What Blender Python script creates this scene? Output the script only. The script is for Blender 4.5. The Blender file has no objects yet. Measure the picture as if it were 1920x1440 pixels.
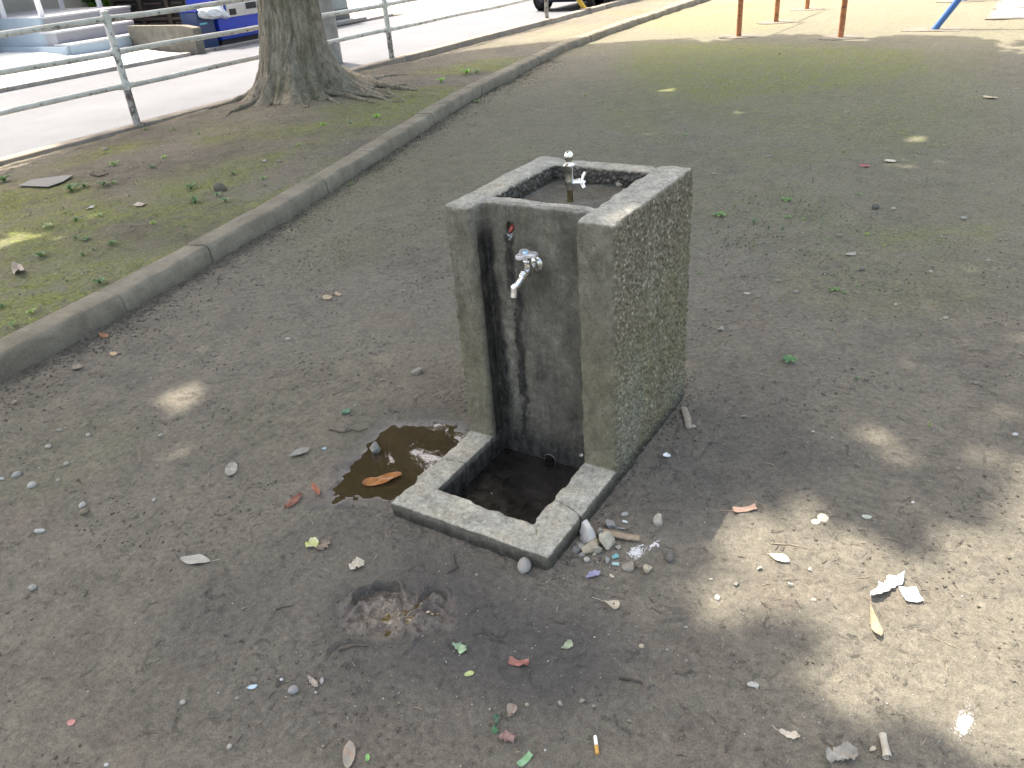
import bpy, bmesh, math, random
import numpy as np
from mathutils import Vector, Matrix, Euler

random.seed(7)
RNG = np.random.default_rng(11)
sc = bpy.context.scene

# ------------------------------------------------------------------ camera
CAM = Vector((1.34628, -1.73811, 1.45217))
RIGHT = Vector((0.8511200531, 0.5199612150, -0.0723532312))
UP = Vector((-0.2045601223, 0.4554118480, 0.8664613119))
FWD = Vector((-0.4834767952, 0.7226620120, -0.4939734860))
FPX = 1496.97                      # focal length in pixels of a 1920 pixel wide picture
cam_d = bpy.data.cameras.new('camera')
cam = bpy.data.objects.new('camera', cam_d)
sc.collection.objects.link(cam)
m = Matrix((RIGHT, UP, -FWD)).transposed().to_4x4()
m.translation = CAM
cam.matrix_world = m
cam_d.sensor_width = 36.0
cam_d.lens = 36.0 * FPX / 1920.0
cam_d.clip_start = 0.05
cam_d.clip_end = 1000
sc.camera = cam

# ------------------------------------------------------------------ light
SUN = Vector((-0.415, 0.145, 1.0)).normalized()       # towards the sun
world = bpy.data.worlds.new('World')
sc.world = world
world.use_nodes = True
wn = world.node_tree
bg = wn.nodes['Background']
sky = wn.nodes.new('ShaderNodeTexSky')
sky.sky_type = 'NISHITA'
sky.sun_disc = False
sky.sun_elevation = math.asin(SUN.z)
sky.sun_rotation = math.atan2(SUN.x, SUN.y)
sky.air_density = 1.2
sky.dust_density = 6.0
sky.ozone_density = 1.0
wn.links.new(sky.outputs[0], bg.inputs[0])
bg.inputs[1].default_value = 0.15
sd = bpy.data.lights.new('sun', 'SUN')
sd.energy = 2.4
sd.angle = math.radians(0.53)
sd.color = (1.0, 0.975, 0.945)
so = bpy.data.objects.new('sun', sd)
so.rotation_euler = SUN.to_track_quat('Z', 'Y').to_euler()
so.location = (0, 0, 12)
sc.collection.objects.link(so)
sc.view_settings.view_transform = 'Standard'
sc.view_settings.look = 'None'
sc.view_settings.exposure = 2.02
sc.view_settings.gamma = 1.0
sc.view_settings.use_curve_mapping = False
sc.view_settings.use_white_balance = True      # the camera's own white balance, set for shade
sc.view_settings.white_balance_temperature = 7400
sc.view_settings.white_balance_tint = 10
sc.cycles.max_bounces = 7
sc.cycles.diffuse_bounces = 4
sc.cycles.transparent_max_bounces = 8
sc.cycles.sample_clamp_indirect = 6.0

# ------------------------------------------------------------------ helpers
def at(px, py, z=0.0):
    """ground point seen at a pixel of the 1920 x 1440 photograph"""
    d = RIGHT * ((px - 960) / FPX) + UP * (-(py - 720) / FPX) + FWD
    t = (z - CAM.z) / d.z
    return CAM + d * t

def sstep(a, b, x):
    t = np.clip((x - a) / (b - a), 0, 1)
    return t * t * (3 - 2 * t)

def _h(ix, iy, iz):
    n = (ix.astype(np.int64) * 374761393 + iy.astype(np.int64) * 668265263 + iz.astype(np.int64) * 2147483647) & 0xffffffff
    n = ((n ^ (n >> 13)) * 1274126177) & 0xffffffff
    n = n ^ (n >> 16)
    return (n & 0xffffff).astype(np.float32) / np.float32(0xffffff) * 2 - 1

def n2(x, y, s=0):
    x = np.asarray(x, dtype=np.float64); y = np.asarray(y, dtype=np.float64)
    ix = np.floor(x); iy = np.floor(y); fx = x - ix; fy = y - iy
    ix = ix.astype(np.int64); iy = iy.astype(np.int64); iz = np.full_like(ix, s)
    u = fx * fx * (3 - 2 * fx); v = fy * fy * (3 - 2 * fy)
    a = _h(ix, iy, iz); b = _h(ix + 1, iy, iz); c = _h(ix, iy + 1, iz); d = _h(ix + 1, iy + 1, iz)
    return (a * (1 - u) + b * u) * (1 - v) + (c * (1 - u) + d * u) * v

def n3(x, y, z):
    ix = np.floor(x); iy = np.floor(y); iz = np.floor(z)
    fx = x - ix; fy = y - iy; fz = z - iz
    ix = ix.astype(np.int64); iy = iy.astype(np.int64); iz = iz.astype(np.int64)
    u = fx * fx * (3 - 2 * fx); v = fy * fy * (3 - 2 * fy); w = fz * fz * (3 - 2 * fz)
    def pl(k):
        a = _h(ix, iy, iz + k); b = _h(ix + 1, iy, iz + k); c = _h(ix, iy + 1, iz + k); d = _h(ix + 1, iy + 1, iz + k)
        return (a * (1 - u) + b * u) * (1 - v) + (c * (1 - u) + d * u) * v
    return pl(0) * (1 - w) + pl(1) * w

def fbm2(x, y, o=3, s=0):
    r = 0; a = 1.0; t = 0
    for k in range(o):
        r = r + a * n2(x * 2 ** k * 1.03 + 17 * k, y * 2 ** k * 0.98 - 9 * k, s + k); t += a; a *= 0.5
    return r / t

def ppoly(pxs, z=0.0):
    return [(at(x, y, z).x, at(x, y, z).y) for x, y in pxs]

def poly_sd(poly, X, Y):
    """signed distance to a ground polygon, negative inside (metres)"""
    d = np.full(np.shape(X), 1e9); inside = np.zeros(np.shape(X), bool)
    n = len(poly)
    for i in range(n):
        x0, y0 = poly[i]; x1, y1 = poly[(i + 1) % n]
        ex, ey = x1 - x0, y1 - y0
        L = ex * ex + ey * ey + 1e-12
        t = np.clip(((X - x0) * ex + (Y - y0) * ey) / L, 0, 1)
        d = np.minimum(d, (X - x0 - t * ex) ** 2 + (Y - y0 - t * ey) ** 2)
        c = ((y0 <= Y) != (y1 <= Y)) & (X < x0 + (Y - y0) * ex / (ey if abs(ey) > 1e-12 else 1e-12))
        inside ^= c
    d = np.sqrt(d)
    return np.where(inside, -d, d)

def ell(px, py, rx, ry, ang=0, z=0.0, n=12):
    a = math.radians(ang); out = []
    for k in range(n):
        t = 2 * math.pi * k / n
        ex, ey = rx * math.cos(t), ry * math.sin(t)
        out.append((px + ex * math.cos(a) - ey * math.sin(a), py + ex * math.sin(a) + ey * math.cos(a)))
    return ppoly(out, z)

OFF = {}
col = sc.collection

def tag(o, label=None, cat=None, group=None, kind=None):
    if label: o['label'] = label
    if cat: o['category'] = cat
    if group: o['group'] = group
    if kind: o['kind'] = kind
    return o

def thing(name, loc, label, cat, group=None):
    o = bpy.data.objects.new(name, None)
    o.empty_display_size = 0.05
    o.location = loc
    col.objects.link(o)
    OFF[o.name] = Vector(loc)
    return tag(o, label, cat, group)

def smooth_mesh(me, ang=None):
    me.polygons.foreach_set('use_smooth', [True] * len(me.polygons))
    if ang is not None:
        try: me.set_sharp_from_angle(angle=math.radians(ang))
        except Exception: pass

def link(name, me, mats, parent=None, loc=None):
    """me is in world coordinates; it is moved to the origin of its thing"""
    o = bpy.data.objects.new(name, me)
    for mm in (mats if isinstance(mats, (list, tuple)) else [mats]): me.materials.append(mm)
    if parent is not None:
        off = OFF[parent.name]
        me.transform(Matrix.Translation(-off)); o.parent = parent
        OFF_new = off
    else:
        OFF_new = Vector(loc) if loc is not None else Vector((0, 0, 0))
        me.transform(Matrix.Translation(-OFF_new)); o.location = OFF_new
    col.objects.link(o)
    OFF[o.name] = OFF_new
    return o

def fast_mesh(name, V, Fq, smooth=True):
    V = np.asarray(V, dtype=np.float32); Fq = np.asarray(Fq, dtype=np.int32)
    me = bpy.data.meshes.new(name)
    k = Fq.shape[1]
    me.vertices.add(len(V)); me.vertices.foreach_set('co', V.ravel())
    me.loops.add(Fq.size); me.loops.foreach_set('vertex_index', Fq.ravel())
    me.polygons.add(len(Fq)); me.polygons.foreach_set('loop_start', np.arange(0, Fq.size, k, dtype=np.int32))
    me.update(calc_edges=True)
    if smooth: me.polygons.foreach_set('use_smooth', np.ones(len(Fq), dtype=bool))
    me.validate()
    return me

def grid_faces(nu, nv):
    i = np.arange(nu - 1)[:, None]; j = np.arange(nv - 1)[None, :]
    a = i * nv + j
    return np.stack([a, a + nv, a + nv + 1, a + 1], -1).reshape(-1, 4)

def attr(me, name, arr):
    a = me.attributes.new(name, 'FLOAT', 'POINT'); a.data.foreach_set('value', np.asarray(arr, dtype=np.float32).ravel())

def attr_col(me, name, arr):
    a = me.attributes.new(name, 'FLOAT_COLOR', 'POINT')
    A = np.ones((len(arr), 4), dtype=np.float32); A[:, :3] = arr
    a.data.foreach_set('color', A.ravel())

class MB:
    def __init__(s): s.v = []; s.f = []
    def add(s, vs, fs):
        b = len(s.v); s.v += [tuple(v) for v in vs]; s.f += [tuple(b + i for i in f) for f in fs]; return s
    def box(s, x0, x1, y0, y1, z0, z1, bev=0.0, M=None):
        bm = bmesh.new(); bmesh.ops.create_cube(bm, size=1)
        bmesh.ops.scale(bm, vec=(x1 - x0, y1 - y0, z1 - z0), verts=bm.verts)
        bmesh.ops.translate(bm, vec=((x0 + x1) / 2, (y0 + y1) / 2, (z0 + z1) / 2), verts=bm.verts)
        if bev > 0: bmesh.ops.bevel(bm, geom=bm.edges[:], offset=bev, segments=2, affect='EDGES', profile=0.6)
        return s.bm(bm, M)
    def bm(s, bm, M=None):
        if M is not None: bmesh.ops.transform(bm, matrix=M, verts=bm.verts)
        bm.verts.index_update()
        s.add([v.co.copy() for v in bm.verts], [[v.index for v in f.verts] for f in bm.faces]); bm.free(); return s
    def tube(s, pts, rad, n=12, caps=True):
        pts = [Vector(p) for p in pts]
        if not isinstance(rad, (list, tuple)): rad = [rad] * len(pts)
        rings = []; up = None
        for i, p in enumerate(pts):
            a = pts[max(i - 1, 0)]; b = pts[min(i + 1, len(pts) - 1)]
            t = (b - a).normalized()
            if up is None: up = t.orthogonal().normalized()
            up = (up - t * up.dot(t)).normalized(); w = t.cross(up)
            rings.append([p + (up * math.cos(2 * math.pi * k / n) + w * math.sin(2 * math.pi * k / n)) * rad[i] for k in range(n)])
        vs = [v for r in rings for v in r]; fs = []
        for i in range(len(pts) - 1):
            for k in range(n):
                fs.append((i * n + k, i * n + (k + 1) % n, (i + 1) * n + (k + 1) % n, (i + 1) * n + k))
        if caps: fs.append(tuple(range(n))[::-1]); fs.append(tuple((len(pts) - 1) * n + k for k in range(n)))
        return s.add(vs, fs)
    def lathe(s, prof, o, ax, n=24):
        """prof: list of (distance along axis, radius)"""
        ax = Vector(ax).normalized(); u = ax.orthogonal().normalized(); w = ax.cross(u); o = Vector(o)
        vs = []; fs = []
        for (d, r) in prof:
            for k in range(n):
                a = 2 * math.pi * k / n
                vs.append(o + ax * d + (u * math.cos(a) + w * math.sin(a)) * max(r, 1e-5))
        for i in range(len(prof) - 1):
            for k in range(n):
                fs.append((i * n + k, i * n + (k + 1) % n, (i + 1) * n + (k + 1) % n, (i + 1) * n + k))
        fs.append(tuple(range(n))[::-1]); fs.append(tuple((len(prof) - 1) * n + k for k in range(n)))
        return s.add(vs, fs)
    def prism(s, poly, z0, z1, M=None, bev=0):
        bm = bmesh.new()
        vs = [bm.verts.new((x, y, z0)) for x, y in poly]
        f = bm.faces.new(vs)
        r = bmesh.ops.extrude_face_region(bm, geom=[f])
        bmesh.ops.translate(bm, vec=(0, 0, z1 - z0), verts=[g for g in r['geom'] if isinstance(g, bmesh.types.BMVert)])
        bmesh.ops.recalc_face_normals(bm, faces=bm.faces)
        if bev: bmesh.ops.bevel(bm, geom=bm.edges[:], offset=bev, segments=2, affect='EDGES')
        return s.bm(bm, M)
    def mesh(s, name, smooth=True, ang=35):
        me = bpy.data.meshes.new(name); me.from_pydata(s.v, [], s.f); me.update()
        bm = bmesh.new(); bm.from_mesh(me); bmesh.ops.recalc_face_normals(bm, faces=bm.faces); bm.to_mesh(me); bm.free()
        if smooth: smooth_mesh(me, ang)
        return me
    def build(s, name, mat, parent=None, loc=None, smooth=True, ang=35):
        return link(name, s.mesh(name, smooth, ang), mat, parent, loc)

# ------------------------------------------------------------------ materials
class NT:
    def __init__(s, name):
        s.m = bpy.data.materials.new(name); s.m.use_nodes = True; s.t = s.m.node_tree
        s.b = s.t.nodes['Principled BSDF']; s.out = s.t.nodes['Material Output']
        s.co = s.n('ShaderNodeTexCoord').outputs['Object']
    def n(s, ty, **k):
        x = s.t.nodes.new(ty)
        for a, b in k.items(): setattr(x, a, b)
        return x
    def l(s, a, b): s.t.links.new(a, b)
    def pos(s):
        return s.n('ShaderNodeNewGeometry').outputs['Position']
    def noise(s, scale, det=3, rough=0.55, vec=None, dist=0.0, stretch=None):
        x = s.n('ShaderNodeTexNoise'); x.inputs['Scale'].default_value = scale; x.inputs['Detail'].default_value = det
        x.inputs['Roughness'].default_value = rough; x.inputs['Distortion'].default_value = dist
        v = vec or s.co
        if stretch:
            mp = s.n('ShaderNodeMapping'); mp.inputs['Scale'].default_value = stretch; s.l(v, mp.inputs[0]); v = mp.outputs[0]
        s.l(v, x.inputs['Vector']); return x.outputs[0]
    def vor(s, scale, feat='F1', vec=None, out=0, rand=1.0):
        x = s.n('ShaderNodeTexVoronoi'); x.feature = feat; x.inputs['Scale'].default_value = scale
        x.inputs['Randomness'].default_value = rand
        s.l(vec or s.co, x.inputs['Vector']); return x.outputs[out]
    def ramp(s, v, pts):
        x = s.n('ShaderNodeValToRGB'); e = x.color_ramp.elements
        while len(e) < len(pts): e.new(0.5)
        for i, (p, c) in enumerate(pts):
            e[i].position = p; e[i].color = (c, c, c, 1) if isinstance(c, (int, float)) else (*c, 1)
        s.l(v, x.inputs[0]); return x.outputs[0]
    def mix(s, f, a, b, mode='MIX'):
        x = s.n('ShaderNodeMix'); x.data_type = 'RGBA'; x.blend_type = mode
        for k, v in ((0, f), (6, a), (7, b)):
            if isinstance(v, (int, float)):
                if k == 0: x.inputs[0].default_value = v
                else: x.inputs[k].default_value = (v, v, v, 1)
            elif isinstance(v, tuple): x.inputs[k].default_value = (*v, 1)
            else: s.l(v, x.inputs[k])
        return x.outputs[2]
    def math(s, op, a, b=None, clamp=False):
        x = s.n('ShaderNodeMath', operation=op); x.use_clamp = clamp
        for k, v in ((0, a), (1, b)):
            if v is None: continue
            if isinstance(v, (int, float)): x.inputs[k].default_value = v
            else: s.l(v, x.inputs[k])
        return x.outputs[0]
    def at(s, name, out='Fac'):
        x = s.n('ShaderNodeAttribute'); x.attribute_name = name; return x.outputs[out]
    def bump(s, h, strength=0.5, dist=0.01, prev=None):
        x = s.n('ShaderNodeBump'); x.inputs['Strength'].default_value = strength; x.inputs['Distance'].default_value = dist
        s.l(h, x.inputs['Height'])
        if prev is not None: s.l(prev, x.inputs['Normal'])
        return x.outputs[0]
    def fin(s, col=None, rough=None, nrm=None, metal=None, spec=None):
        for v, k in ((col, 'Base Color'), (rough, 'Roughness'), (nrm, 'Normal'), (metal, 'Metallic'), (spec, 'Specular IOR Level')):
            if v is None: continue
            if isinstance(v, (int, float)): s.b.inputs[k].default_value = v
            elif isinstance(v, tuple): s.b.inputs[k].default_value = (*v, 1)
            else: s.l(v, s.b.inputs[k])
        return s.m

def simple(name, c, rough=0.6, var=0.15, scale=20, bump=0.15, bscale=60, bdist=0.002, metal=0.0, spec=0.5, c2=None, thr=(0.4, 0.65)):
    t = NT(name)
    f = t.noise(scale, 4)
    lo = tuple(max(0, x * (1 - var)) for x in c); hi = tuple(min(1, x * (1 + var)) for x in c)
    cc = t.ramp(f, [(0.3, lo), (0.7, hi)])
    if c2 is not None:
        cc = t.mix(t.ramp(t.noise(scale * 0.7 + 3, 5, 0.65), [(thr[0], 0.0), (thr[1], 1.0)]), cc, c2)
    nr = t.bump(t.noise(bscale, 3), bump, bdist) if bump > 0 else None
    return t.fin(cc, rough, nr, metal, spec)

def soil_material(name, strip=False):
    t = NT(name); P = t.pos()
    big = t.noise(0.9, 4, 0.55, P); mid = t.noise(5.5, 5, 0.6, P); fine = t.noise(55, 5, 0.7, P); vf = t.noise(260, 3, 0.6, P)
    A = (0.178, 0.160, 0.122); B = (0.116, 0.105, 0.083)
    if strip: A = (0.142, 0.127, 0.094); B = (0.084, 0.073, 0.052)
    c = t.mix(t.ramp(mid, [(0.3, 0.0), (0.7, 1.0)]), A, B)
    c = t.mix(t.ramp(big, [(0.42, 0.0), (0.62, 0.8)]), c, (0.172, 0.155, 0.120))
    # reddish brown blotches
    c = t.mix(t.math('MULTIPLY', t.ramp(t.noise(2.6, 4, 0.6, P), [(0.56, 0.0), (0.70, 1.0)]), 0.28), c, (0.165, 0.122, 0.095))
    # dry pale areas and damp dark areas
    c = t.mix(t.math('MULTIPLY', t.at('pale'), 0.9), c, (0.140, 0.131, 0.104))
    c = t.mix(t.math('MULTIPLY', t.at('damp'), 0.88), c, (0.055, 0.052, 0.049))
    # moss
    mn = t.math('MULTIPLY', t.at('moss'), t.ramp(t.math('ADD', t.math('MULTIPLY', t.noise(9, 6, 0.7, P), 0.75), t.math('MULTIPLY', t.noise(60, 4, 0.7, P), 0.25)), [(0.33, 0.0), (0.56, 1.0)]))
    mc = t.mix(t.ramp(fine, [(0.35, 0.0), (0.65, 1.0)]), (0.098, 0.118, 0.020), (0.190, 0.205, 0.055))
    c = t.mix(mn, c, mc)
    # grain
    c = t.mix(1.0, c, t.ramp(fine, [(0.28, 0.62), (0.5, 0.98), (0.72, 1.32)]), 'MULTIPLY')
    c = t.mix(1.0, c, t.ramp(vf, [(0.3, 0.72), (0.7, 1.28)]), 'MULTIPLY')
    c = t.mix(t.math('MULTIPLY', t.ramp(t.noise(21, 6, 0.8, P, 0.8), [(0.27, 1.0), (0.34, 0.0)]), 0.7), c, (0.042, 0.037, 0.032))  # dark flecks that paint in the shade of small dents and lumps
    c = t.mix(1.0, c, t.ramp(t.noise(14, 5, 0.7, P, 0.5), [(0.3, 0.88), (0.7, 1.13)]), 'MULTIPLY')
    # tiny pale grains pressed into the surface, two sizes
    for sc_, th, amt in ((170, 0.15, 0.6), (420, 0.22, 0.3)):
        vd = t.vor(sc_, vec=P); vc = t.vor(sc_, vec=P, out=1)
        sel = t.n('ShaderNodeSeparateColor'); t.l(vc, sel.inputs[0])
        gate = t.math('GREATER_THAN', sel.outputs[0], 0.78)
        dot = t.math('MULTIPLY', t.math('LESS_THAN', vd, th), gate)
        c = t.mix(t.math('MULTIPLY', dot, amt), c, t.mix(sel.outputs[1], (0.20, 0.18, 0.15), (0.46, 0.43, 0.38)))
        if sc_ == 170: big_dot = t.math('MULTIPLY', t.ramp(vd, [(0.0, 1.0), (0.25, 0.0)]), gate)
    # puddle bed and wet mud
    wet = t.at('wet')
    c = t.mix(wet, c, t.mix(t.ramp(t.noise(30, 4, 0.6, P), [(0.35, 0.0), (0.65, 1.0)]), (0.050, 0.039, 0.027), (0.092, 0.074, 0.054)))
    rough = t.mix(wet, t.ramp(fine, [(0.3, 0.88), (0.7, 0.98)]), t.ramp(t.noise(70, 4, 0.6, P), [(0.35, 0.06), (0.65, 0.30)]))
    rough = t.mix(t.math('MULTIPLY', t.at('damp'), 0.35), rough, 0.58)
    h = t.math('ADD', t.math('MULTIPLY', t.noise(38, 5, 0.7, P), 1.0), t.math('MULTIPLY', vf, 0.28))
    h = t.math('ADD', h, t.math('MULTIPLY', big_dot, 0.35))
    # little cracks and crumbs
    cr = t.ramp(t.noise(17, 5, 0.75, P, 1.2), [(0.0, 0.0), (0.33, 0.0), (0.40, 1.0)])
    h = t.math('ADD', h, t.math('MULTIPLY', cr, 0.5))
    h = t.math('ADD', h, t.math('MULTIPLY', t.math('MULTIPLY', t.noise(75, 4, 0.65, P, 1.0), wet), 0.9))
    nr = t.bump(h, 1.0, 0.009)
    t.l(wet, t.b.inputs['Coat Weight']); t.b.inputs['Coat Roughness'].default_value = 0.05; t.l(nr, t.b.inputs['Coat Normal'])
    return t.fin(c, rough, nr, None, 0.5)

M_soil = soil_material('park_soil'); M_strip = soil_material('strip_soil', True)

def concrete_mat():
    t = NT('fountain_concrete'); P = t.pos()
    fine = t.noise(120, 4, 0.7, P); mid = t.noise(14, 5, 0.65, P)
    face = t.mix(t.ramp(mid, [(0.3, 0.0), (0.7, 1.0)]), (0.125, 0.116, 0.086), (0.232, 0.218, 0.172))
    # exposed aggregate of the rough flanks
    vc = t.vor(84, vec=P, out=1); vd = t.vor(84, vec=P)
    s_ = t.n('ShaderNodeSeparateColor'); t.l(vc, s_.inputs[0])
    ag = t.ramp(s_.outputs[0], [(0.0, (0.110, 0.098, 0.072)), (0.35, (0.235, 0.212, 0.158)), (0.75, (0.325, 0.296, 0.226)), (1.0, (0.46, 0.43, 0.34))])
    ag = t.mix(t.ramp(vd, [(0.25, 0.0), (0.6, 0.75)]), ag, (0.100, 0.088, 0.066))
    c = t.mix(t.at('rough'), face, ag)
    # paler tops
    topc = t.mix(t.ramp(t.noise(30, 5, 0.7, P), [(0.3, 0.0), (0.7, 1.0)]), (0.25, 0.243, 0.203), (0.41, 0.398, 0.340))
    topc = t.mix(t.ramp(t.noise(6, 4, 0.6, P), [(0.52, 0.0), (0.70, 0.7)]), topc, (0.40, 0.36, 0.27))
    c = t.mix(t.at('top'), c, topc)
    # algae
    al = t.math('MULTIPLY', t.at('algae'), t.ramp(t.math('ADD', t.math('MULTIPLY', t.noise(90, 5, 0.75, P), 0.6), t.math('MULTIPLY', t.noise(11, 4, 0.6, P), 0.4)), [(0.38, 0.0), (0.62, 0.75)]))
    c = t.mix(al, c, t.mix(t.ramp(t.noise(3.3, 3, 0.5, P), [(0.46, 0.0), (0.56, 1.0)]), (0.150, 0.142, 0.075), (0.180, 0.200, 0.145)))
    # green yellow cast of the front faces
    c = t.mix(t.math('MULTIPLY', t.at('ochre'), 0.55), c, (0.175, 0.158, 0.090))
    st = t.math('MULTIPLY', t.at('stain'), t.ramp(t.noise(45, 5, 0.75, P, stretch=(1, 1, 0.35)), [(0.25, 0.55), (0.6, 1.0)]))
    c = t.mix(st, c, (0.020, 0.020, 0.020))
    c = t.mix(t.math('MULTIPLY', t.at('crack'), 0.9), c, (0.03, 0.028, 0.022))
    c = t.mix(1.0, c, t.ramp(fine, [(0.28, 0.70), (0.5, 1.0), (0.72, 1.28)]), 'MULTIPLY')
    c = t.mix(1.0, c, t.ramp(t.noise(26, 5, 0.75, P, 0.6, stretch=(1, 1, 0.4)), [(0.3, 0.72), (0.7, 1.28)]), 'MULTIPLY')
    # pinholes and pale grains
    vd2 = t.vor(260, vec=P); vc2 = t.vor(260, vec=P, out=1); s2 = t.n('ShaderNodeSeparateColor'); t.l(vc2, s2.inputs[0])
    dots = t.math('MULTIPLY', t.math('LESS_THAN', vd2, 0.3), t.math('GREATER_THAN', s2.outputs[0], 0.93))
    c = t.mix(t.math('MULTIPLY', dots, 0.35), c, (0.42, 0.41, 0.36))
    pd = t.vor(70, vec=P); pc = t.vor(70, vec=P, out=1); s3 = t.n('ShaderNodeSeparateColor'); t.l(pc, s3.inputs[0])
    pit = t.math('MULTIPLY', t.math('LESS_THAN', pd, 0.17), t.math('GREATER_THAN', s3.outputs[0], 0.8))
    c = t.mix(t.math('MULTIPLY', pit, 0.6), c, (0.03, 0.03, 0.028))
    h = t.math('ADD', t.math('MULTIPLY', fine, 0.6), t.math('MULTIPLY', t.noise(330, 3, 0.6, P), 0.4))
    h = t.math('ADD', h, t.math('MULTIPLY', t.math('MULTIPLY', t.ramp(vd, [(0.1, 1.0), (0.7, 0.0)]), t.at('rough')), 1.4))
    h = t.math('SUBTRACT', h, pit)
    wetf = t.math('MULTIPLY', t.at('stain'), 0.45)
    return t.fin(c, t.math('SUBTRACT', 0.93, wetf), t.bump(h, 0.7, 0.003), None, 0.35)
M_conc = concrete_mat()

def kerb_mat(name, a, b, warm=(0.2, 0.17, 0.12)):
    t = NT(name); P = t.pos()
    c = t.mix(t.ramp(t.noise(7, 5, 0.6, P), [(0.3, 0.0), (0.7, 1.0)]), a, b)
    c = t.mix(t.ramp(t.noise(2.2, 4, 0.6, P), [(0.5, 0.0), (0.7, 0.5)]), c, warm)
    c = t.mix(1.0, c, t.ramp(t.noise(210, 3, 0.7, P), [(0.25, 0.74), (0.75, 1.26)]), 'MULTIPLY')
    s_ = t.n('ShaderNodeSeparateXYZ'); t.l(P, s_.inputs[0])
    lowf = t.math('MULTIPLY', t.ramp(s_.outputs[2], [(0.0, 1.0), (0.05, 0.0)]), t.ramp(t.noise(12, 4, 0.6, P), [(0.35, 0.2), (0.65, 1.0)]))
    c = t.mix(t.math('MULTIPLY', lowf, 0.6), c, (0.075, 0.070, 0.055))
    c = t.mix(t.math('MULTIPLY', t.ramp(t.noise(4.5, 6, 0.72, P, 0.6), [(0.46, 0.0), (0.66, 1.0)]), 0.55), c, tuple(x * 0.52 for x in a))
    vd2 = t.vor(300, vec=P); vc2 = t.vor(300, vec=P, out=1); s2 = t.n('ShaderNodeSeparateColor'); t.l(vc2, s2.inputs[0])
    dots = t.math('MULTIPLY', t.math('LESS_THAN', vd2, 0.32), t.math('GREATER_THAN', s2.outputs[0], 0.85))
    c = t.mix(t.math('MULTIPLY', dots, 0.6), c, (0.42, 0.41, 0.38))
    return t.fin(c, 0.93, t.bump(t.noise(190, 4, 0.7, P), 0.6, 0.003), None, 0.3)
M_kerb = kerb_mat('kerb_concrete', (0.200, 0.178, 0.134), (0.285, 0.256, 0.195), (0.21, 0.188, 0.13))
M_kerb2 = kerb_mat('street_kerb_concrete', (0.22, 0.20, 0.17), (0.31, 0.28, 0.24), (0.26, 0.19, 0.13))

def road_mat():
    t = NT('street_asphalt'); P = t.pos()
    c = t.mix(t.ramp(t.noise(1.1, 5, 0.6, P), [(0.3, 0.0), (0.7, 1.0)]), (0.110, 0.120, 0.137), (0.136, 0.147, 0.166))
    c = t.mix(1.0, c, t.ramp(t.noise(85, 4, 0.75, P), [(0.25, 0.72), (0.75, 1.22)]), 'MULTIPLY')
    return t.fin(c, 0.9, t.bump(t.noise(110, 4, 0.7, P), 0.5, 0.004), None, 0.3)
M_road = road_mat()

def bark_mat():
    t = NT('bark'); P = t.co
    v = t.noise(7, 7, 0.75, P, 0.9, stretch=(2.4, 2.4, 0.75))
    c = t.ramp(v, [(0.30, (0.095, 0.080, 0.058)), (0.46, (0.245, 0.215, 0.165)), (0.62, (0.38, 0.345, 0.28)), (0.8, (0.46, 0.42, 0.35))])
    c = t.mix(t.math('MULTIPLY', t.ramp(t.noise(2.4, 4, 0.6, P), [(0.45, 0.0), (0.65, 1.0)]), 0.45), c, (0.105, 0.115, 0.060))
    c = t.mix(1.0, c, t.ramp(t.noise(60, 4, 0.7, P), [(0.25, 0.7), (0.75, 1.3)]), 'MULTIPLY')
    h = t.math('ADD', v, t.math('MULTIPLY', t.noise(50, 4, 0.7, P, stretch=(1.5, 1.5, 0.6)), 0.35))
    return t.fin(c, 0.95, t.bump(h, 1.0, 0.02), None, 0.25)
M_bark = bark_mat()

def leafcrown_mat():
    t = NT('crown_leaf')
    c = t.ramp(t.noise(3.0, 3, 0.6, t.pos()), [(0.3, (0.036, 0.062, 0.016)), (0.7, (0.075, 0.115, 0.028))])
    tr = t.n('ShaderNodeBsdfTranslucent'); t.l(t.mix(1.0, c, 1.5, 'MULTIPLY'), tr.inputs[0])
    ms = t.n('ShaderNodeMixShader'); ms.inputs[0].default_value = 0.30
    t.fin(c, 0.45)
    t.l(t.b.outputs[0], ms.inputs[1]); t.l(tr.outputs[0], ms.inputs[2]); t.l(ms.outputs[0], t.out.inputs[0])
    return t.m
M_crown = leafcrown_mat()

def water_mat(name, c, tint):
    t = NT(name); P = t.pos()
    t.fin(c, 0.02, t.bump(t.noise(14, 3, 0.6, P), 0.16, 0.004), None, 0.75)
    t.b.inputs['IOR'].default_value = 1.42
    t.b.inputs['Transmission Weight'].default_value = tint
    t.b.inputs['Coat Weight'].default_value = 1.0; t.b.inputs['Coat Roughness'].default_value = 0.02; t.b.inputs['Coat IOR'].default_value = 1.6
    return t.m
M_water = water_mat('muddy_water', (0.052, 0.037, 0.019), 0.0)
M_pitmud = NT('black_basin_mud')
_t = M_pitmud
M_pitmud = _t.fin(_t.ramp(_t.noise(25, 5, 0.7, _t.pos()), [(0.35, (0.007, 0.006, 0.005)), (0.7, (0.024, 0.020, 0.017))]),
                  _t.ramp(_t.noise(14, 4, 0.6, _t.pos()), [(0.4, 0.08), (0.62, 0.40)]), _t.bump(_t.noise(32, 4, 0.6, _t.pos()), 0.4, 0.004), None, 0.8)

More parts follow.
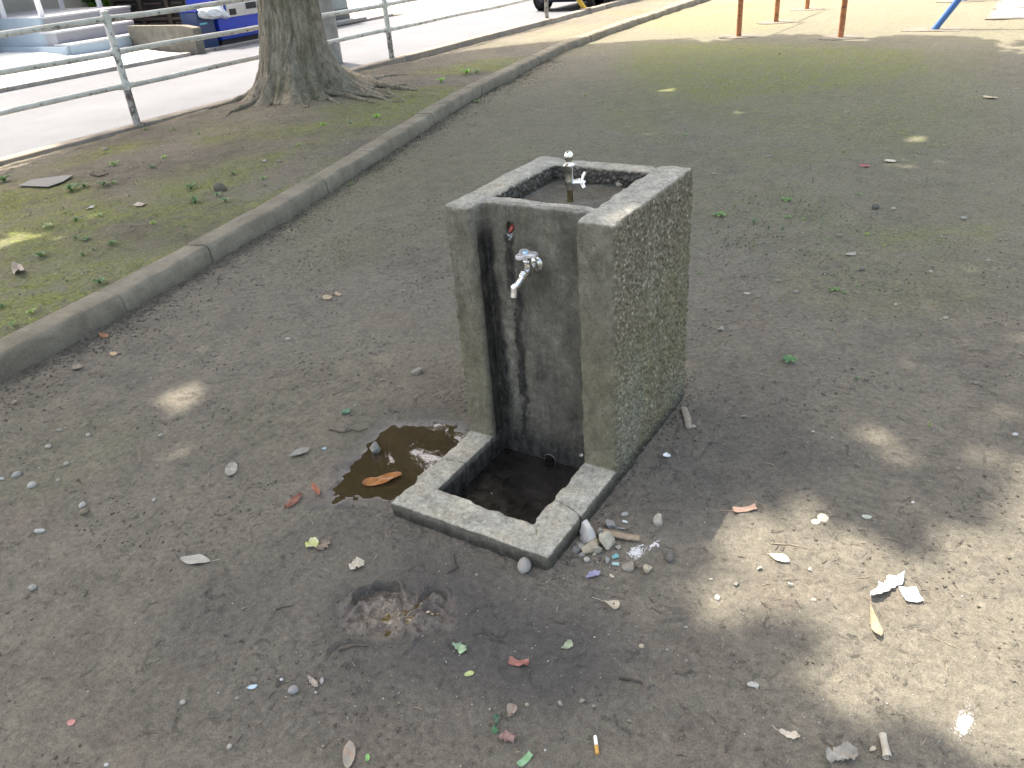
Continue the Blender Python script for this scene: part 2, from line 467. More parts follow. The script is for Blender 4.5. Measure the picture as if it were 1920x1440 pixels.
M_chrome = simple('chrome', (0.84, 0.85, 0.86), 0.16, 0.06, 40, 0.05, 90, 0.0006, metal=1.0)
M_chrome_old = simple('worn_chrome', (0.70, 0.70, 0.67), 0.24, 0.18, 60, 0.1, 120, 0.0008, metal=1.0)
M_brass = simple('tarnished_brass', (0.24, 0.20, 0.10), 0.40, 0.30, 60, 0.1, 120, 0.0008, metal=0.85)
M_blackrub = simple('black_rubber', (0.02, 0.02, 0.022), 0.5, 0.2)
M_bluecap = simple('pale_blue_enamel', (0.35, 0.60, 0.78), 0.3, 0.05)

def painted(name, base, dirt, rust, amt=(0.56, 0.68)):
    t = NT(name); P = t.pos()
    c = t.mix(t.ramp(t.noise(6, 5, 0.65, P), [(0.4, 0.0), (0.7, 1.0)]), base, dirt)
    g = t.n('ShaderNodeNewGeometry'); s_ = t.n('ShaderNodeSeparateXYZ'); t.l(g.outputs['Normal'], s_.inputs[0])
    under = t.ramp(s_.outputs[2], [(0.0, 0.5), (0.35, 0.12), (1.0, 0.0)])   # flaking is worst on the undersides
    r = t.ramp(t.math('ADD', t.noise(19, 6, 0.75, P), t.math('MULTIPLY', under, 0.25)), [(amt[0], 0.0), (amt[1], 1.0)])
    c = t.mix(r, c, t.mix(t.noise(40, 3, 0.6, P), rust, tuple(x * 0.5 for x in rust)))
    return t.fin(c, 0.55, t.bump(t.math('SUBTRACT', t.noise(70, 3, 0.6, P), r), 0.4, 0.002), None, 0.4)
M_fence = painted('fence_paint', (0.66, 0.665, 0.63), (0.48, 0.49, 0.43), (0.16, 0.12, 0.10), (0.655, 0.76))
M_postrust = painted('fence_paint_peeling', (0.46, 0.46, 0.43), (0.26, 0.23, 0.20), (0.15, 0.12, 0.10), (0.56, 0.68))
M_orange = painted('orange_paint', (0.52, 0.205, 0.085), (0.42, 0.17, 0.08), (0.10, 0.05, 0.03), (0.62, 0.76))
M_blue = painted('blue_paint', (0.050, 0.150, 0.42), (0.07, 0.17, 0.38), (0.10, 0.07, 0.05), (0.68, 0.8))
M_yellow = painted('yellow_paint', (0.55, 0.36, 0.03), (0.42, 0.28, 0.04), (0.10, 0.06, 0.03), (0.66, 0.8))
M_pole = kerb_mat('pole_concrete', (0.24, 0.24, 0.23), (0.32, 0.32, 0.305), (0.26, 0.25, 0.22))
M_stepA = simple('step_tread_tile', (0.42, 0.43, 0.46), 0.6, 0.05, 5, 0.05)
M_stepB = simple('step_riser_tile', (0.25, 0.26, 0.29), 0.6, 0.05, 5, 0.05)
M_stepC = simple('pale_blue_render', (0.28, 0.35, 0.42), 0.7, 0.05, 5, 0.05)
M_apron = simple('pale_apron_concrete', (0.50, 0.54, 0.55), 0.8, 0.06, 3, 0.3, 60)
M_white = simple('white_painted_metal', (0.72, 0.73, 0.75), 0.4, 0.05, 8)
M_wall = simple('cream_house_wall', (0.48, 0.47, 0.43), 0.9, 0.05, 3, 0.3, 80)
M_dwood = simple('dark_brown_wood', (0.050, 0.038, 0.032), 0.6, 0.3, 12)
M_dark = simple('near_black_panel', (0.014, 0.013, 0.014), 0.6, 0.2)
M_teal = simple('teal_panel', (0.020, 0.22, 0.27), 0.4, 0.08)
M_block = kerb_mat('old_concrete_wall', (0.12, 0.115, 0.10), (0.18, 0.17, 0.148), (0.15, 0.125, 0.085))
M_vblue = simple('vending_blue', (0.012, 0.045, 0.40), 0.25, 0.04, 2, 0.02)
M_navy = simple('navy_plastic', (0.020, 0.045, 0.125), 0.35, 0.08, 5)
M_silver = simple('brushed_silver', (0.45, 0.46, 0.47), 0.3, 0.08, 20, 0.05, metal=0.8)
M_bag = simple('white_plastic_bag', (0.66, 0.70, 0.74), 0.3, 0.06, 20, 0.4, 30, 0.01)
M_gutter = kerb_mat('gutter_concrete', (0.26, 0.25, 0.24), (0.36, 0.35, 0.33), (0.24, 0.19, 0.15))
M_pillar = simple('grey_pillar_render', (0.26, 0.29, 0.28), 0.8, 0.08, 8, 0.2)
M_plinth = simple('dark_grey_plinth', (0.105, 0.115, 0.11), 0.7, 0.1, 8, 0.2)
M_car = simple('dark_blue_car_paint', (0.020, 0.030, 0.055), 0.2, 0.05, 3, 0.0)
M_tyre = simple('tyre_rubber', (0.018, 0.018, 0.019), 0.75, 0.15, 20)
M_glass = simple('dark_car_glass', (0.02, 0.025, 0.03), 0.05, 0.05, 3, 0.0)
M_slab = simple('white_concrete_slab', (0.56, 0.57, 0.58), 0.8, 0.05, 6, 0.3, 90)
M_collar = kerb_mat('footing_concrete', (0.18, 0.165, 0.135), (0.26, 0.235, 0.195), (0.20, 0.175, 0.13))
M_hedge = simple('hedge_leaf', (0.10, 0.24, 0.03), 0.5, 0.5, 5, 0.0)

# ------------------------------------------------------------------ layout curves
KY = [-9, -4, -0.475, 0.23, 0.864, 1.434, 2.29, 3.48, 4.56, 5.73, 8.3, 10.4, 13.2, 14.6, 24]
KX = [-1.55, -1.72, -1.995, -2.12, -2.25, -2.38, -2.62, -2.95, -3.27, -3.56, -4.03, -4.15, -4.25, -4.27, -4.35]
def kx(y): return np.interp(y, KY, KX)

WATER_Z = -0.0085
P1 = ppoly([(592, 942), (640, 893), (668, 858), (705, 826), (742, 800), (790, 797), (850, 802), (872, 822), (850, 870), (790, 915), (730, 935), (660, 925)])
P2 = ppoly([(628, 1148), (660, 1105), (720, 1085), (790, 1098), (842, 1110), (862, 1150), (838, 1195), (770, 1208), (700, 1195), (640, 1180)])
DAMP = ppoly([(560, 960), (620, 840), (740, 770), (860, 740), (870, 900), (740, 950), (1030, 1075), (1150, 1090), (1330, 1220), (1420, 1440), (420, 1440), (300, 1180), (430, 1040)])
DAMP2 = ppoly([(1160, 930), (1290, 760), (1500, 700), (1560, 860), (1340, 960), (1240, 1010)])
MOSSF = [(ppoly([(1180, 80), (1400, 75), (1750, 90), (1800, 130), (1650, 170), (1420, 190), (1330, 215), (1200, 180), (1130, 130)]), 0.50, 1.0), (ppoly([(1150, 90), (1900, 90), (1950, 260), (1700, 330), (1300, 250), (1050, 200)]), 0.8, 0.55),
         (ppoly([(1150, 45), (1330, 5), (1480, 0), (1500, 55), (1380, 68), (1240, 68)]), 0.5, 0.45),
         (ppoly([(1590, 430), (1680, 420), (1900, 410), (1900, 450), (1650, 480)]), 0.25, 0.7),
         (ppoly([(1300, 270), (1600, 260), (1640, 300), (1400, 340)]), 0.3, 0.45),
         (ppoly([(1100, 180), (1250, 200), (1300, 290), (1100, 240)]), 0.3, 0.6)]
PALEF = [(ppoly([(1040, 90), (1280, 30), (1900, -5), (2100, 30), (1900, 72), (1000, 110)]), 0.6, 0.75)]

def pud(X, Y, poly, dist):
    return 1 - sstep(-dist, dist, poly_sd(poly, X, Y))

def H(X, Y):
    X = np.asarray(X, dtype=np.float64); Y = np.asarray(Y, dtype=np.float64)
    h = 0.010 * fbm2(X * 0.8, Y * 0.8, 2, 3) + 0.0040 * fbm2(X * 3.5, Y * 3.5, 3, 9)
    h = h + 0.0036 * fbm2(X * 13, Y * 13, 3, 21) + 0.0022 * fbm2(X * 50, Y * 50, 2, 33)
    rp = n2(X * 11, Y * 11 + 0.4 * X, 35); h = h - 0.004 * np.exp(-(rp / 0.06) ** 2) * sstep(0.2, 0.6, n2(X * 3, Y * 3, 36))
    # trampled dents
    d = n2(X * 7.0 + 3, Y * 7.0, 61); h = h - 0.005 * sstep(0.45, 0.9, d)
    # crumbs
    cmb = n2(X * 42, Y * 42, 71); h = h + 0.0045 * sstep(0.62, 0.95, cmb) * (0.25 + 0.75 * sstep(-0.1, 0.5, n2(X * 1.7, Y * 1.7, 5)))
    # bank of crumbly soil along the kerb
    dk = X - kx(Y)
    near = np.exp(-np.clip(dk, 0, 5) / 0.16)
    h = h + near * (0.006 + 0.008 * np.clip(n2(X * 28, Y * 28, 81), -0.3, 1) + 0.005 * n2(X * 9, Y * 9, 82))
    # a gentle hump of ground behind the fountain
    h = h + 0.02 * np.exp(-(((X - 0.1) / 0.8) ** 2 + ((Y - 1.75) / 0.30) ** 2))
    # puddle and footprints
    p1 = 1 - sstep(-0.035, 0.035, poly_sd(P1, X, Y) + 0.022 * n2(X * 16, Y * 16, 96) + 0.014 * n2(X * 40, Y * 40, 97)) ; h = h * (1 - 0.6 * p1) - 0.0150 * p1 + 0.007 * fbm2(X * 24, Y * 24, 3, 90) * p1
    s2 = poly_sd(P2, X, Y); p2 = 1 - sstep(-0.03, 0.02, s2)
    h = h - 0.006 * p2 + p2 * (0.010 * n2(X * 26, Y * 26, 91) + 0.007 * n2(X * 70, Y * 70, 92) + 0.003 * n2(X * 130, Y * 130, 93))
    for (px, py, r, w, dep) in ((708, 1128, 0.062, 0.0065, 0.021), (812, 1122, 0.032, 0.005, 0.021), (800, 1165, 0.045, 0.007, 0.013), (655, 1235, 0.055, 0.0045, 0.008), (930, 1165, 0.06, 0.005, 0.004)):
        c = at(px, py); rr = np.hypot(X - c.x, Y - c.y) + 0.008 * n2(X * 30, Y * 30, 95)
        arc = np.clip(((Y - c.y) * 0.75 - (X - c.x) * 0.55) / r + 0.25, 0, 1)
        h = h - dep * np.exp(-((rr - r) / w) ** 2) * arc + 0.6 * dep * np.exp(-((rr - r - 1.6 * w) / w) ** 2) * arc
    for (px, py, r, dep) in ((772, 1160, 0.030, 0.012), (700, 1140, 0.04, 0.007), (810, 1122, 0.026, 0.006)):
        c = at(px, py); h = h - dep * np.exp(-((np.hypot(X - c.x, Y - c.y)) / r) ** 2)
    # ground under the fountain
    u = np.maximum(np.maximum(0.03 - X, X - 0.4955), np.maximum(-0.383 - Y, Y - 0.527))
    h = np.where(u < 0, h - 0.2 * sstep(0, 0.02, -u), h)
    return h

TREE = (-5.25, 4.55)
def HS(X, Y):
    """planting strip"""
    X = np.asarray(X, dtype=np.float64); Y = np.asarray(Y, dtype=np.float64)
    h = 0.078 + 0.012 * fbm2(X * 1.2, Y * 1.2, 3, 40) + 0.008 * fbm2(X * 6, Y * 6, 3, 44) + 0.004 * fbm2(X * 25, Y * 25, 2, 47)
    h = h + 0.006 * sstep(0.5, 0.9, n2(X * 19, Y * 19, 49))
    r = np.hypot(X - TREE[0], Y - TREE[1])
    h = h + 0.07 * np.exp(-(r / 0.65) ** 2) + 0.02 * np.exp(-(r / 1.3) ** 2) * (1 + n2(X * 5, Y * 5, 51))
    h = h + (0.004 - 0.040 * sstep(5.5, 7.5, Y)) * sstep(-5.40, -5.68, X)
    # hump of soil at the left edge
    c = at(0, 375, 0.08); h = h + 0.035 * np.exp(-(((X - c.x) / 0.22) ** 2 + ((Y - c.y) / 0.16) ** 2))
    return h

def gz(x, y):
    """height of the soil the thing stands on"""
    if x < kx(y) - 0.1: return float(HS(x, y))
    return float(H(x, y))

def spot(px, py):
    z = 0.0
    for _ in range(4):
        p = at(px, py, z); z = gz(p.x, p.y)
    p = at(px, py, z); return Vector((p.x, p.y, z))

# ------------------------------------------------------------------ the ground
def axis(f0, f1, step, lo, hi, mx):
    a = list(np.arange(f0, f1 + 1e-9, step)); s = step; x = f1
    while x < hi: s = min(s * 1.035, mx); x += s; a.append(x)
    s = step; x = f0; b = []
    while x > lo: s = min(s * 1.035, mx); x -= s; b.append(x)
    return np.array(b[::-1] + a)

gx = axis(-2.2, 1.75, 0.0085, -5.6, 16, 0.25); gy = axis(-1.50, 1.4, 0.0085, -9, 40, 0.25)
def refine(a, lo, hi):
    m_ = (a[:-1] + a[1:]) / 2; m_ = m_[(m_ > lo) & (m_ < hi)]; return np.sort(np.concatenate([a, m_]))
gx = refine(gx, -0.35, 1.0); gy = refine(gy, -1.15, 0.1)
X, Y = np.meshgrid(gx, gy, indexing='ij')
Z = H(X, Y)
me = fast_mesh('park_ground', np.stack([X.ravel(), Y.ravel(), Z.ravel()], 1), grid_faces(len(gx), len(gy)))
wet = np.maximum(1 - sstep(0.0, 0.065, poly_sd(P1, X, Y) + 0.022 * n2(X * 16, Y * 16, 96) + 0.014 * n2(X * 40, Y * 40, 97)), 0.95 * (1 - sstep(-0.035, 0.012, poly_sd(P2, X, Y) + 0.02 * n2(X * 25, Y * 25, 3))))
damp = np.maximum(1 - sstep(-0.25, 0.15, poly_sd(DAMP, X, Y)), 0.7 * (1 - sstep(-0.15, 0.15, poly_sd(DAMP2, X, Y))))
damp = np.clip(damp * (0.75 + 0.5 * n2(X * 3, Y * 3, 7)), 0, 1)
moss = np.zeros_like(X)
for p, w, a in MOSSF: moss = np.maximum(moss, a * (1 - sstep(-w, w * 0.6, poly_sd(p, X, Y))))
moss = np.maximum(moss, 0.20 * sstep(0.9, 3.0, Y)); moss = np.maximum(moss, 0.26 * sstep(0.2, 0.6, n2(X * 1.1 + 2, Y * 1.1, 12)) * sstep(0.6, 1.6, Y))
moss = np.maximum(moss, 0.18 * np.exp(-np.abs(X - kx(Y) - 0.9) / 0.5) * sstep(0.2, 0.5, n2(X * 1.5, Y * 1.5, 8)))
pale = np.zeros_like(X)
for p, w, a in PALEF: pale = np.maximum(pale, a * (1 - sstep(-w, w * 0.6, poly_sd(p, X, Y))))
pale = np.maximum(pale, 0.22 * sstep(0.8, 1.5, X) * sstep(1.0, -1.0, Y))
damp = np.maximum(damp, 1.5 * (1 - sstep(0.0, 0.07, poly_sd(P1, X, Y) + 0.03 * n2(X * 16, Y * 16, 96)))); damp = np.maximum(damp, 0.75 * (1 - sstep(0.0, 0.07, poly_sd(P2, X, Y) + 0.03 * n2(X * 16, Y * 16, 99)))); damp = np.clip(damp, 0, 1.6)
for n_, a_ in (('wet', wet), ('damp', damp), ('moss', moss), ('pale', pale)): attr(me, n_, a_)
g = link('park_ground', me, M_soil); tag(g, kind='structure')

yy = axis(-0.4, 6.0, 0.016, -9, 24, 0.12); uu = np.linspace(0, 1, 190)
Yg, U = np.meshgrid(yy, uu, indexing='ij')
x1 = kx(Yg) - 0.13; Xg = -5.74 + (x1 + 5.74) * U
Zg = HS(Xg, Yg)
me = fast_mesh('planting_strip_ground', np.stack([Xg.ravel(), Yg.ravel(), Zg.ravel()], 1), grid_faces(len(yy), len(uu))[:, ::-1])
r_ = np.hypot(Xg - TREE[0], Yg - TREE[1])
ms = 1.0 * sstep(-0.30, 0.25, fbm2(Xg * 1.1, Yg * 1.1, 3, 55)) * sstep(0.5, 1.5, r_) * sstep(-5.65, -5.1, Xg)
ms = np.maximum(ms, 0.95 * np.exp(-((x1 - Xg) / 0.5) ** 2) * sstep(4.5, 2.0, Yg) * sstep(-0.5, 0.1, n2(Xg * 2, Yg * 2, 58)))
ms = ms * (1 - 0.6 * sstep(-0.2, 0.3, n2(Xg * 1.3 + 4, Yg * 1.3, 57)) * sstep(0.6, 1.6, x1 - Xg))
for n_, a_ in (('wet', ms * 0), ('damp', ms * 0), ('moss', np.clip(ms, 0, 1) * (1 - 0.75 * sstep(6.5, 8.5, Yg))), ('pale', 0.45 * sstep(6, 9, Yg))): attr(me, n_, a_)
g = link('planting_strip_ground', me, M_strip); tag(g, kind='structure')

t_ = MB().box(-5.9, -10.62, -30, 60, -0.20, 0.02); r = t_.build('street', M_road); tag(r, kind='structure')
t_ = MB(); t_.add([(-300, -300, -0.15), (300, -300, -0.15), (300, 300, -0.15), (-300, 300, -0.15)], [(0, 1, 2, 3)])
g = t_.build('terrain', simple('far_ground', (0.17, 0.155, 0.125), 0.95, 0.2, 0.3, 0.2, 4, 0.05)); tag(g, kind='structure')

# ------------------------------------------------------------------ kerbs
JY = [-4.2, -3.6, -3.0, -2.4, -1.8, -1.2, -0.55, 0.21, 0.84, 1.44, 2.08, 2.80, 3.45, 4.05, 4.70, 5.35, 5.95]
while JY[-1] < 20: JY.append(JY[-1] + 0.62)
def kerb_line(name, label, xs, prof, joints, mat, gap=0.0045, seg=7, cat='kerb'):
    root = thing(name, (float(xs(joints[0])), joints[0], 0), label, cat)
    for j in range(len(joints) - 1):
        y0, y1 = joints[j] + gap / 2, joints[j + 1] - gap / 2
        ox = random.uniform(-0.006, 0.006); oz = random.uniform(-0.005, 0.005)
        ys = [y0, y0 + 0.006] + [y0 + 0.006 + (y1 - y0 - 0.012) * k / seg for k in range(1, seg)] + [y1 - 0.006, y1]
        # straight blocks following the curve
        xa, xb = float(xs(y0)), float(xs(y1)); vs = []; fs = []; n = len(prof)
        dx, dy = xb - xa, y1 - y0; L = math.hypot(dx, dy); nx, ny = dy / L, -dx / L
        for i, yv in enumerate(ys):
            f = (yv - y0) / (y1 - y0); end = i in (0, len(ys) - 1)
            for (u, z) in prof:
                uu_ = u; zz = z
                if end and z > 0.02: zz = z - 0.004; uu_ = u + (-0.003 if u > prof[-1][0] / 2 else 0.003)
                w = 0.0035 * float(n2(yv * 9, u * 30 + z * 40, 7)) + 0.0016 * math.sin(57 * yv + 90 * u)
                vs.append((xa + dx * f + nx * (uu_ + w) + ox, yv + ny * (uu_ + w), zz + oz * (z > 0.03) + (w if z > 0.03 else 0)))
        for i in range(len(ys) - 1):
            for k in range(n - 1):
                fs.append((i * n + k, i * n + k + 1, (i + 1) * n + k + 1, (i + 1) * n + k))
        fs.append(tuple(range(n))); fs.append(tuple((len(ys) - 1) * n + k for k in range(n))[::-1])
        MB().add(vs, fs).build('kerb_block', mat, root, ang=28)
    return root
PROF = [(0.006, -0.12), (0.003, 0.0), (0.0, 0.055), (-0.002, 0.074), (-0.007, 0.088), (-0.016, 0.097), (-0.028, 0.101), (-0.09, 0.103), (-0.146, 0.101), (-0.154, 0.096), (-0.159, 0.085), (-0.16, -0.12)]
kerb_line('concrete_kerb', 'curving low grey concrete kerb between bare park ground and mossy planting strip', kx, PROF, JY, M_kerb)
PROF2 = [(0.0, -0.12), (0.0, 0.10), (-0.004, 0.112), (-0.012, 0.118), (-0.02, 0.12), (-0.12, 0.12), (-0.13, 0.118), (-0.138, 0.112), (-0.142, 0.10), (-0.142, -0.12)]
J2 = [-5.0 + 2.0 * k for k in range(16)]
kerb_line('street_kerb', 'straight concrete edging under the white fence beside the street', lambda y: -5.715, PROF2, J2, M_kerb2, gap=0.01, seg=12)

# ------------------------------------------------------------------ fountain
def fountain():
    import openvdb as vdb
    vs = 0.0034
    x = np.arange(-0.03, 0.56, vs, dtype=np.float32); y = np.arange(-0.445, 0.59, vs, dtype=np.float32); z = np.arange(-0.09, 0.83, vs, dtype=np.float32)
    Xa = x[:, None, None]; Ya = y[None, :, None]; Za = z[None, None, :]
    def bx(x0, x1, y0, y1, z0, z1, r=0.0):
        qx = np.abs(Xa - (x0 + x1) / 2) - (x1 - x0) / 2 + r
        qy = np.abs(Ya - (y0 + y1) / 2) - (y1 - y0) / 2 + r
        qz = np.abs(Za - (z0 + z1) / 2) - (z1 - z0) / 2 + r
        o = np.sqrt(np.maximum(qx, 0) ** 2 + np.maximum(qy, 0) ** 2 + np.maximum(qz, 0) ** 2)
        return o + np.minimum(np.maximum(qx, np.maximum(qy, qz)), 0) - r
    W, D, h = 0.5255, 0.557, 0.80
    d = bx(0, 0.093, 0, D, -0.2, h, 0.011)
    d = np.minimum(d, bx(0.416, W, 0, D, -0.2, h, 0.009))
    d = np.minimum(d, bx(0.06, 0.45, 0.066, 0.123, -0.2, h - 0.001, 0.008))
    d = np.minimum(d, bx(0.06, 0.45, 0.474, 0.540, -0.2, h - 0.002, 0.008))
    d = np.minimum(d, bx(0.05, 0.45, 0.09, 0.50, 0.55, 0.742, 0.0))
    ring = np.maximum(bx(0, W, -0.413, 0.09, -0.2, 0.046, 0.007), -bx(0.093, 0.416, -0.299, 0.066, -0.045, 0.2, 0.006))
    d = np.minimum(d, ring)
    # left end of the panel runs into the pillar in a soft groove
    # narrow band for the costly detail
    idx = np.nonzero(np.abs(d) < 0.026)
    px, py, pz = x[idx[0]].astype(np.float64), y[idx[1]].astype(np.float64), z[idx[2]].astype(np.float64)
    dv = d[idx].astype(np.float64)
    f1 = n3(px * 18, py * 18, pz * 18); f2 = n3(px * 60, py * 60, pz * 60); f3 = n3(px * 145, py * 145, pz * 145); f4 = n3(px * 250, py * 250, pz * 250)
    flank = sstep(W - 0.02, W - 0.006, px) * (1 - 0.8 * sstep(0.015, 0.0, py)) * sstep(0.80, 0.775, pz)
    flankL = sstep(0.02, 0.006, px) * sstep(0.80, 0.775, pz)
    inner = ((px > 0.09) & (px < 0.42) & (py > 0.12) & (py < 0.478) & (pz > 0.745)).astype(float)
    rg = np.clip(flank + flankL + 0.9 * inner, 0, 1)
    dv = dv + 0.0016 * f1 + 0.0011 * f2 + 0.0005 * f4 + rg * (0.0036 * f3 + 0.0022 * f2)
    # edge wear: chips where the noise is high and we are near two faces
    def near(v, c, w): return np.exp(-((v - c) / w) ** 2)
    exz = near(pz, h, 0.012)
    e = exz * (near(py, 0, .012) + near(px, 0, .012) + near(px, W, .012) + near(py, D, .012) + near(px, .093, .009) + near(px, .416, .009) + near(py, .066, .009) + near(py, .123, .009) + near(py, .474, .009))
    e = e + near(px, W, .012) * near(py, 0, .012) + near(px, 0, .012) * near(py, 0, .012) + 0.8 * near(px, .416, .01) * near(py, 0, .01) + 0.8 * near(px, .093, .01) * near(py, 0, .01)
    e2 = near(pz, 0.046, 0.012) * (near(py, -0.413, .012) + near(px, 0, .012) + near(px, W, .012) + near(px, .093, .01) + near(px, .416, .01) + 1.6 * near(py, -.299, .014)) * (py < 0.05)
    e2 = e2 + near(px, W, .012) * near(py, -.413, .012) + near(px, 0, .012) * near(py, -.413, .012)
    chip = 1.25 * sstep(-0.1, 0.8, n3(px * 26 + 5, py * 26, pz * 26)) * 0.75 + 0.25 * sstep(0.0, 0.8, n3(px * 70, py * 70, pz * 70))
    dv = dv + np.clip(e + e2, 0, 1.6) * (0.0065 * chip + 0.001)
    # bigger bite out of the basin front edge
    dv = dv + 0.014 * near(px, 0.30, .055) * near(py, -.299, .014) * near(pz, .046, .02) * (0.6 + 0.6 * n3(px * 45, py * 45, pz * 45))
    # hole above the tap, drain hole
    hole = 0.0135 - np.sqrt(((px - 0.175 - 0.1 * (pz - 0.729)) / 1.0) ** 2 + ((pz - 0.729) / 1.35) ** 2) + 0.002 * f2
    hole = np.minimum(hole, 0.112 - py); hole = np.where((py > 0.0) & (py < 0.125), hole, -1)
    dv = np.maximum(dv, hole)
    dr = 0.022 - np.sqrt((px - 0.262) ** 2 + (pz + 0.035) ** 2); dr = np.where((py > 0.02) & (py < 0.123), np.minimum(dr, 0.118 - py), -1)
    dv = np.maximum(dv, dr)
    # cracks
    def seg(ax, ay, bx_, by_):
        ex, ey = bx_ - ax, by_ - ay; L = ex * ex + ey * ey
        t = np.clip(((px - ax) * ex + (py - ay) * ey) / L, 0, 1)
        return np.hypot(px - ax - t * ex + 0.004 * n3(px * 50, py * 50, pz * 30), py - ay - t * ey + 0.004 * n3(px * 50 + 9, py * 50, pz * 30))
    cr = np.minimum(np.minimum(seg(-0.01, -0.166, 0.045, -0.160), seg(0.045, -0.160, 0.095, -0.152)), np.minimum(seg(0.41, -0.188, 0.478, -0.203), seg(0.478, -0.203, 0.54, -0.238)))
    cr = np.minimum(cr, seg(0.430, -0.300, 0.452, -0.345)); cr = np.where(pz > -0.02, cr, 1)
    cr = np.where((pz < 0.06), cr, 1)
    dv = dv + 0.0055 * np.exp(-(cr / 0.0024) ** 2)
    d[idx] = dv.astype(np.float32)
    d[:, :, 0] = np.maximum(d[:, :, 0], vs)
    gr = vdb.FloatGrid(); gr.background = 0.03
    gr.copyFromArray(np.clip(d, -0.03, 0.03).astype(np.float32), tolerance=0.0)
    pts, quads = gr.convertToQuads(0.0)
    P = np.array(pts, dtype=np.float32) * vs + np.array([x[0], y[0], z[0]], dtype=np.float32)
    Q = np.array(quads, dtype=np.int32)
    me = fast_mesh('concrete_body', P, Q[:, ::-1])
    # check winding
    nz = np.zeros(len(P) * 3, dtype=np.float32)
    me.vertices.foreach_get('normal', nz); N = nz.reshape(-1, 3)
    top = (P[:, 2] > 0.78) & (P[:, 0] > 0.02) & (P[:, 0] < 0.07) & (P[:, 1] > 0.1) & (P[:, 1] < 0.4)
    if N[top, 2].mean() < 0: me.flip_normals(); N = -N
    px, py, pz = [P[:, k].astype(np.float64) for k in range(3)]
    flank = np.clip(sstep(W - 0.014, W - 0.004, px) + sstep(0.014, 0.004, px), 0, 1) * sstep(0.796, 0.786, pz) * sstep(0.0, 0.010, py)
    inner = ((px > 0.085) & (px < 0.425) & (py > 0.118) & (py < 0.482) & (pz > 0.75)).astype(float) * sstep(0.798, 0.788, pz)
    back = sstep(0.525, 0.54, py)
    rough = np.clip(flank + inner + back, 0, 1)
    wob = 0.12 * n3(px * 30, py * 30, pz * 30)
    topm = sstep(0.45 + 0, 0.85, N[:, 2] + wob) * np.maximum(sstep(0.785, 0.793, pz), ((pz > 0.02) & (pz < 0.06) & (py < 0.05)).astype(float) * 0.97)
    pale_band = ((px > 0.12) & (px < 0.421) & (py < 0.085) & (py > 0.02)).astype(float) * (1 - sstep(0.163, 0.176, px)) * sstep(0.58, 0.45, pz) * sstep(0.06, 0.16, pz)
    topm = np.maximum(topm, pale_band * np.clip(0.12 + 0.6 * n3(px * 80, py * 80, pz * 60), 0, 0.42))
    basinf = ((px > 0.085) & (px < 0.425) & (py > 0.118) & (py < 0.482) & (pz > 0.72) & (pz < 0.752)).astype(float)
    panel = ((px > 0.088) & (px < 0.421) & (py < 0.085) & (py > 0.02)).astype(float)
    stain = np.zeros(len(P))
    sg = lambda c, w, v: np.exp(-((v - c) / w) ** 2)
    wz = 0.006 * n3(px * 0 + 3, py * 0, pz * 12) + 0.004 * n3(px * 60, py * 60, pz * 40) + 0.003 * n3(px * 140, py * 140, pz * 110)
    # groove at the left: water stain with corner shade painted in, widening downwards
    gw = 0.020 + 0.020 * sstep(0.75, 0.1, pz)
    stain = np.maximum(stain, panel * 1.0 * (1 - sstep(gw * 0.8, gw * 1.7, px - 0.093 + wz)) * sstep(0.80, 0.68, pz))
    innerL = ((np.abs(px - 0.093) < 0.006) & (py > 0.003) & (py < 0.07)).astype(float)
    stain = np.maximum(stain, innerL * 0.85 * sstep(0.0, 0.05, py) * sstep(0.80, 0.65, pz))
    innerR = ((np.abs(px - 0.416) < 0.006) & (py > 0.003) & (py < 0.07)).astype(float)
    stain = np.maximum(stain, innerR * 0.55)
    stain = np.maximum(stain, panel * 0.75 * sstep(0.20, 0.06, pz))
    # streaks under the hole and under the spout
    stain = np.maximum(stain, panel * 1.0 * (1 - sstep(0.010, 0.024, np.abs(px + wz - 0.172))) * sstep(0.73, 0.70, pz) * sstep(0.50, 0.56, pz))
    stain = np.maximum(stain, panel * 1.0 * (1 - sstep(0.008, 0.020, np.abs(px + 0.035 * (0.55 - pz) + 2 * wz - 0.190))) * sstep(0.58, 0.55, pz))
    stain = np.maximum(stain, panel * 0.55 * sstep(0.36, 0.10, pz) * sstep(0.20, 0.26, px + 4 * wz))
    stain = np.maximum(stain, panel * 0.40 * sstep(0.19, 0.23, px) * sstep(0.66, 0.5, pz) * (0.6 + 0.7 * n3(px * 14, py * 14, pz * 6)))
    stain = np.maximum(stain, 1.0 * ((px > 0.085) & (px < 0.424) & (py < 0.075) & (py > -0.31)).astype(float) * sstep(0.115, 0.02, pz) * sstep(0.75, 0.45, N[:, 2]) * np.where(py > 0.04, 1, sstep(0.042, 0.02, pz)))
    stain = np.maximum(stain, panel * np.where(px < 0.163, 0.28, 0.52) * (0.8 + 0.8 * n3(px * 20, py * 20, pz * 7)))
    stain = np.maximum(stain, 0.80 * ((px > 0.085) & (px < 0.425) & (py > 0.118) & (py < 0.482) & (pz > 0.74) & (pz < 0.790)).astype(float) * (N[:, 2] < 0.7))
    stain = np.maximum(stain, 0.12 * ((py < 0.01) & (py > -0.01) & (pz > 0.05)).astype(float))
    stain = np.maximum(stain, 0.42 * basinf)
    # damp foot of slab and walls
    stain = np.maximum(stain, (0.45 + 0.45 * sstep(0.040, 0.005, pz)) * sstep(0.047, 0.040, pz) * (N[:, 2] < 0.6))
    stain = np.maximum(stain, 0.25 * flank * sstep(0.1, 0.0, pz))
    # dark grime under the top edge of the flank
    stain = np.maximum(stain, 0.18 * flank * sstep(0.5, 0.75, pz))
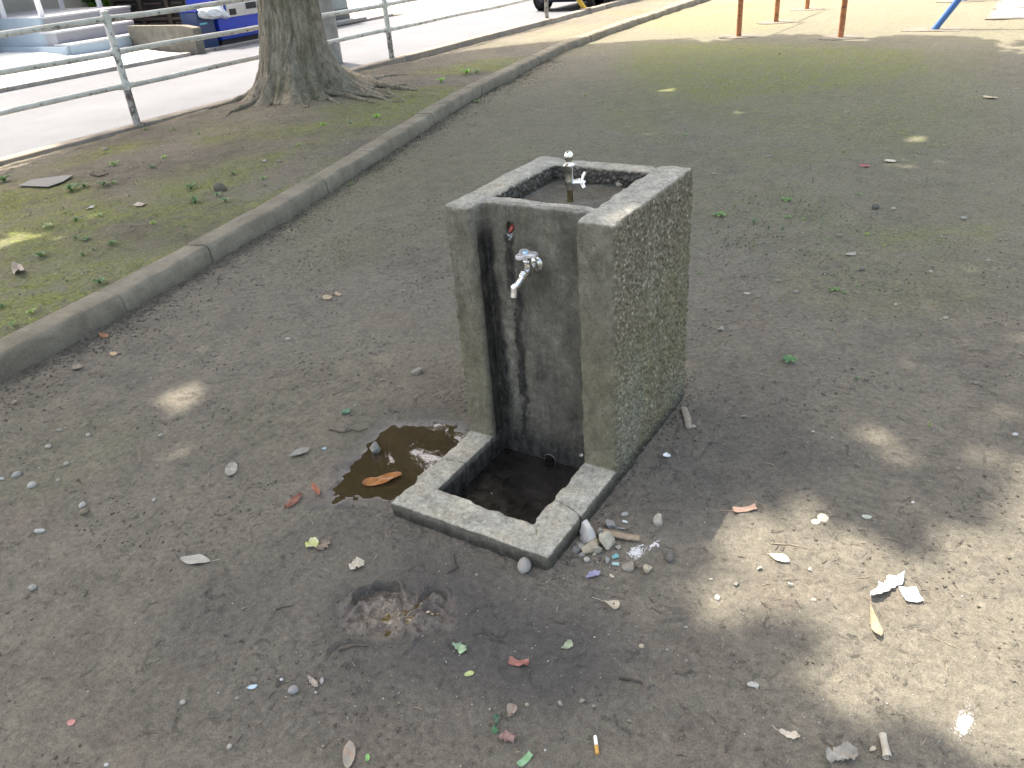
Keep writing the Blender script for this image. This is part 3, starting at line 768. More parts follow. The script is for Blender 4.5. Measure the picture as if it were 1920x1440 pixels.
    algae = 1.35 * flank * (px > 0.3) * np.clip(sstep(0.60, 0.25, pz - 0.45 * py + 0.10 * n3(px * 5, py * 5, pz * 5)) , 0, 1) * (0.35 + 0.65 * sstep(0.0, 0.3, py + 0.25 - 0.4 * pz))
    front = ((py < 0.012) & (py > -0.01) & (N[:, 1] < -0.5)).astype(float)
    ochre = front * sstep(0.72, 0.3, pz + 0.1 * n3(px * 8, py * 8, pz * 3)) * 0.8
    ochre = np.maximum(ochre, 0.35 * flank)
    # cracks again as a mark
    def seg(ax, ay, bx_, by_):
        ex, ey = bx_ - ax, by_ - ay; L = ex * ex + ey * ey
        t = np.clip(((px - ax) * ex + (py - ay) * ey) / L, 0, 1)
        return np.hypot(px - ax - t * ex + 0.004 * n3(px * 50, py * 50, pz * 30), py - ay - t * ey + 0.004 * n3(px * 50 + 9, py * 50, pz * 30))
    cr = np.minimum(np.minimum(seg(-0.01, -0.166, 0.045, -0.160), seg(0.045, -0.160, 0.095, -0.152)), np.minimum(seg(0.41, -0.188, 0.478, -0.203), seg(0.478, -0.203, 0.54, -0.238)))
    cr = np.minimum(cr, seg(0.430, -0.300, 0.452, -0.345)); crack = np.where((pz < 0.06), np.exp(-(cr / 0.0020) ** 2), 0)
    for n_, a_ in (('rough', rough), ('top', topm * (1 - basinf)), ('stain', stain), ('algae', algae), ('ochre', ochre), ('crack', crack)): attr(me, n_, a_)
    root = thing('drinking_fountain', (W / 2, 0.1, 0), 'weathered grey concrete drinking fountain with sunken top basin and low cracked drain slab', 'drinking fountain')
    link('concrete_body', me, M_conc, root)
    # black mud in the foot basin
    xs = np.linspace(0.085, 0.424, 60); ys = np.linspace(-0.307, 0.07, 66); Xm, Ym = np.meshgrid(xs, ys, indexing='ij')
    Zm = -0.036 + 0.003 * fbm2(Xm * 20, Ym * 20, 3, 5) + 0.004 * np.exp(-(((Xm - 0.33) / 0.05) ** 2 + ((Ym + 0.1) / 0.05) ** 2))
    mm = fast_mesh('basin_mud', np.stack([Xm.ravel(), Ym.ravel(), Zm.ravel()], 1), grid_faces(60, 66)); link('basin_mud', mm, M_pitmud, root)
    # drain pipe mouth
    b = MB(); prof = []
    n = 28
    for (yv, r) in ((0.062, 0.020), (0.058, 0.0225), (0.062, 0.0245), (0.075, 0.0245)):
        prof.append((yv - 0.058, r))
    b.lathe(prof[:4], (0.262, 0.058, -0.030), (0, 1, 0), 24); ring_ = b
    b = MB(); 
    vs_ = []; fs_ = []
    for i, (dy, r) in enumerate(((0.03, 0.0185), (-0.002, 0.0185), (-0.004, 0.0205), (-0.002, 0.0225), (0.03, 0.0225))):
        for k in range(n):
            a = 2 * math.pi * k / n; vs_.append((0.262 + r * math.cos(a), 0.066 + dy, -0.032 + r * math.sin(a)))
    for i in range(4):
        for k in range(n): fs_.append((i * n + k, i * n + (k + 1) % n, (i + 1) * n + (k + 1) % n, (i + 1) * n + k))
    b.add(vs_, fs_).build('drain_pipe', simple('old_drain_pipe', (0.10, 0.085, 0.07), 0.4, 0.3, 60), root)
    # rag or pipe end of faded red in the hole
    b = MB(); b.tube([(0.172, 0.100, 0.744), (0.176, 0.086, 0.733), (0.174, 0.076, 0.722), (0.169, 0.071, 0.714)], [0.006, 0.007, 0.006, 0.003], 10)
    b.build('red_plug', simple('faded_red_plastic', (0.42, 0.085, 0.07), 0.6, 0.3, 80), root)
    b = MB()
    for (x_, z_, r_) in ((0.170, 0.708, 0.005), (0.178, 0.705, 0.0055), (0.173, 0.697, 0.0045), (0.181, 0.712, 0.004)):
        bm = bmesh.new(); bmesh.ops.create_icosphere(bm, subdivisions=1, radius=r_); b.bm(bm, Matrix.Translation((x_, 0.066, z_)))
    b.build('mortar_crumbs', simple('grey_mortar', (0.30, 0.32, 0.31), 0.9, 0.2, 80), root)
    # two taps
    wall_tap(root); bubbler(root)
    return root

def wall_tap(root):
    x, z = 0.254, 0.634
    b = MB().lathe([(0.0, 0.0225), (0.003, 0.0235), (0.006, 0.0215), (0.010, 0.012), (0.016, 0.0105)], (x, 0.067, z), (0, -1, 0), 36)
    fl = b.build('wall_flange', M_chrome_old, root)
    b = MB().lathe([(0.0, 0.0105), (0.016, 0.011), (0.022, 0.0145), (0.030, 0.0165), (0.040, 0.0165), (0.048, 0.0135), (0.053, 0.0115)], (x, 0.055, z), (0, -1, -0.10), 32)
    b.lathe([(0.0, 0.0125), (0.010, 0.0125), (0.014, 0.0105), (0.020, 0.0105)], (x, 0.021, z + 0.004), (0, -0.12, 1), 28)
    body = b.build('tap_body', M_chrome_old, root)
    bm = bmesh.new(); bmesh.ops.create_cone(bm, cap_ends=True, segments=6, radius1=0.0135, radius2=0.0135, depth=0.009)
    bmesh.ops.bevel(bm, geom=bm.edges[:], offset=0.001, segments=1, affect='EDGES')
    b = MB().bm(bm, Matrix.Translation((x, 0.018, z + 0.0255))); b.build('bonnet_nut', M_chrome, root)
    # three lobed handle, seen nearly edge on
    b = MB(); hz = z + 0.047; hy = 0.014
    b.lathe([(0, 0.006), (0.013, 0.006)], (x, hy, hz - 0.018), (0, 0, 1), 16)
    pts = []
    for k in range(48):
        a = 2 * math.pi * k / 48; r = 0.0270 + 0.0085 * math.cos(3 * (a - 0.25)); pts.append((x + r * math.cos(a), hy + r * math.sin(a)))
    b.prism(pts, hz - 0.006, hz + 0.005, None, 0.002)
    hd = b.build('tap_handle', simple('satin_chrome', (0.93, 0.93, 0.95), 0.38, 0.03, 40, 0.03, 90, 0.0006, metal=0.75), root)
    MB().lathe([(0, 0.0075), (0.003, 0.0075), (0.005, 0.006), (0.0055, 0.002)], (x, hy, hz + 0.004), (0, 0, 1), 20).build('handle_cap', M_bluecap, root)
    # spout: collar, ribbed nut, bent tube
    dirn = Vector((-0.10, -0.86, -0.50)).normalized(); o = Vector((x, 0.006, z - 0.003))
    b = MB().lathe([(0.0, 0.0105), (0.006, 0.0125), (0.009, 0.0105), (0.012, 0.0125), (0.015, 0.0105), (0.018, 0.0118), (0.022, 0.0095)], o, dirn, 28)
    b.build('spout_nut', M_chrome_old, root)
    p0 = o + dirn * 0.020; pts = []
    p1 = p0 + dirn * 0.014; end = Vector((x - 0.010, -0.047, z - 0.056)); top = Vector((x - 0.009, -0.040, z - 0.022))
    for k in range(11):
        t = k / 10; pts.append(p1 * (1 - t) ** 2 + (p1 + dirn * 0.014) * 2 * t * (1 - t) + (top + Vector((0, -0.002, -0.004))) * t * t)
    pts = [p0] + pts + [top + (end - top) * s_ for s_ in (0.35, 0.7, 1.0)]
    b = MB().tube(pts, 0.0092, 20, True); b.lathe([(0, 0.0075), (0.001, 0.0073)], end + Vector((0, 0, -0.0006)), (0, -0.1, -1), 16)
    b.build('tap_spout', simple('spout_chrome', (0.90, 0.90, 0.92), 0.24, 0.03, 40, 0.03, 90, 0.0006, metal=0.85), root, ang=60)

def bubbler(root):
    x, y, z0 = 0.243, 0.30, 0.741
    MB().lathe([(0, 0.0095), (0.030, 0.0090), (0.040, 0.0100)], (x, y, z0), (0, 0, 1), 28).build('riser_pipe', M_brass, root)
    MB().lathe([(0.0, 0.0102), (0.006, 0.0132), (0.016, 0.0148), (0.026, 0.0138), (0.040, 0.0118), (0.056, 0.0128), (0.066, 0.0142), (0.069, 0.0165), (0.071, 0.0168), (0.073, 0.0150), (0.078, 0.0090), (0.084, 0.0078)], (x, y, z0 + 0.038), (0, 0, 1), 36).build('tap_column', M_chrome_old, root)
    MB().lathe([(0.0, 0.0085), (0.004, 0.0095), (0.010, 0.0132), (0.016, 0.0138), (0.023, 0.0120), (0.028, 0.0072), (0.030, 0.003)], (x, y, z0 + 0.119), (0, 0, 1), 32).build('bubbler_head', M_chrome, root)
    ax = Vector((0.93, 0.37, 0.02)).normalized(); o = Vector((x, y, z0 + 0.056)) + ax * 0.008
    MB().lathe([(0.0, 0.0110), (0.012, 0.0100), (0.018, 0.0125), (0.024, 0.0125), (0.028, 0.0095)], o, ax, 28).build('side_valve', M_chrome, root)
    c = o + ax * 0.030; b = MB(); b.lathe([(-0.004, 0.0065), (0.006, 0.0070), (0.009, 0.004)], c, ax, 20)
    u = Vector((0, 0, 1)); w = ax.cross(u)
    for k in range(3):
        a = math.radians(100 + 120 * k); dd = (u * math.sin(a) + w * math.cos(a)); 
        b.tube([c + dd * 0.004, c + dd * 0.012 + ax * 0.001, c + dd * 0.021 + ax * 0.004, c + dd * 0.029 + ax * 0.008], [0.0070, 0.0060, 0.0064, 0.0040], 12)
    b.build('valve_handle', M_chrome, root, ang=60)

FT = fountain()

# ------------------------------------------------------------------ puddles
def puddle(name, poly, z, label, ext=0.06, cutx=None):
    cx_ = sum(p[0] for p in poly) / len(poly); cy_ = sum(p[1] for p in poly) / len(poly)
    pts = []
    for (x_, y_) in poly:
        dx, dy = x_ - cx_, y_ - cy_; L = math.hypot(dx, dy); pts.append((x_ + dx / L * ext, y_ + dy / L * ext))
    if cutx is not None: pts = [(min(x_, cutx), y_) for x_, y_ in pts]
    bm = bmesh.new(); f = bm.faces.new([bm.verts.new((x_, y_, z)) for x_, y_ in pts])
    bmesh.ops.triangulate(bm, faces=[f])
    o = MB().bm(bm).build(name, M_water, None, (cx_, cy_, z)); tag(o, label, 'puddle'); return o
puddle('muddy_puddle', P1, WATER_Z, 'shallow brown muddy puddle beside the left edge of the fountain slab', 0.05, 0.004)
P2w = ell(775, 1160, 60, 34, -10)
puddle('footprint_puddle', P2w, -0.0145, 'small muddy water in a footprint in front of the fountain', 0.01)

# ------------------------------------------------------------------ fence
def fence():
    root = thing('street_fence', (-5.80, 2.97, 0.12), 'old white painted three rail pipe fence with rusty posts along the street', 'fence')
    ys = [-0.95, 2.97, 6.80, 10.92]
    xp = lambda y: -5.785 - 0.004 * (y - 3)
    for y in ys:
        x = xp(y)
        b = MB().tube([(x, y, 0.10), (x, y, 0.44)], 0.0335, 20); b.build('post_foot', M_postrust, root)
        b = MB().tube([(x, y, 0.44), (x, y, 1.075)], 0.032, 20)
        b.lathe([(0, 0.036), (0.006, 0.038), (0.016, 0.036), (0.024, 0.022), (0.027, 0.004)], (x, y, 1.068), (0, 0, 1), 20)
        b.build('post', M_fence, root)
        for z in (0.46, 0.745, 1.02):
            b = MB().lathe([(-0.038, 0.036), (-0.036, 0.0385), (0.036, 0.0385), (0.038, 0.036)], (x, y, z), (0, 0, 1), 20)
            b.tube([(x, y - 0.075, z), (x, y + 0.075, z)], 0.0285, 16)
            b.build('rail_collar', M_fence, root)
    ex = [-4.9] + ys + [14.9]
    for i in range(len(ys) - 1):
        for z in (0.46, 0.745, 1.02):
            ya, yb = ys[i] + 0.07, ys[i + 1] - 0.07
            pts = [(xp(ya + (yb - ya) * k / 10), ya + (yb - ya) * k / 10, z + 0.004 * math.sin(k * 1.1 + z * 9)) for k in range(11)]
            MB().tube(pts, 0.0245, 16).build('rail', M_fence, root)
    for z in (0.46, 0.745, 1.02):
        MB().tube([(xp(-3.5), -3.5, z), (xp(-1), -1.02, z)], 0.0245, 16).build('rail', M_fence, root)
fence()
# end of the pedestrian opening: yellow arch barrier
root = thing('yellow_barrier', (-6.05, 12.30, 0.12), 'yellow steel arch barrier standing on the street edging near the parked car', 'barrier')
b = MB(); pts = [(-5.80, 12.30, 0.10), (-5.93, 12.25, 0.30), (-6.02, 12.2, 0.50), (-6.04, 12.2, 0.8), (-5.98, 12.45, 1.0), (-5.9, 13.2, 1.05), (-5.82, 14.1, 1.0), (-5.8, 14.25, 0.8), (-5.8, 14.3, 0.10)]
b.tube(pts, 0.040, 14); b.build('arch_pipe', M_yellow, root)
MB().lathe([(0, 0.10), (0.012, 0.098), (0.014, 0.05)], (-5.80, 12.30, 0.121), (0, 0, 1), 24).build('base_plate', M_collar, root)
MB().lathe([(0, 0.10), (0.012, 0.098), (0.014, 0.05)], (-5.80, 14.30, 0.121), (0, 0, 1), 24).build('base_plate', M_collar, root)

# ------------------------------------------------------------------ the tree with its roots
def trunk_mesh(cx, cy, z0, r0, ztop, seed, nt=300, nz=240, flare=1.0, lean=(0, 0), roots=None):
    th = np.linspace(0, 2 * math.pi, nt, endpoint=False); zz = np.concatenate([np.linspace(-0.12, 1.4, int(nz * 0.75)), np.linspace(1.42, ztop, nz - int(nz * 0.75))])
    T, Zt = np.meshgrid(th, zz, indexing='ij')
    zc = np.clip(Zt, 0, None)
    r = r0 * (1 - 0.055 * zc) + flare * (0.10 * np.exp(-zc / 0.28) + 0.05 * np.exp(-zc / 0.8))
    cs, sn = np.cos(T), np.sin(T)
    for (a, A, w) in (roots or []):
        dd = np.abs((T - a + math.pi) % (2 * math.pi) - math.pi)
        r = r + A * np.exp(-zc / 0.13) * np.exp(-(dd / w) ** 2) + 0.30 * A * np.exp(-zc / 0.45) * np.exp(-(dd / (w * 1.3)) ** 2)
    r = r + 0.020 * n3(cs * 2.6 + seed, sn * 2.6, Zt * 1.0) 
    rid = n3(cs * 9 + seed, sn * 9, Zt * 2.4 + 0.5 * n3(cs * 3, sn * 3, Zt * 3)); rid2 = n3(cs * 22 + seed, sn * 22, Zt * 7)
    r = r - 0.020 * sstep(0.0, 0.6, -rid) + 0.011 * rid2 + 0.006 * n3(cs * 50, sn * 50, Zt * 26)
    r = r + 0.014 * np.exp(-zc / 0.25) * n3(cs * 7 + 4, sn * 7, Zt * 9)
    Xt = cx + lean[0] * zc + r * cs; Yt = cy + lean[1] * zc + r * sn
    V = np.stack([Xt.ravel(), Yt.ravel(), (z0 + Zt).ravel()], 1)
    n_z = len(zz); i = np.arange(nt)[:, None]; j = np.arange(n_z - 1)[None, :]
    a = i * n_z + j; bq = ((i + 1) % nt) * n_z + j
    Fq = np.stack([a, bq, bq + 1, a + 1], -1).reshape(-1, 4)
    return fast_mesh('trunk', V, Fq)

def limbs(root, base, z0, crown, seed, nlimb=7):
    rr = random.Random(seed); cx, cy, cz, rx, ry, rz = crown
    for k in range(nlimb):
        a = 2 * math.pi * k / nlimb + rr.uniform(-.3, .3); f = rr.uniform(0.5, 0.85)
        e = Vector((cx + rx * f * math.cos(a), cy + ry * f * math.sin(a), cz + rr.uniform(-0.3, 0.5) * rz))
        s = Vector((base[0], base[1], z0 + rr.uniform(-0.5, 0.0))); mid = (s + e) / 2 + Vector((rr.uniform(-.3, .3), rr.uniform(-.3, .3), 0.5))
        pts = []; 
        for q in range(9):
            t = q / 8; pts.append(s * (1 - t) ** 2 + mid * 2 * t * (1 - t) + e * t * t + Vector((rr.uniform(-.05, .05), rr.uniform(-.05, .05), rr.uniform(-.05, .05))) * (q > 0))
        b = MB().tube(pts, [0.13 * (1 - 0.82 * q / 8) for q in range(9)], 8)
        for q in (3, 4, 5, 6, 7):
            d = Vector((rr.uniform(-1, 1), rr.uniform(-1, 1), rr.uniform(-0.2, 0.8))).normalized() * rr.uniform(0.9, 1.6)
            b.tube([pts[q], pts[q] + d * 0.5 + Vector((0, 0, .08)), pts[q] + d], [0.04, 0.025, 0.008], 6)
        b.build('limb', M_bark, root)

# sunlit patches on the shaded ground (world polygons, share of light that comes through, edge softness)
LIT = [
    (ppoly([(1335, 1018), (1300, 960), (1480, 955), (1503, 912), (1545, 915), (1580, 960), (1680, 985), (1780, 990), (1830, 935), (1870, 890), (2000, 850), (2300, 900), (2500, 1500), (2200, 1650), (1950, 1500), (1760, 1440), (1650, 1400), (1540, 1350), (1500, 1290), (1470, 1195), (1420, 1180), (1330, 1190), (1255, 1150), (1300, 1090)]), 0.97, 0.09),
    (ppoly([(1600, 790), (1660, 795), (1725, 835), (1740, 868), (1690, 868), (1630, 835)]), 0.9, 0.02),
    (ppoly([(1740, 850), (1900, 880), (1900, 940), (1800, 930)]), 0.25, 0.03),
    (ppoly([(1640, 620), (1960, 560), (2100, 900), (1850, 880), (1700, 860)]), 0.26, 0.12), (ell(1560, 640, 90, 25), 0.10, 0.05), (ell(1880, 820, 110, 60), 0.40, 0.06), (ell(1390, 940, 90, 30), 0.18, 0.04), (ell(1340, 1230, 90, 40), 0.16, 0.05),
    (ell(345, 742, 62, 28, -20), 0.95, 0.04), (ell(350, 840, 70, 24, -10), 0.45, 0.04), (ell(150, 905, 90, 40, 0), 0.12, 0.04),
    (ell(1238, 168, 30, 5), 0.9, 0.03), (ell(1382, 212, 20, 4), 1.0, 0.02), (ell(1722, 263, 34, 6), 0.9, 0.03), (ell(1690, 308, 34, 8, 15), 0.7, 0.03), (ell(1525, 506, 26, 11), 0.5, 0.02),
    (ell(1795, 358, 35, 6), 0.3, 0.02), (ell(1490, 840, 60, 20, 30), 0.12, 0.03),
    (ell(745, 1155, 78, 30, -12), 0.85, 0.02), (ell(825, 1030, 30, 14), 0.30, 0.02), (ell(1260, 1180, 50, 30), 0.15, 0.04),
    (ell(920, 968, 50, 18, 20), 0.45, 0.02), (ell(1235, 1420, 90, 30), 0.18, 0.04),
    (ell(1150, 395, 26, 22, -20, 0.8), 0.0, 0.01),
    (ppoly([(1850, 55), (1930, 70), (2000, 100), (1900, 102), (1860, 85)]), 0.8, 0.08),
    # planting strip
    (ppoly([(-60, 425), (30, 432), (110, 445), (125, 462), (60, 478), (-60, 490)], 0.08), 0.6, 0.07), (ell(150, 510, 22, 6, 0, 0.08), 0.5, 0.02),
    (ppoly([(-80, 330), (60, 285), (110, 278), (60, 305), (-80, 350)], 0.08), 0.7, 0.04),
    (ppoly([(-80, 340), (20, 312), (115, 274), (90, 235), (-90, 250)], 0.12), 1.0, 0.05),
    (ppoly([(885, 82), (985, 72), (1030, 62), (1110, 58), (1200, 20), (1260, -15), (1100, -25), (960, 30), (830, 90)], 0.08), 1.0, 0.10),
    # open ground beyond the crowns
    (ppoly([(1080, 80), (1150, 78), (1230, 66), (1290, 72), (1400, 71), (1460, 60), (1520, 62), (1600, 76), (1700, 66), (1780, 62), (1860, 66), (1930, 84), (2300, 90), (2300, -60), (1400, -70), (1250, -10), (1150, 62)]), 1.0, 0.18),
]
BLOCKED = [(ppoly([(1290, 22), (1400, 12), (1480, 4), (1500, -4), (1400, -20), (1290, 5)]), 0.65), (ppoly([(1560, 5), (1680, 8), (1740, -2), (1560, -10)]), 0.3)]
# patch seen on the top corner of the fountain, carried down along the sun to the ground
def light_share(gx_, gy_):
    L = np.zeros(np.shape(gx_))
    for poly, a, s in LIT:
        if a <= 0: continue
        nn = 0.04 * n2(gx_ * 9, gy_ * 9, 101) + 0.03 * n2(gx_ * 22, gy_ * 22, 102)
        if s > 0.15: nn = nn + 0.40 * n2(gx_ * 1.6, gy_ * 1.6, 105) + 0.22 * n2(gx_ * 4.5, gy_ * 4.5, 106)
        L = np.maximum(L, a * (1 - sstep(-s, s * 0.5, poly_sd(poly, gx_, gy_) + nn * (s > 0.025))))
    L = L * (1 - 0.40 * sstep(0.5, 0.85, n2(gx_ * 5.5 + 3, gy_ * 5.5, 107)))
    for poly, a in BLOCKED:
        L = L * (1 - a * (1 - sstep(-0.3, 0.3, poly_sd(poly, gx_, gy_))))
    # the street lies in full sun
    L = np.where(gx_ < -5.98 - 0.25 * n2(gy_ * 1.5, gx_ * 0, 103), 1.0, L)
    L = np.where(gy_ > 10.2 + 0.5 * n2(gx_ * 1.3, gx_ * 0, 104), 1.0, L)
    return L

CROWNS = {
    'T1': (-3.9, 5.3, 7.0, 5.2, 5.4, 3.2),
    'T2': (-5.8, -2.2, 10.0, 5.0, 4.8, 2.6),
    'T3': (1.6, 5.6, 9.0, 5.0, 5.6, 2.4),
    'T4': (-0.8, -0.6, 10.8, 5.2, 4.6, 2.4)}

def _gap(px, py, r):
    p = at(px, py, -0.008); d = (p - CAM).normalized(); d.z = -d.z; return (tuple(p), tuple(d), r)
# crowns cut open along mirrored view rays so puddle and mud show sky
GAPS = [_gap(808, 850, 0.80), _gap(735, 845, 0.5), _gap(800, 815, 0.5), _gap(690, 1125, 1.6), _gap(800, 1180, 1.3), _gap(960, 930, 0.12), _gap(1000, 950, 0.25)]
def canopy():  # leaves set on sun lines and left out over LIT to shape the shade
    step = 0.070
    gxs = np.arange(-7.5, 4.6, step); gys = np.arange(-5.2, 11.0, step)
    GX, GY = np.meshgrid(gxs, gys, indexing='ij'); GX = GX.ravel(); GY = GY.ravel()
    out = {k: [] for k in CROWNS}
    s = np.array([SUN.x, SUN.y, SUN.z]) / SUN.z
    for rep in range(3):
        jx = GX + RNG.uniform(-.5, .5, GX.shape) * step; jy = GY + RNG.uniform(-.5, .5, GY.shape) * step
        L = light_share(jx, jy)
        if rep == 2:
            keep = (RNG.uniform(0, 1, GX.shape) < 0.30) & (L < 0.1)
        else:
            # whole twigs open or closed together
            u = 0.5 + 0.5 * n2(jx * 10, jy * 10, 110)
            keep = L < np.clip(0.08 + 0.84 * u, 0.02, 0.98)
        jx = jx[keep]; jy = jy[keep]
        names = list(CROWNS); lo = []; hi = []
        for k in names:
            cx, cy, cz, rx, ry, rz = CROWNS[k]
            # line p = (jx,jy,0) + t*s
            A = (s[0] / rx) ** 2 + (s[1] / ry) ** 2 + (s[2] / rz) ** 2
            bx_, by_, bz_ = (jx - cx) / rx, (jy - cy) / ry, (0 - cz) / rz
            B = bx_ * s[0] / rx + by_ * s[1] / ry + bz_ * s[2] / rz; Cc = bx_ ** 2 + by_ ** 2 + bz_ ** 2 - 1
            disc = B * B - A * Cc; ok = disc > 0; sq = np.sqrt(np.maximum(disc, 0))
            lo.append(np.where(ok, (-B - sq) / A, 1)); hi.append(np.where(ok, (-B + sq) / A, 1))
        lo = np.array(lo); hi = np.array(hi); ln = hi - lo
        # candidates: choose the one in the densest twig
        best = None; bt = None; bk = None
        tot = ln.sum(0); good = tot > 0.02
        jx, jy, lo, hi, ln, tot = jx[good], jy[good], lo[:, good], hi[:, good], ln[:, good], tot[good]
        for c in range(7):
            u = RNG.uniform(0, 1, jx.shape) * tot; t = np.zeros_like(jx); kk = np.zeros(jx.shape, int); acc = np.zeros_like(jx)
            for q in range(len(names)):
                m_ = (u >= acc) & (u < acc + ln[q]); t = np.where(m_, lo[q] + (u - acc), t); kk = np.where(m_, q, kk); acc = acc + ln[q]
            v = n3((jx + t * s[0]) * 1.25, (jy + t * s[1]) * 1.25, t * 1.25) + 0.4 * n3((jx + t * s[0]) * 3.3, (jy + t * s[1]) * 3.3, t * 3.3)
            pos_ = np.stack([jx + t * s[0], jy + t * s[1], t], 1)
            for (g0, gd, gr) in GAPS:
                rel = pos_ - np.array(g0); al = rel @ np.array(gd); pe = np.linalg.norm(rel - al[:, None] * np.array(gd), axis=1)
                v = np.where(pe < gr * (0.65 + 0.55 * n3(pos_[:, 0] * 2.2, pos_[:, 1] * 2.2, pos_[:, 2] * 2.2) + 0.8 * n3(pos_[:, 0] * 5, pos_[:, 1] * 5, pos_[:, 2] * 5)), -9, v)
            if best is None: best, bt, bk = v, t, kk
            else:
                m_ = v > best; best = np.where(m_, v, best); bt = np.where(m_, t, bt); bk = np.where(m_, kk, bk)
        for q, k in enumerate(names):
            m_ = bk == q; out[k].append(np.stack([jx[m_] + bt[m_] * s[0], jy[m_] + bt[m_] * s[1], bt[m_]], 1))
    return {k: np.concatenate(v) for k, v in out.items()}

def leaf_cloud(P, size, seed, flat=0.35):
    """one bent leaf of four triangles per point, leaning loosely towards the sun"""
    g = np.random.default_rng(seed); n = len(P)
    N = np.array([SUN.x, SUN.y, SUN.z]) + g.normal(0, flat, (n, 3)); N /= np.linalg.norm(N, axis=1)[:, None]
    R = g.normal(0, 1, (n, 3)); U = np.cross(N, R); U /= np.linalg.norm(U, axis=1)[:, None]; Wv = np.cross(N, U)
    L = (size * g.uniform(0.8, 1.25, n))[:, None]; wd = L * 0.36
    base = P - U * L * 0.5; tip = P + U * L * 0.5 - N * L * 0.15
    a = P + Wv * wd + N * L * 0.06 - U * L * .05; b = P - Wv * wd + N * L * 0.06 - U * L * .05; c = P
    V = np.stack([base, a, tip, b, c], 1).reshape(-1, 3)
    i = np.arange(n)[:, None] * 5
    Fq = np.concatenate([i + np.array([[0, 1, 4]]), i + np.array([[1, 2, 4]]), i + np.array([[2, 3, 4]]), i + np.array([[3, 0, 4]])], 0)
    return fast_mesh('crown', V, Fq, smooth=False)

LEAVES = canopy()
_ls = 0.158
# the visible tree
root = thing('park_tree', (TREE[0], TREE[1], 0.10), 'large tree with grooved brown bark and spreading surface roots beside the white fence', 'tree')
rootdirs = [(math.radians(a), A, w) for a, A, w in ((-165, .20, .20), (-120, .16, .22), (-85, .20, .16), (-50, .24, .18), (-20, .20, .14), (12, .34, .16), (40, .34, .2), (80, .2, .2), (130, .2, .2), (165, .2, .2), (-140, .10, .1), (-68, .10, .1), (-34, .12, .08), (27, .16, .08))]
me = trunk_mesh(TREE[0], TREE[1], 0.12, 0.272, 4.2, 3.3, roots=rootdirs, lean=(0.070, 0.043))
link('trunk', me, M_bark, root)
def surf_root(px_pts, r0, rise=0.3, seed=0, nm='root', rt=None):
    rr = random.Random(seed); pts = []; rad = []
    P = [spot(*p) for p in px_pts]; n = len(P)
    for i in range(n - 1):
        for q in range(6):
            t = q / 6; v = P[i].lerp(P[i + 1], t); f = (i + t) / (n - 1)
            pts.append(Vector((v.x + rr.uniform(-.008, .008), v.y + rr.uniform(-.008, .008), v.z + r0 * (1 - f) * rise + 0.004 * math.sin(9 * f + seed)))); rad.append(max(0.004, r0 * (1 - 0.8 * f) * rr.uniform(.85, 1.12)))
    MB().tube(pts, rad, 10).build(nm, M_bark, rt)
for k, (pp, r_) in enumerate([
        ([(470, 182), (440, 191), (415, 198), (388, 206)], 0.030), ([(500, 185), (470, 196), (437, 210), (415, 224)], 0.035),
        ([(640, 140), (690, 158), (735, 166), (790, 170)], 0.060), ([(635, 160), (680, 172), (720, 186), (745, 178)], 0.050),
        ([(610, 175), (650, 182), (690, 190), (716, 197)], 0.032), ([(600, 178), (625, 190), (640, 197)], 0.028),
        ([(650, 150), (700, 150), (730, 143), (775, 140)], 0.035), ([(560, 190), (568, 198), (577, 203)], 0.022), ([(570, 186), (578, 192), (575, 205)], 0.018),
        ([(655, 165), (690, 168), (728, 174), (765, 190)], 0.030), ([(520, 190), (505, 198), (500, 203)], 0.020), ([(660, 178), (700, 182), (740, 192), (760, 190)], 0.022),
        ([(690, 150), (715, 160), (740, 172)], 0.028), ([(700, 165), (735, 160), (770, 160)], 0.022), ([(620, 168), (655, 176), (680, 180), (700, 178)], 0.026)]):
    surf_root(pp, r_, 0.75, k, 'root', root)
limbs(root, TREE, 4.1, CROWNS['T1'], 1, 8)
link('crown', leaf_cloud(LEAVES['T1'], _ls, 21), M_crown, root)
for k, (key, bx_, lab) in enumerate([('T2', (-5.1, -4.6), 'tree of the planting strip out of view behind the photographer to the left'), ('T3', (4.6, 6.4), 'tree out of view beyond the right edge of the park ground'), ('T4', (3.4, -4.4), 'tree out of view behind the photographer to the right')]):
    root = thing('park_tree', (bx_[0], bx_[1], 0.0), lab, 'tree')
    me = trunk_mesh(bx_[0], bx_[1], 0.0, 0.27, 7.2, 9.1 + k, nt=90, nz=90, roots=rootdirs[::2]); link('trunk', me, M_bark, root)
    limbs(root, bx_, 7.0, CROWNS[key], 5 + k, 7)
    link('crown', leaf_cloud(LEAVES[key], _ls, 31 + k), M_crown, root)

# ------------------------------------------------------------------ street side
root = thing('utility_pole', (-7.0, 6.95, 0.02), 'round grey concrete utility pole behind the tree on the street', 'utility pole')
MB().tube([(-7.0, 6.95, 0.0), (-7.0, 6.95, 3), (-7.0, 6.95, 9)], [0.150, 0.138, 0.10], 32).build('pole_shaft', M_pole, root)
for z in (1.9, 2.35, 2.8, 3.25): MB().tube([(-7.0, 6.95 - 0.24, z), (-7.0, 6.95 + 0.24, z)], 0.009, 8).build('step_bolt', M_silver, root)
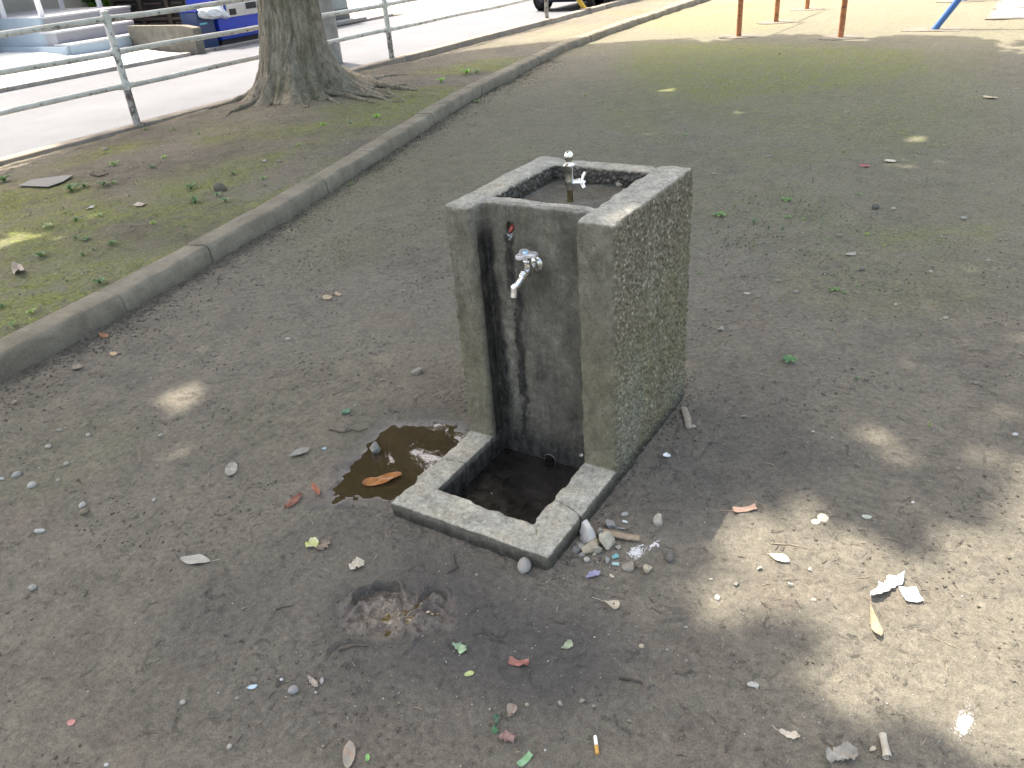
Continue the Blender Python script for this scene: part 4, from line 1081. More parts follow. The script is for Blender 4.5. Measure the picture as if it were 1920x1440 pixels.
# gutter edging on the far side of the street
def blocks(name, label, cat, y0, y1, x0, x1, z, L, mat, gap=0.008, nm='edging_block'):
    root = thing(name, ((x0 + x1) / 2, y0, 0), label, cat); y = y0
    while y < y1:
        MB().box(x0, x1, y + gap / 2, min(y + L, y1) - gap / 2, -0.12, z + random.uniform(-.004, .004), 0.008).build(nm, mat, root); y += L
blocks('gutter_edging', 'long narrow concrete gutter edging on the far side of the street', 'edging', -1.0, 7.5, -10.80, -10.63, 0.075, 0.6, M_gutter)
blocks('gutter_edging', 'concrete gutter edging under the blue vending machine', 'edging', 7.55, 12.3, -10.95, -10.80, 0.055, 0.6, M_gutter)

# pale apron rising from gutter to steps
ya = np.linspace(-2, 7.52, 60); ua = np.linspace(0, 1, 24)
Ya, Ua = np.meshgrid(ya, ua, indexing='ij'); Xa = -10.805 - 3.4 * Ua
Za = 0.06 + 0.16 * sstep(0, 0.7, Ua) - 0.04 * np.exp(-((Ya - 7.2) / 0.5) ** 2) * Ua
me = fast_mesh('driveway_apron', np.stack([Xa.ravel(), Ya.ravel(), Za.ravel()], 1), grid_faces(60, 24)[:, ::-1])
g = link('driveway_apron', me, M_apron); tag(g, kind='structure')
g = MB().box(-18, -10.96, 7.53, 13.2, -0.1, 0.035).build('house_forecourt', simple('forecourt_concrete', (0.30, 0.28, 0.26), 0.9, 0.12, 4, 0.3, 60)); tag(g, kind='structure')
g = MB().box(-24, -10.62, 13.21, 40, -0.1, 0.022).build('far_paving', simple('pale_paving', (0.40, 0.385, 0.33), 0.9, 0.1, 4, 0.3, 60)); tag(g, kind='structure')

# entrance steps
root = thing('entrance_steps', (-12.6, 7.2, 0.1), 'pale blue and grey tiled entrance steps with a landing beyond the fence', 'steps')
def step_(x0, x1, y0, y1, z0, z1, nm):
    MB().box(x0, x1, y0, y1, z0, z1 - 0.03).build(nm + '_riser', M_stepB if nm != 'lower' else M_stepC, root)
    MB().box(x0, x1 + 0.025, y0 - 0.012, y1 + 0.012, z1 - 0.0295, z1, 0.004).build(nm + '_tread', M_stepA, root)
step_(-12.75, -12.33, 6.50, 7.98, 0.05, 0.335, 'lower')
step_(-13.1, -12.66, 6.52, 8.0, 0.05, 0.525, 'middle')
step_(-15.8, -12.98, 6.58, 8.25, 0.05, 0.745, 'landing')
MB().box(-15.8, -12.36, 6.44, 6.50, 0.05, 0.30).build('side_wall', M_stepC, root)
b = MB().prism([(-15.8, 0.05), (-12.99, 0.05), (-12.99, 0.74), (-15.8, 0.74)], 0, 0.055, Matrix.Translation((0, 6.575, 0)) @ Matrix.Rotation(math.pi / 2, 4, 'X')); b.build('side_wall', M_stepC, root)
# white porch posts; the roof is unseen, added to cast shade
root = thing('porch', (-14.0, 7.4, 0.74), 'white porch posts on the tiled landing with an added unseen roof', 'porch')
for (x, y) in ((-13.12, 6.66), (-14.35, 6.70), (-13.75, 8.18), (-14.95, 8.18)):
    MB().box(x - 0.035, x + 0.035, y - 0.035, y + 0.035, 0.745, 2.9, 0.004).build('porch_post', M_white, root)
MB().box(-16.1, -14.3, 5.6, 8.6, 2.9, 3.05, 0.01).build('shade_roof', M_wall, root)
b = MB()
for z in (1.15, 1.5): b.box(-14.95, -13.75, 8.165, 8.195, z, z + 0.03)
b.build('hand_rail', M_white, root)
# hedge behind the porch
g_ = np.random.default_rng(5); n = 9000
P = np.stack([g_.uniform(-17.5, -14.3, n), g_.uniform(9.4, 10.2, n), g_.uniform(0.05, 2.0, n)], 1)
me = leaf_cloud(P, 0.12, 77, 0.9); me.name = 'hedge_leaves'
root = thing('garden_hedge', (-16, 9.8, 0.03), 'bright green hedge behind the white porch posts', 'hedge')
link('hedge_leaves', me, M_hedge, root)
b = MB()
for k in range(8): b.tube([(-17.3 + k * .4, 9.8, 0.0), (-17.2 + k * .4, 9.75, 1.7)], [0.03, 0.01], 8)
b.build('hedge_stem', M_bark, root)
# the house behind: far wall, dark lattice gate, cream wall
root = thing('house', (-18, 9, 0), 'cream two storey house behind the steps', 'house')
MB().box(-24, -16.2, 4.0, 14, 0, 5.4).build('wall', M_wall, root)
MB().box(-24.4, -15.9, 3.6, 14.4, 5.4, 5.6, 0.02).build('roof', M_plinth, root)
for (y, z) in ((5.2, 1.2), (10.8, 1.2), (5.2, 3.6), (8.0, 3.6), (10.8, 3.6)):
    MB().box(-16.19, -16.12, y, y + 1.3, z, z + 1.2, 0.01).build('window_frame', M_silver, root)
    MB().box(-16.118, -16.11, y + 0.06, y + 1.24, z + 0.06, z + 1.14).build('window_pane', M_glass, root)
def lattice_gate():
    root = thing('lattice_gate', (-13.3, 9.0, 0.03), 'dark brown timber lattice gate between the porch and the cream wall', 'gate')
    y = 9.0; x0, x1 = -14.6, -11.72
    MB().box(x0, x1, y + 0.03, y + 0.06, 0.04, 2.3).build('backing_panel', M_dark, root)
    for x in (x0, -13.75, -12.95, -12.35, x1 - 0.16): MB().box(x, x + 0.10, y - 0.03, y + 0.028, 0.04, 2.3, 0.004).build('upright', M_dwood, root)
    for k in range(4): MB().box(-12.25 + 0.095 * k, -12.19 + 0.095 * k, y - 0.022, y + 0.027, 0.05, 2.28, 0.003).build('slat', M_dwood, root)
    for z in (0.12, 0.42, 0.78, 1.12, 1.5, 1.95):
        MB().box(x0 + 0.1, -12.36, y - 0.02, y + 0.026, z, z + 0.05, 0.003).build('cross_bar', M_dwood, root)
    for (xa, xb) in ((-14.5, -13.78), (-13.63, -12.98), (-12.83, -12.38)):
        for z in (0.24, 0.58, 0.92):
            MB().tube([(xa + 0.06, y - 0.01, z), (xb - 0.06, y - 0.01, z), (xb - 0.06, y - 0.01, z + 0.13), (xa + 0.06, y - 0.01, z + 0.13), (xa + 0.06, y - 0.01, z)], 0.012, 8).build('frame_bar', M_dwood, root)
lattice_gate()
root = thing('cream_wall', (-11.5, 8.95, 0.03), 'cream wall with a teal band beside the blue vending machine', 'wall')
MB().box(-11.71, -10.95, 9.60, 9.72, 0.03, 2.6).build('wall_panel', M_wall, root)
MB().box(-11.71, -11.45, 8.90, 9.59, 0.03, 2.6).build('wall_panel', M_wall, root)
MB().box(-11.715, -11.38, 8.86, 8.895, 0.36, 0.60, 0.004).build('teal_band', M_teal, root)
MB().box(-11.447, -11.40, 8.90, 9.58, 0.36, 0.60, 0.004).build('teal_band', M_teal, root)
MB().tube([(-11.42, 8.84, 0.04), (-11.42, 8.84, 2.6)], 0.03, 14).build('down_pipe', M_white, root)

# concrete block wall
root = thing('low_wall', (-11.4, 7.7, 0.03), 'low rough concrete wall running from the steps to the gutter', 'wall')
b = MB(); bm = bmesh.new(); 
poly = [(-12.35, 0.03), (-10.62, 0.0), (-10.60, 0.42), (-10.9, 0.46), (-12.35, 0.47)]
MB().prism(poly, 0, 0.16, Matrix.Translation((0, 7.80, 0)) @ Matrix.Rotation(math.pi / 2, 4, 'X'), 0.012).build('wall_body', M_block, root)

# vending machine, its lower part is what the picture shows
def vending():
    x = -10.90; y0, y1 = 8.42, 9.55
    root = thing('vending_machine', (-11.3, 9.0, 0.03), 'bright blue vending machine with a silver delivery slot', 'vending machine')
    MB().box(-11.62 + 0.0, x, y0, y1, 0.13, 1.83, 0.012).build('cabinet', M_vblue, root)
    MB().box(-11.6, x - 0.06, y0 + 0.03, y1 - 0.03, 0.0, 0.129).build('base', M_dark, root)
    MB().box(x + 0.001, x + 0.022, y0 + 0.22, y1 - 0.10, 0.47, 0.70, 0.006).build('delivery_frame', M_silver, root)
    MB().box(x + 0.020, x + 0.026, y0 + 0.27, y0 + 0.42, 0.50, 0.60, 0.002).build('delivery_opening', M_dark, root)
    MB().box(x + 0.020, x + 0.026, y0 + 0.66, y0 + 0.90, 0.56, 0.66, 0.002).build('delivery_opening', M_dark, root)
    MB().box(x + 0.023, x + 0.034, y0 + 0.24, y1 - 0.12, 0.665, 0.69, 0.003).build('silver_trim', M_white, root)
    MB().lathe([(0, 0.055), (0.008, 0.055), (0.010, 0.045)], (x + 0.001, y0 + 0.12, 0.66), (1, 0, 0), 28).build('round_badge', M_white, root)
    MB().lathe([(0, 0.036), (0.003, 0.036)], (x + 0.0105, y0 + 0.12, 0.66), (1, 0, 0), 28).build('badge_centre', M_silver, root)
    MB().box(x + 0.001, x + 0.012, y0 + 0.06, y1 - 0.06, 1.0, 1.72, 0.004).build('display_window', M_glass, root)
    MB().box(x + 0.001, x + 0.01, y0 + 0.01, y1 - 0.01, 0.15, 0.165, 0.002).build('lower_seam', M_navy, root)
vending()
root = thing('recycling_bin', (-11.0, 8.2, 0.03), 'navy blue recycling bin standing against the vending machine', 'bin')
MB().box(-11.35, -10.93, 8.02, 8.36, 0.04, 0.62, 0.02).build('bin_body', M_navy, root)
MB().box(-11.37, -10.915, 8.01, 8.37, 0.621, 0.70, 0.02).build('bin_lid', M_vblue, root)
MB().box(-10.929, -10.918, 8.05, 8.20, 0.42, 0.45, 0.003).build('teal_strip', simple('pale_teal_plastic', (0.10, 0.42, 0.55), 0.4, 0.05), root)
# plastic bag draped over the bin
bm = bmesh.new(); bmesh.ops.create_icosphere(bm, subdivisions=4, radius=1.0)
for v in bm.verts:
    c = v.co; k = 0.12 * n2(c.x * 4 + 1, c.y * 4 + c.z * 3, 5) + 0.07 * n2(c.x * 11, c.y * 11 + c.z * 9, 6)
    v.co = Vector((c.x * 0.15, c.y * 0.30, c.z * 0.11)) * (1 + float(k))
    if v.co.y > 0.12: v.co.z -= 0.10 * (v.co.y - 0.12) / 0.2
    v.co.x = max(v.co.x, -0.16)
o = MB().bm(bm, Matrix.Translation((-10.87, 8.32, 0.60))).build('plastic_bag', M_bag, None, (-10.87, 8.32, 0.60)); tag(o, 'crumpled white plastic bag hanging over the navy bin', 'bag')

root = thing('gate_pillar', (-11.2, 11.3, 0.03), 'square grey gate pillar with dark plinth behind the utility pole', 'pillar')
MB().box(-11.75, -10.98, 10.55, 11.85, 0.10, 0.30, 0.01).build('plinth', M_plinth, root)
MB().box(-11.75, -10.99, 10.56, 11.84, 0.30, 1.60, 0.01).build('pillar_block', M_pillar, root)
MB().box(-11.78, -10.75, 10.4, 12.1, 0.03, 0.099, 0.01).build('pillar_footing', M_gutter, root)
# beige cabinet at the far left
root = thing('beige_cabinet', (-14.4, 6.0, 0.1), 'beige box on a black metal stand left of the steps', 'cabinet')
MB().box(-15.3, -14.5, 5.5, 6.36, 0.98, 1.7, 0.03).build('cabinet_box', simple('beige_plastic', (0.33, 0.31, 0.26), 0.5, 0.08), root)
MB().box(-15.28, -14.52, 5.55, 6.32, 0.76, 0.979, 0.03).build('cabinet_tray', M_dark, root)
for (x, y) in ((-14.6, 5.6), (-14.6, 6.28), (-15.2, 5.6), (-15.2, 6.28)):
    MB().tube([(x, y, 0.12), (x, y, 0.78)], 0.03, 12).build('stand_leg', M_blackrub, root)

# parked car: its lower front corner shows behind the yellow barrier
def car(ox, oy):
    root = thing('parked_car', (ox, oy, 0.02), 'dark blue parked car behind the fence with a yellow number plate', 'car')
    Wc = 1.26; prof = [(0.0, 0.30), (0.05, 0.55), (0.15, 0.80), (0.75, 0.95), (1.25, 1.45), (1.5, 1.56), (2.9, 1.58), (3.25, 1.45), (3.36, 0.95), (3.38, 0.35), (3.3, 0.22), (0.08, 0.15)]
    bm = bmesh.new(); vs = [bm.verts.new((0, y, z)) for y, z in prof]; f = bm.faces.new(vs)
    r = bmesh.ops.extrude_face_region(bm, geom=[f]); bmesh.ops.translate(bm, vec=(-Wc, 0, 0), verts=[q for q in r['geom'] if isinstance(q, bmesh.types.BMVert)])
    for v in bm.verts:
        if v.co.z > 1.0: v.co.x += (0.12 if v.co.x < -Wc / 2 else -0.12)
        if v.co.y < 0.1 : v.co.x += (0.10 if v.co.x < -Wc / 2 else -0.10)
    bmesh.ops.recalc_face_normals(bm, faces=bm.faces); bmesh.ops.bevel(bm, geom=bm.edges[:], offset=0.05, segments=3, affect='EDGES')
    T = Matrix.Translation((ox, oy, 0.02))
    MB().bm(bm, T).build('car_body', M_car, root)
    for y in (0.42, 2.62):
        for sx in (0.012, -Wc - 0.012 + 0.17):
            w = thing_w = MB().lathe([(-0.085, 0.20), (-0.085, 0.255), (-0.07, 0.278), (0.07, 0.278), (0.085, 0.255), (0.085, 0.20)], (ox + sx - 0.085, oy + y, 0.02 + 0.278), (1, 0, 0), 40).build('tyre', M_tyre, root)
            MB().lathe([(-0.08, 0.195), (0.06, 0.195), (0.072, 0.16), (0.06, 0.05), (0.075, 0.03)], (ox + sx - 0.085, oy + y, 0.02 + 0.278), (1, 0, 0), 40).build('wheel_rim', M_silver, w)
            MB().lathe([(0, 0.31), (0.01, 0.31), (0.012, 0.285)], (ox + (0.0 if sx > 0 else -Wc - 0.012), oy + y, 0.31), (1, 0, 0), 40).build('wheel_arch', M_blackrub, root)
    MB().box(ox - 0.92, ox - 0.59, oy - 0.018, oy + 0.02, 0.24, 0.40, 0.004).build('number_plate', simple('yellow_plate', (0.75, 0.58, 0.05), 0.4, 0.03), root)
    MB().box(ox + 0.001, ox + 0.02, oy + 1.0, oy + 2.36, 0.25, 0.31, 0.006).build('sill_trim', M_silver, root)
    for sx in (-0.30, -0.96): MB().box(ox + sx - 0.14, ox + sx + 0.14, oy + 0.02, oy + 0.10, 0.62, 0.78, 0.03).build('headlight', M_glass, root)
    for s_ in (0.0005, -Wc - 0.012 + 0.0005):
        b = MB().add([(ox + s_ + (-0.05 if s_ > 0 else 0.05), oy + 1.02, 1.0), (ox + s_ + (-0.05 if s_ > 0 else 0.05), oy + 3.1, 1.0), (ox + s_ + (-0.115 if s_ > 0 else 0.115), oy + 3.0, 1.42), (ox + s_ + (-0.115 if s_ > 0 else 0.115), oy + 1.35, 1.42)], [(0, 1, 2, 3)])
        b.build('side_window', M_glass, root)
car(-6.06, 12.95)

# ------------------------------------------------------------------ playground frames
def bars():
    root = thing('horizontal_bars', (-2.1, 11.1, 0), 'orange painted steel horizontal bars on the sunlit ground', 'horizontal bars')
    posts = [spot(1385, 68), spot(1455, 41), spot(1513, 17), spot(1576, 70)]
    hs = [1.05, 1.05, 0.85, 1.25]; hs[0] = 1.25
    for p, h in zip(posts, hs):
        MB().tube([(p.x, p.y, -0.1), (p.x, p.y, h), ], 0.034, 18).lathe([(0, 0.034), (0.012, 0.036), (0.02, 0.02)], (p.x, p.y, h), (0, 0, 1), 18).build('post', M_orange, root)
        vs = []; pts = []
        for k in range(22):
            a = 2 * math.pi * k / 22; r = 0.25 * (1 + 0.12 * math.sin(3 * a + p.x * 5) + 0.06 * math.sin(7 * a)); pts.append((p.x + r * math.cos(a), p.y + r * math.sin(a)))
        MB().prism(pts, p.z - 0.03, p.z + 0.004, None, 0.002).build('concrete_footing', M_collar, root)
    for a, b_, z in ((0, 1, 1.0), (1, 2, 0.80), (0, 3, 1.20)):
        A, B = posts[a], posts[b_]; MB().tube([(A.x, A.y, z), (B.x, B.y, z)], 0.016, 14).build('bar', M_orange, root)
bars()
def swing():
    b0 = spot(1742, 56)
    root = thing('swing_frame', (b0.x + 1.25, b0.y + 1.6, 0), 'blue steel swing frame whose slanted leg stands on a worn concrete pad', 'swing')
    ax_, az = b0.x + 1.30, 2.0; xb = b0.x + 2.6
    for y in (b0.y, b0.y + 3.2):
        yt = y + (0.12 if y == b0.y else -0.12)
        for x in (b0.x, xb):
            MB().tube([(x, y, -0.1), (ax_, yt, az)], 0.038, 16).build('leg', M_blue, root)
            MB().prism([(x - 0.30, y - 0.15), (x + 0.36, y - 0.18), (x + 0.34, y + 0.17), (x - 0.27, y + 0.19)], -0.05, gz(x, y) + 0.008, None, 0.004).build('concrete_pad', M_collar, root)
    MB().tube([(ax_, b0.y, az), (ax_, b0.y + 3.2, az)], 0.038, 16).build('top_beam', M_blue, root)
    for y in (b0.y + 0.95, b0.y + 2.2):
        st = MB().box(ax_ - 0.1, ax_ + 0.1, y - 0.22, y + 0.22, 0.42, 0.45, 0.006).build('seat', M_dwood, root)
        for s_ in (-0.2, 0.2): MB().tube([(ax_, y + s_, 0.45), (ax_, y + s_, az)], 0.008, 8).build('chain', M_silver, root)
swing()
k = 0
for (y0, y1, lab) in ((10.97, 11.93, 'square white concrete slab nearest the blue swing leg'), (12.08, 13.05, 'white concrete slab farther away at the right edge')):
    root = thing('paving_slab', (1.1, (y0 + y1) / 2, 0), lab, 'slab')
    zz = max(gz(0.7, y0), gz(1.4, y1)) + 0.01
    MB().box(0.66, 1.62, y0 + 0.03, y1 - 0.03, -0.05, zz + 0.012, 0.006).build('slab_top', M_slab, root)
    MB().box(0.60, 1.68, y0 - 0.02, y1 + 0.02, -0.05, zz, 0.006).build('slab_border', M_collar, root)

# ------------------------------------------------------------------ small stones and grit lying loose (uncountable)
def grit(name, n, region, smin, smax, power, seed, mat, dens=None, flat=0.7, label=None, zf=H, cat=None):
    g = np.random.default_rng(seed)
    (xa, xb), (ya_, yb) = region
    X = g.uniform(xa, xb, n * 3); Y = g.uniform(ya_, yb, n * 3)
    if dens == 'kerb':
        Y = ya_ + (yb - ya_) * g.uniform(0, 1, n * 3) ** 1.5; X = kx(Y) + 0.012 + g.exponential(0.085, n * 3); dens = lambda a, b: 0.35 + 0.65 * sstep(-0.4, 0.3, n2(a * 6, b * 6, 150))
    keep = X > kx(Y) + 0.012 if zf is H else ((X < kx(Y) - 0.17) & (X > -5.68))
    keep &= ~((X > -0.01) & (X < 0.535) & (Y > -0.42) & (Y < 0.565)); keep &= poly_sd(P1, X, Y) > 0.005
    if dens is not None: keep &= g.uniform(0, 1, n * 3) < dens(X, Y)
    X = X[keep][:n]; Y = Y[keep][:n]; m_ = len(X)
    S = smin + (smax - smin) * g.power(power, m_) if power >= 1 else smin + (smax - smin) * (g.uniform(0, 1, m_) ** (1 / power))
    base = np.array([(1, 0, 0), (-1, 0, 0), (0, 1, 0), (0, -1, 0), (0, 0, 1), (0, 0, -1)], dtype=np.float64)
    V = base[None] * (S[:, None, None] * 0.5) * g.uniform(0.6, 1.25, (m_, 6, 1)); V = V + g.normal(0, 0.10, (m_, 6, 3)) * S[:, None, None]
    V[:, :, 2] *= flat
    a = g.uniform(0, 2 * math.pi, m_); ca, sa = np.cos(a)[:, None], np.sin(a)[:, None]
    vx = V[:, :, 0] * ca - V[:, :, 1] * sa; vy = V[:, :, 0] * sa + V[:, :, 1] * ca
    V = np.stack([vx + X[:, None], vy + Y[:, None], V[:, :, 2] + (zf(X, Y) + S * 0.12)[:, None]], -1).reshape(-1, 3)
    F0 = np.array([(0, 2, 4), (2, 1, 4), (1, 3, 4), (3, 0, 4), (2, 0, 5), (1, 2, 5), (3, 1, 5), (0, 3, 5)])
    Fq = (np.arange(m_)[:, None, None] * 6 + F0[None]).reshape(-1, 3)
    me = fast_mesh(name, V, Fq, smooth=False)
    pal = np.array([(0.42, 0.40, 0.36), (0.30, 0.28, 0.24), (0.20, 0.185, 0.155), (0.13, 0.118, 0.10), (0.33, 0.27, 0.20), (0.50, 0.49, 0.46), (0.10, 0.09, 0.08)])
    pw = np.array([.14, .22, .26, .2, .08, .05, .05]); c = pal[g.choice(len(pal), m_, p=pw)] * g.uniform(0.8, 1.15, (m_, 1))
    attr_col(me, 'tint', np.repeat(c, 6, axis=0))
    o = link(name, me, mat); tag(o, label, cat, kind='stuff'); return o
_t = NT('grit_stone'); M_grit = _t.fin(_t.at('tint', 'Color'), 0.9, None, None, 0.3)
_t = NT('soil_crumb'); M_crumb = _t.fin(_t.ramp(_t.noise(30, 3, 0.6, _t.pos()), [(0.3, (0.088, 0.078, 0.064)), (0.7, (0.185, 0.165, 0.132))]), 0.95, _t.bump(_t.noise(400, 3, 0.6, _t.pos()), 0.5, 0.002), None, 0.2)
patch = lambda X, Y: 0.25 + 0.75 * sstep(-0.3, 0.6, n2(X * 2.3, Y * 2.3, 140) + 0.5 * n2(X * 7, Y * 7, 141))
sunpatch = lambda X, Y: np.clip(patch(X, Y) * (0.35 + 0.65 * sstep(0.2, 1.0, X)), 0, 1)
grit('fine_grit', 15000, ((-2.2, 1.75), (-1.5, 1.6)), 0.0012, 0.0050, 0.45, 1, M_grit, sunpatch, 0.7, 'fine pale grit scattered over the park ground near the fountain', cat='gravel')
grit('fine_grit', 7000, ((-4.2, 1.7), (1.5, 6.5)), 0.0025, 0.011, 0.5, 2, M_grit, patch, 0.7, 'loose grit scattered over the ground behind the fountain', cat='gravel')
grit('gravel', 650, ((-2.2, 1.75), (-1.5, 2.5)), 0.005, 0.011, 0.6, 3, M_grit, patch, 0.6, 'small loose pebbles scattered around the fountain', cat='gravel')
kb = lambda X, Y: np.clip(np.exp(-(X - kx(Y)) / 0.16) * (0.4 + 0.6 * sstep(-0.4, 0.3, n2(X * 6, Y * 6, 150))), 0, 1)
grit('soil_crumbs', 11000, ((-4.3, -1.4), (-0.9, 7.5)), 0.003, 0.015, 0.45, 4, M_crumb, 'kerb', 0.75, 'dark crumbs of soil gathered along the foot of the kerb', cat='soil')
grit('soil_crumbs', 8000, ((-1.9, 1.7), (-1.4, 2.5)), 0.003, 0.013, 0.4, 5, M_crumb, lambda X, Y: 0.9 * sstep(0.0, 0.7, n2(X * 5, Y * 5, 151) + 0.3 * n2(X * 17, Y * 17, 152)), 0.7, 'dark clods of trampled soil around the fountain', cat='soil')
foot = lambda X, Y: np.exp(-np.clip(np.maximum(X - 0.53, Y - 0.56), 0, 9) / 0.05) * (X > 0.5) * (Y > -0.45) + 0.9 * np.exp(-np.clip(-0.415 - Y, 0, 9) / 0.02) * (X > 0) * (X < 0.53)
grit('soil_crumbs', 1500, ((-0.05, 0.8), (-0.5, 0.7)), 0.003, 0.013, 0.5, 6, M_crumb, foot, 0.75, 'soil crumbs and mortar bits along the foot of the fountain', cat='soil')
grit('strip_litter', 7000, ((-5.7, -2.0), (-0.6, 8.5)), 0.003, 0.015, 0.45, 7, M_grit, lambda X, Y: 0.3 + 0.7 * sstep(-0.2, 0.5, n2(X * 3, Y * 3, 153)), 0.5, 'dry litter and grit on the planting strip', zf=HS, cat='litter')

def straws(name, n, region, seed, label, zf=H, mat=None, lmin=0.008, lmax=0.035, dens=None):
    g = np.random.default_rng(seed); (xa, xb), (ya_, yb) = region
    X = g.uniform(xa, xb, n); Y = g.uniform(ya_, yb, n)
    k_ = (X > kx(Y) + 0.01) if zf is H else ((X < kx(Y) - 0.17) & (X > -5.65))
    k_ &= ~((X > -0.02) & (X < 0.55) & (Y > -0.44) & (Y < 0.58)); k_ &= poly_sd(P1, X, Y) > 0.01
    if dens is not None: k_ &= g.uniform(0, 1, n) < dens(X, Y)
    b = MB()
    for x, y in zip(X[k_], Y[k_]):
        L = float(g.uniform(lmin, lmax)); a = float(g.uniform(0, math.pi)); w = float(g.uniform(0.0004, 0.0011)); z = float(zf(x, y)) + w
        d = Vector((math.cos(a), math.sin(a), 0)) * L / 2; m_ = Vector((-d.y, d.x, 0)) * float(g.uniform(-.3, .3)); c = Vector((x, y, z))
        b.tube([c - d, c + m_ * 0.6 + Vector((0, 0, L * .05)), c + d + Vector((0, 0, L * float(g.uniform(0, .12))))], [w, w, w * 0.6], 4)
    o = b.build(name, mat); tag(o, label, 'litter', kind='stuff')
M_straw = simple('dry_straw', (0.30, 0.25, 0.18), 0.8, 0.3, 50, 0)
M_dktwig = simple('dark_twig', (0.060, 0.050, 0.042), 0.85, 0.3, 50, 0)
straws('dry_stalks', 420, ((-2.1, 1.7), (-1.4, 3.0)), 61, 'thin dry stalks and needles scattered on the park ground', mat=M_straw)
straws('dark_bits', 420, ((-2.1, 1.7), (-1.4, 2.5)), 62, 'thin dark plant fibres lying on the park ground', mat=M_dktwig, lmax=0.03)
straws('dry_stalks', 300, ((-5.6, -2.2), (-0.4, 6)), 63, 'dry stalks lying on the mossy planting strip', zf=HS, mat=M_straw, lmin=0.015, lmax=0.06)

def sprigs(name, n, dens, region, seed, label, zf=H):
    g = np.random.default_rng(seed); (xa, xb), (ya_, yb) = region
    X = g.uniform(xa, xb, n); Y = g.uniform(ya_, yb, n)
    k_ = g.uniform(0, 1, n) < dens(X, Y); k_ &= (X > kx(Y) + 0.02) if zf is H else ((X < kx(Y) - 0.17) & (X > -5.6))
    X = X[k_]; Y = Y[k_]; m_ = len(X); Z = zf(X, Y); a = g.uniform(0, 2 * math.pi, m_); L = g.uniform(0.008, 0.028, m_); w = L * 0.10
    dx, dy = np.cos(a), np.sin(a); le = g.uniform(0.3, 1.0, m_) * L
    V = np.stack([np.stack([X - dy * w, Y + dx * w, Z], 1), np.stack([X + dy * w, Y - dx * w, Z], 1), np.stack([X + dx * le * .5 + dy * w * .7, Y + dy * le * .5 - dx * w * .7, Z + L * .5], 1), np.stack([X + dx * le * .5 - dy * w * .7, Y + dy * le * .5 + dx * w * .7, Z + L * .5], 1), np.stack([X + dx * le, Y + dy * le, Z + L * .55], 1)], 1).reshape(-1, 3)
    i = np.arange(m_)[:, None] * 5; Fq = np.concatenate([i + np.array([[0, 1, 2]]), i + np.array([[0, 2, 3]]), i + np.array([[3, 2, 4]])], 0)
    o = link(name, fast_mesh(name, V, Fq, smooth=False), simple(name + '_mat', (0.13, 0.21, 0.06), 0.6, 0.4, 8, 0)); tag(o, label, 'grass', kind='stuff')
wp = ppoly([(1330, 350), (1560, 330), (1700, 420), (1680, 560), (1560, 640), (1400, 600), (1320, 480)])
sprigs('sparse_grass', 9000, lambda X, Y: (1 - sstep(-0.3, 0.2, poly_sd(wp, X, Y))) * sstep(0.1, 0.6, n2(X * 4, Y * 4, 160)) * 0.8, ((0.0, 2.2), (0.3, 3.6)), 71, 'sparse tiny grass blades on the bare ground right of the fountain')
sprigs('sparse_grass', 9000, lambda X, Y: sstep(0.2, 0.7, n2(X * 3, Y * 3, 161)) * 0.7, ((-5.6, -2.0), (-0.5, 6.5)), 72, 'sparse tiny grass blades on the mossy planting strip', HS)

# ------------------------------------------------------------------ leaves, scraps and stones one by one
def frame(px, py, ang):
    p = spot(px, py); a = math.radians(ang); q = spot(px + 6 * math.cos(a), py - 6 * math.sin(a))
    d = Vector((q.x - p.x, q.y - p.y, 0)); return p, d.normalized(), d.length / 6.0      # metres per pixel in that direction

def across(px, py, ang):
    return frame(px, py, ang + 90)[2]

SHAPES = {
    'lance': [(0, 0.0), (.12, .35), (.3, .8), (.5, 1.0), (.7, .9), (.88, .5), (1, .02)],
    'oval': [(0, 0.05), (.08, .5), (.22, .85), (.45, 1.0), (.7, .95), (.88, .65), (1, .05)],
    'obov': [(0, 0.02), (.2, .25), (.4, .55), (.6, .85), (.8, 1.0), (.93, .7), (1, .15)],
    'rect': [(0, .9), (.02, 1), (.3, .95), (.6, 1.0), (.9, .92), (.98, 1.0), (1, .9)],
    'torn': [(0, .2), (.12, .7), (.25, .5), (.4, .95), (.55, .75), (.75, 1.0), (.9, .45), (1, .2)]}

def leaf_bm(L, W, shape, curl, fold, wav, seed, jag=0.0, n=14, m=6):
    rr = random.Random(seed); sx = [s[0] for s in SHAPES[shape]]; sy = [s[1] for s in SHAPES[shape]]
    vs = []; 
    for i in range(n + 1):
        t = i / n; w = float(np.interp(t, sx, sy)) * W / 2
        for j in range(m + 1):
            s_ = j / m * 2 - 1; ww = w * (1 + jag * (rr.random() - 0.6) * (abs(s_) > 0.9))
            x = (t - 0.5) * L; y = s_ * ww + 0.05 * L * math.sin(t * 2.2 + seed)
            z = abs(s_) * w * fold + curl * L * ((t - 0.5) ** 2) * 1.6 + wav * L * 0.06 * math.sin(7 * t + 2.4 * s_ + seed) + wav * L * 0.03 * math.sin(13 * t - 5 * s_ + seed)
            vs.append((x, y, z))
    fs = [(i * (m + 1) + j, (i + 1) * (m + 1) + j, (i + 1) * (m + 1) + j + 1, i * (m + 1) + j + 1) for i in range(n) for j in range(m)]
    return vs, fs

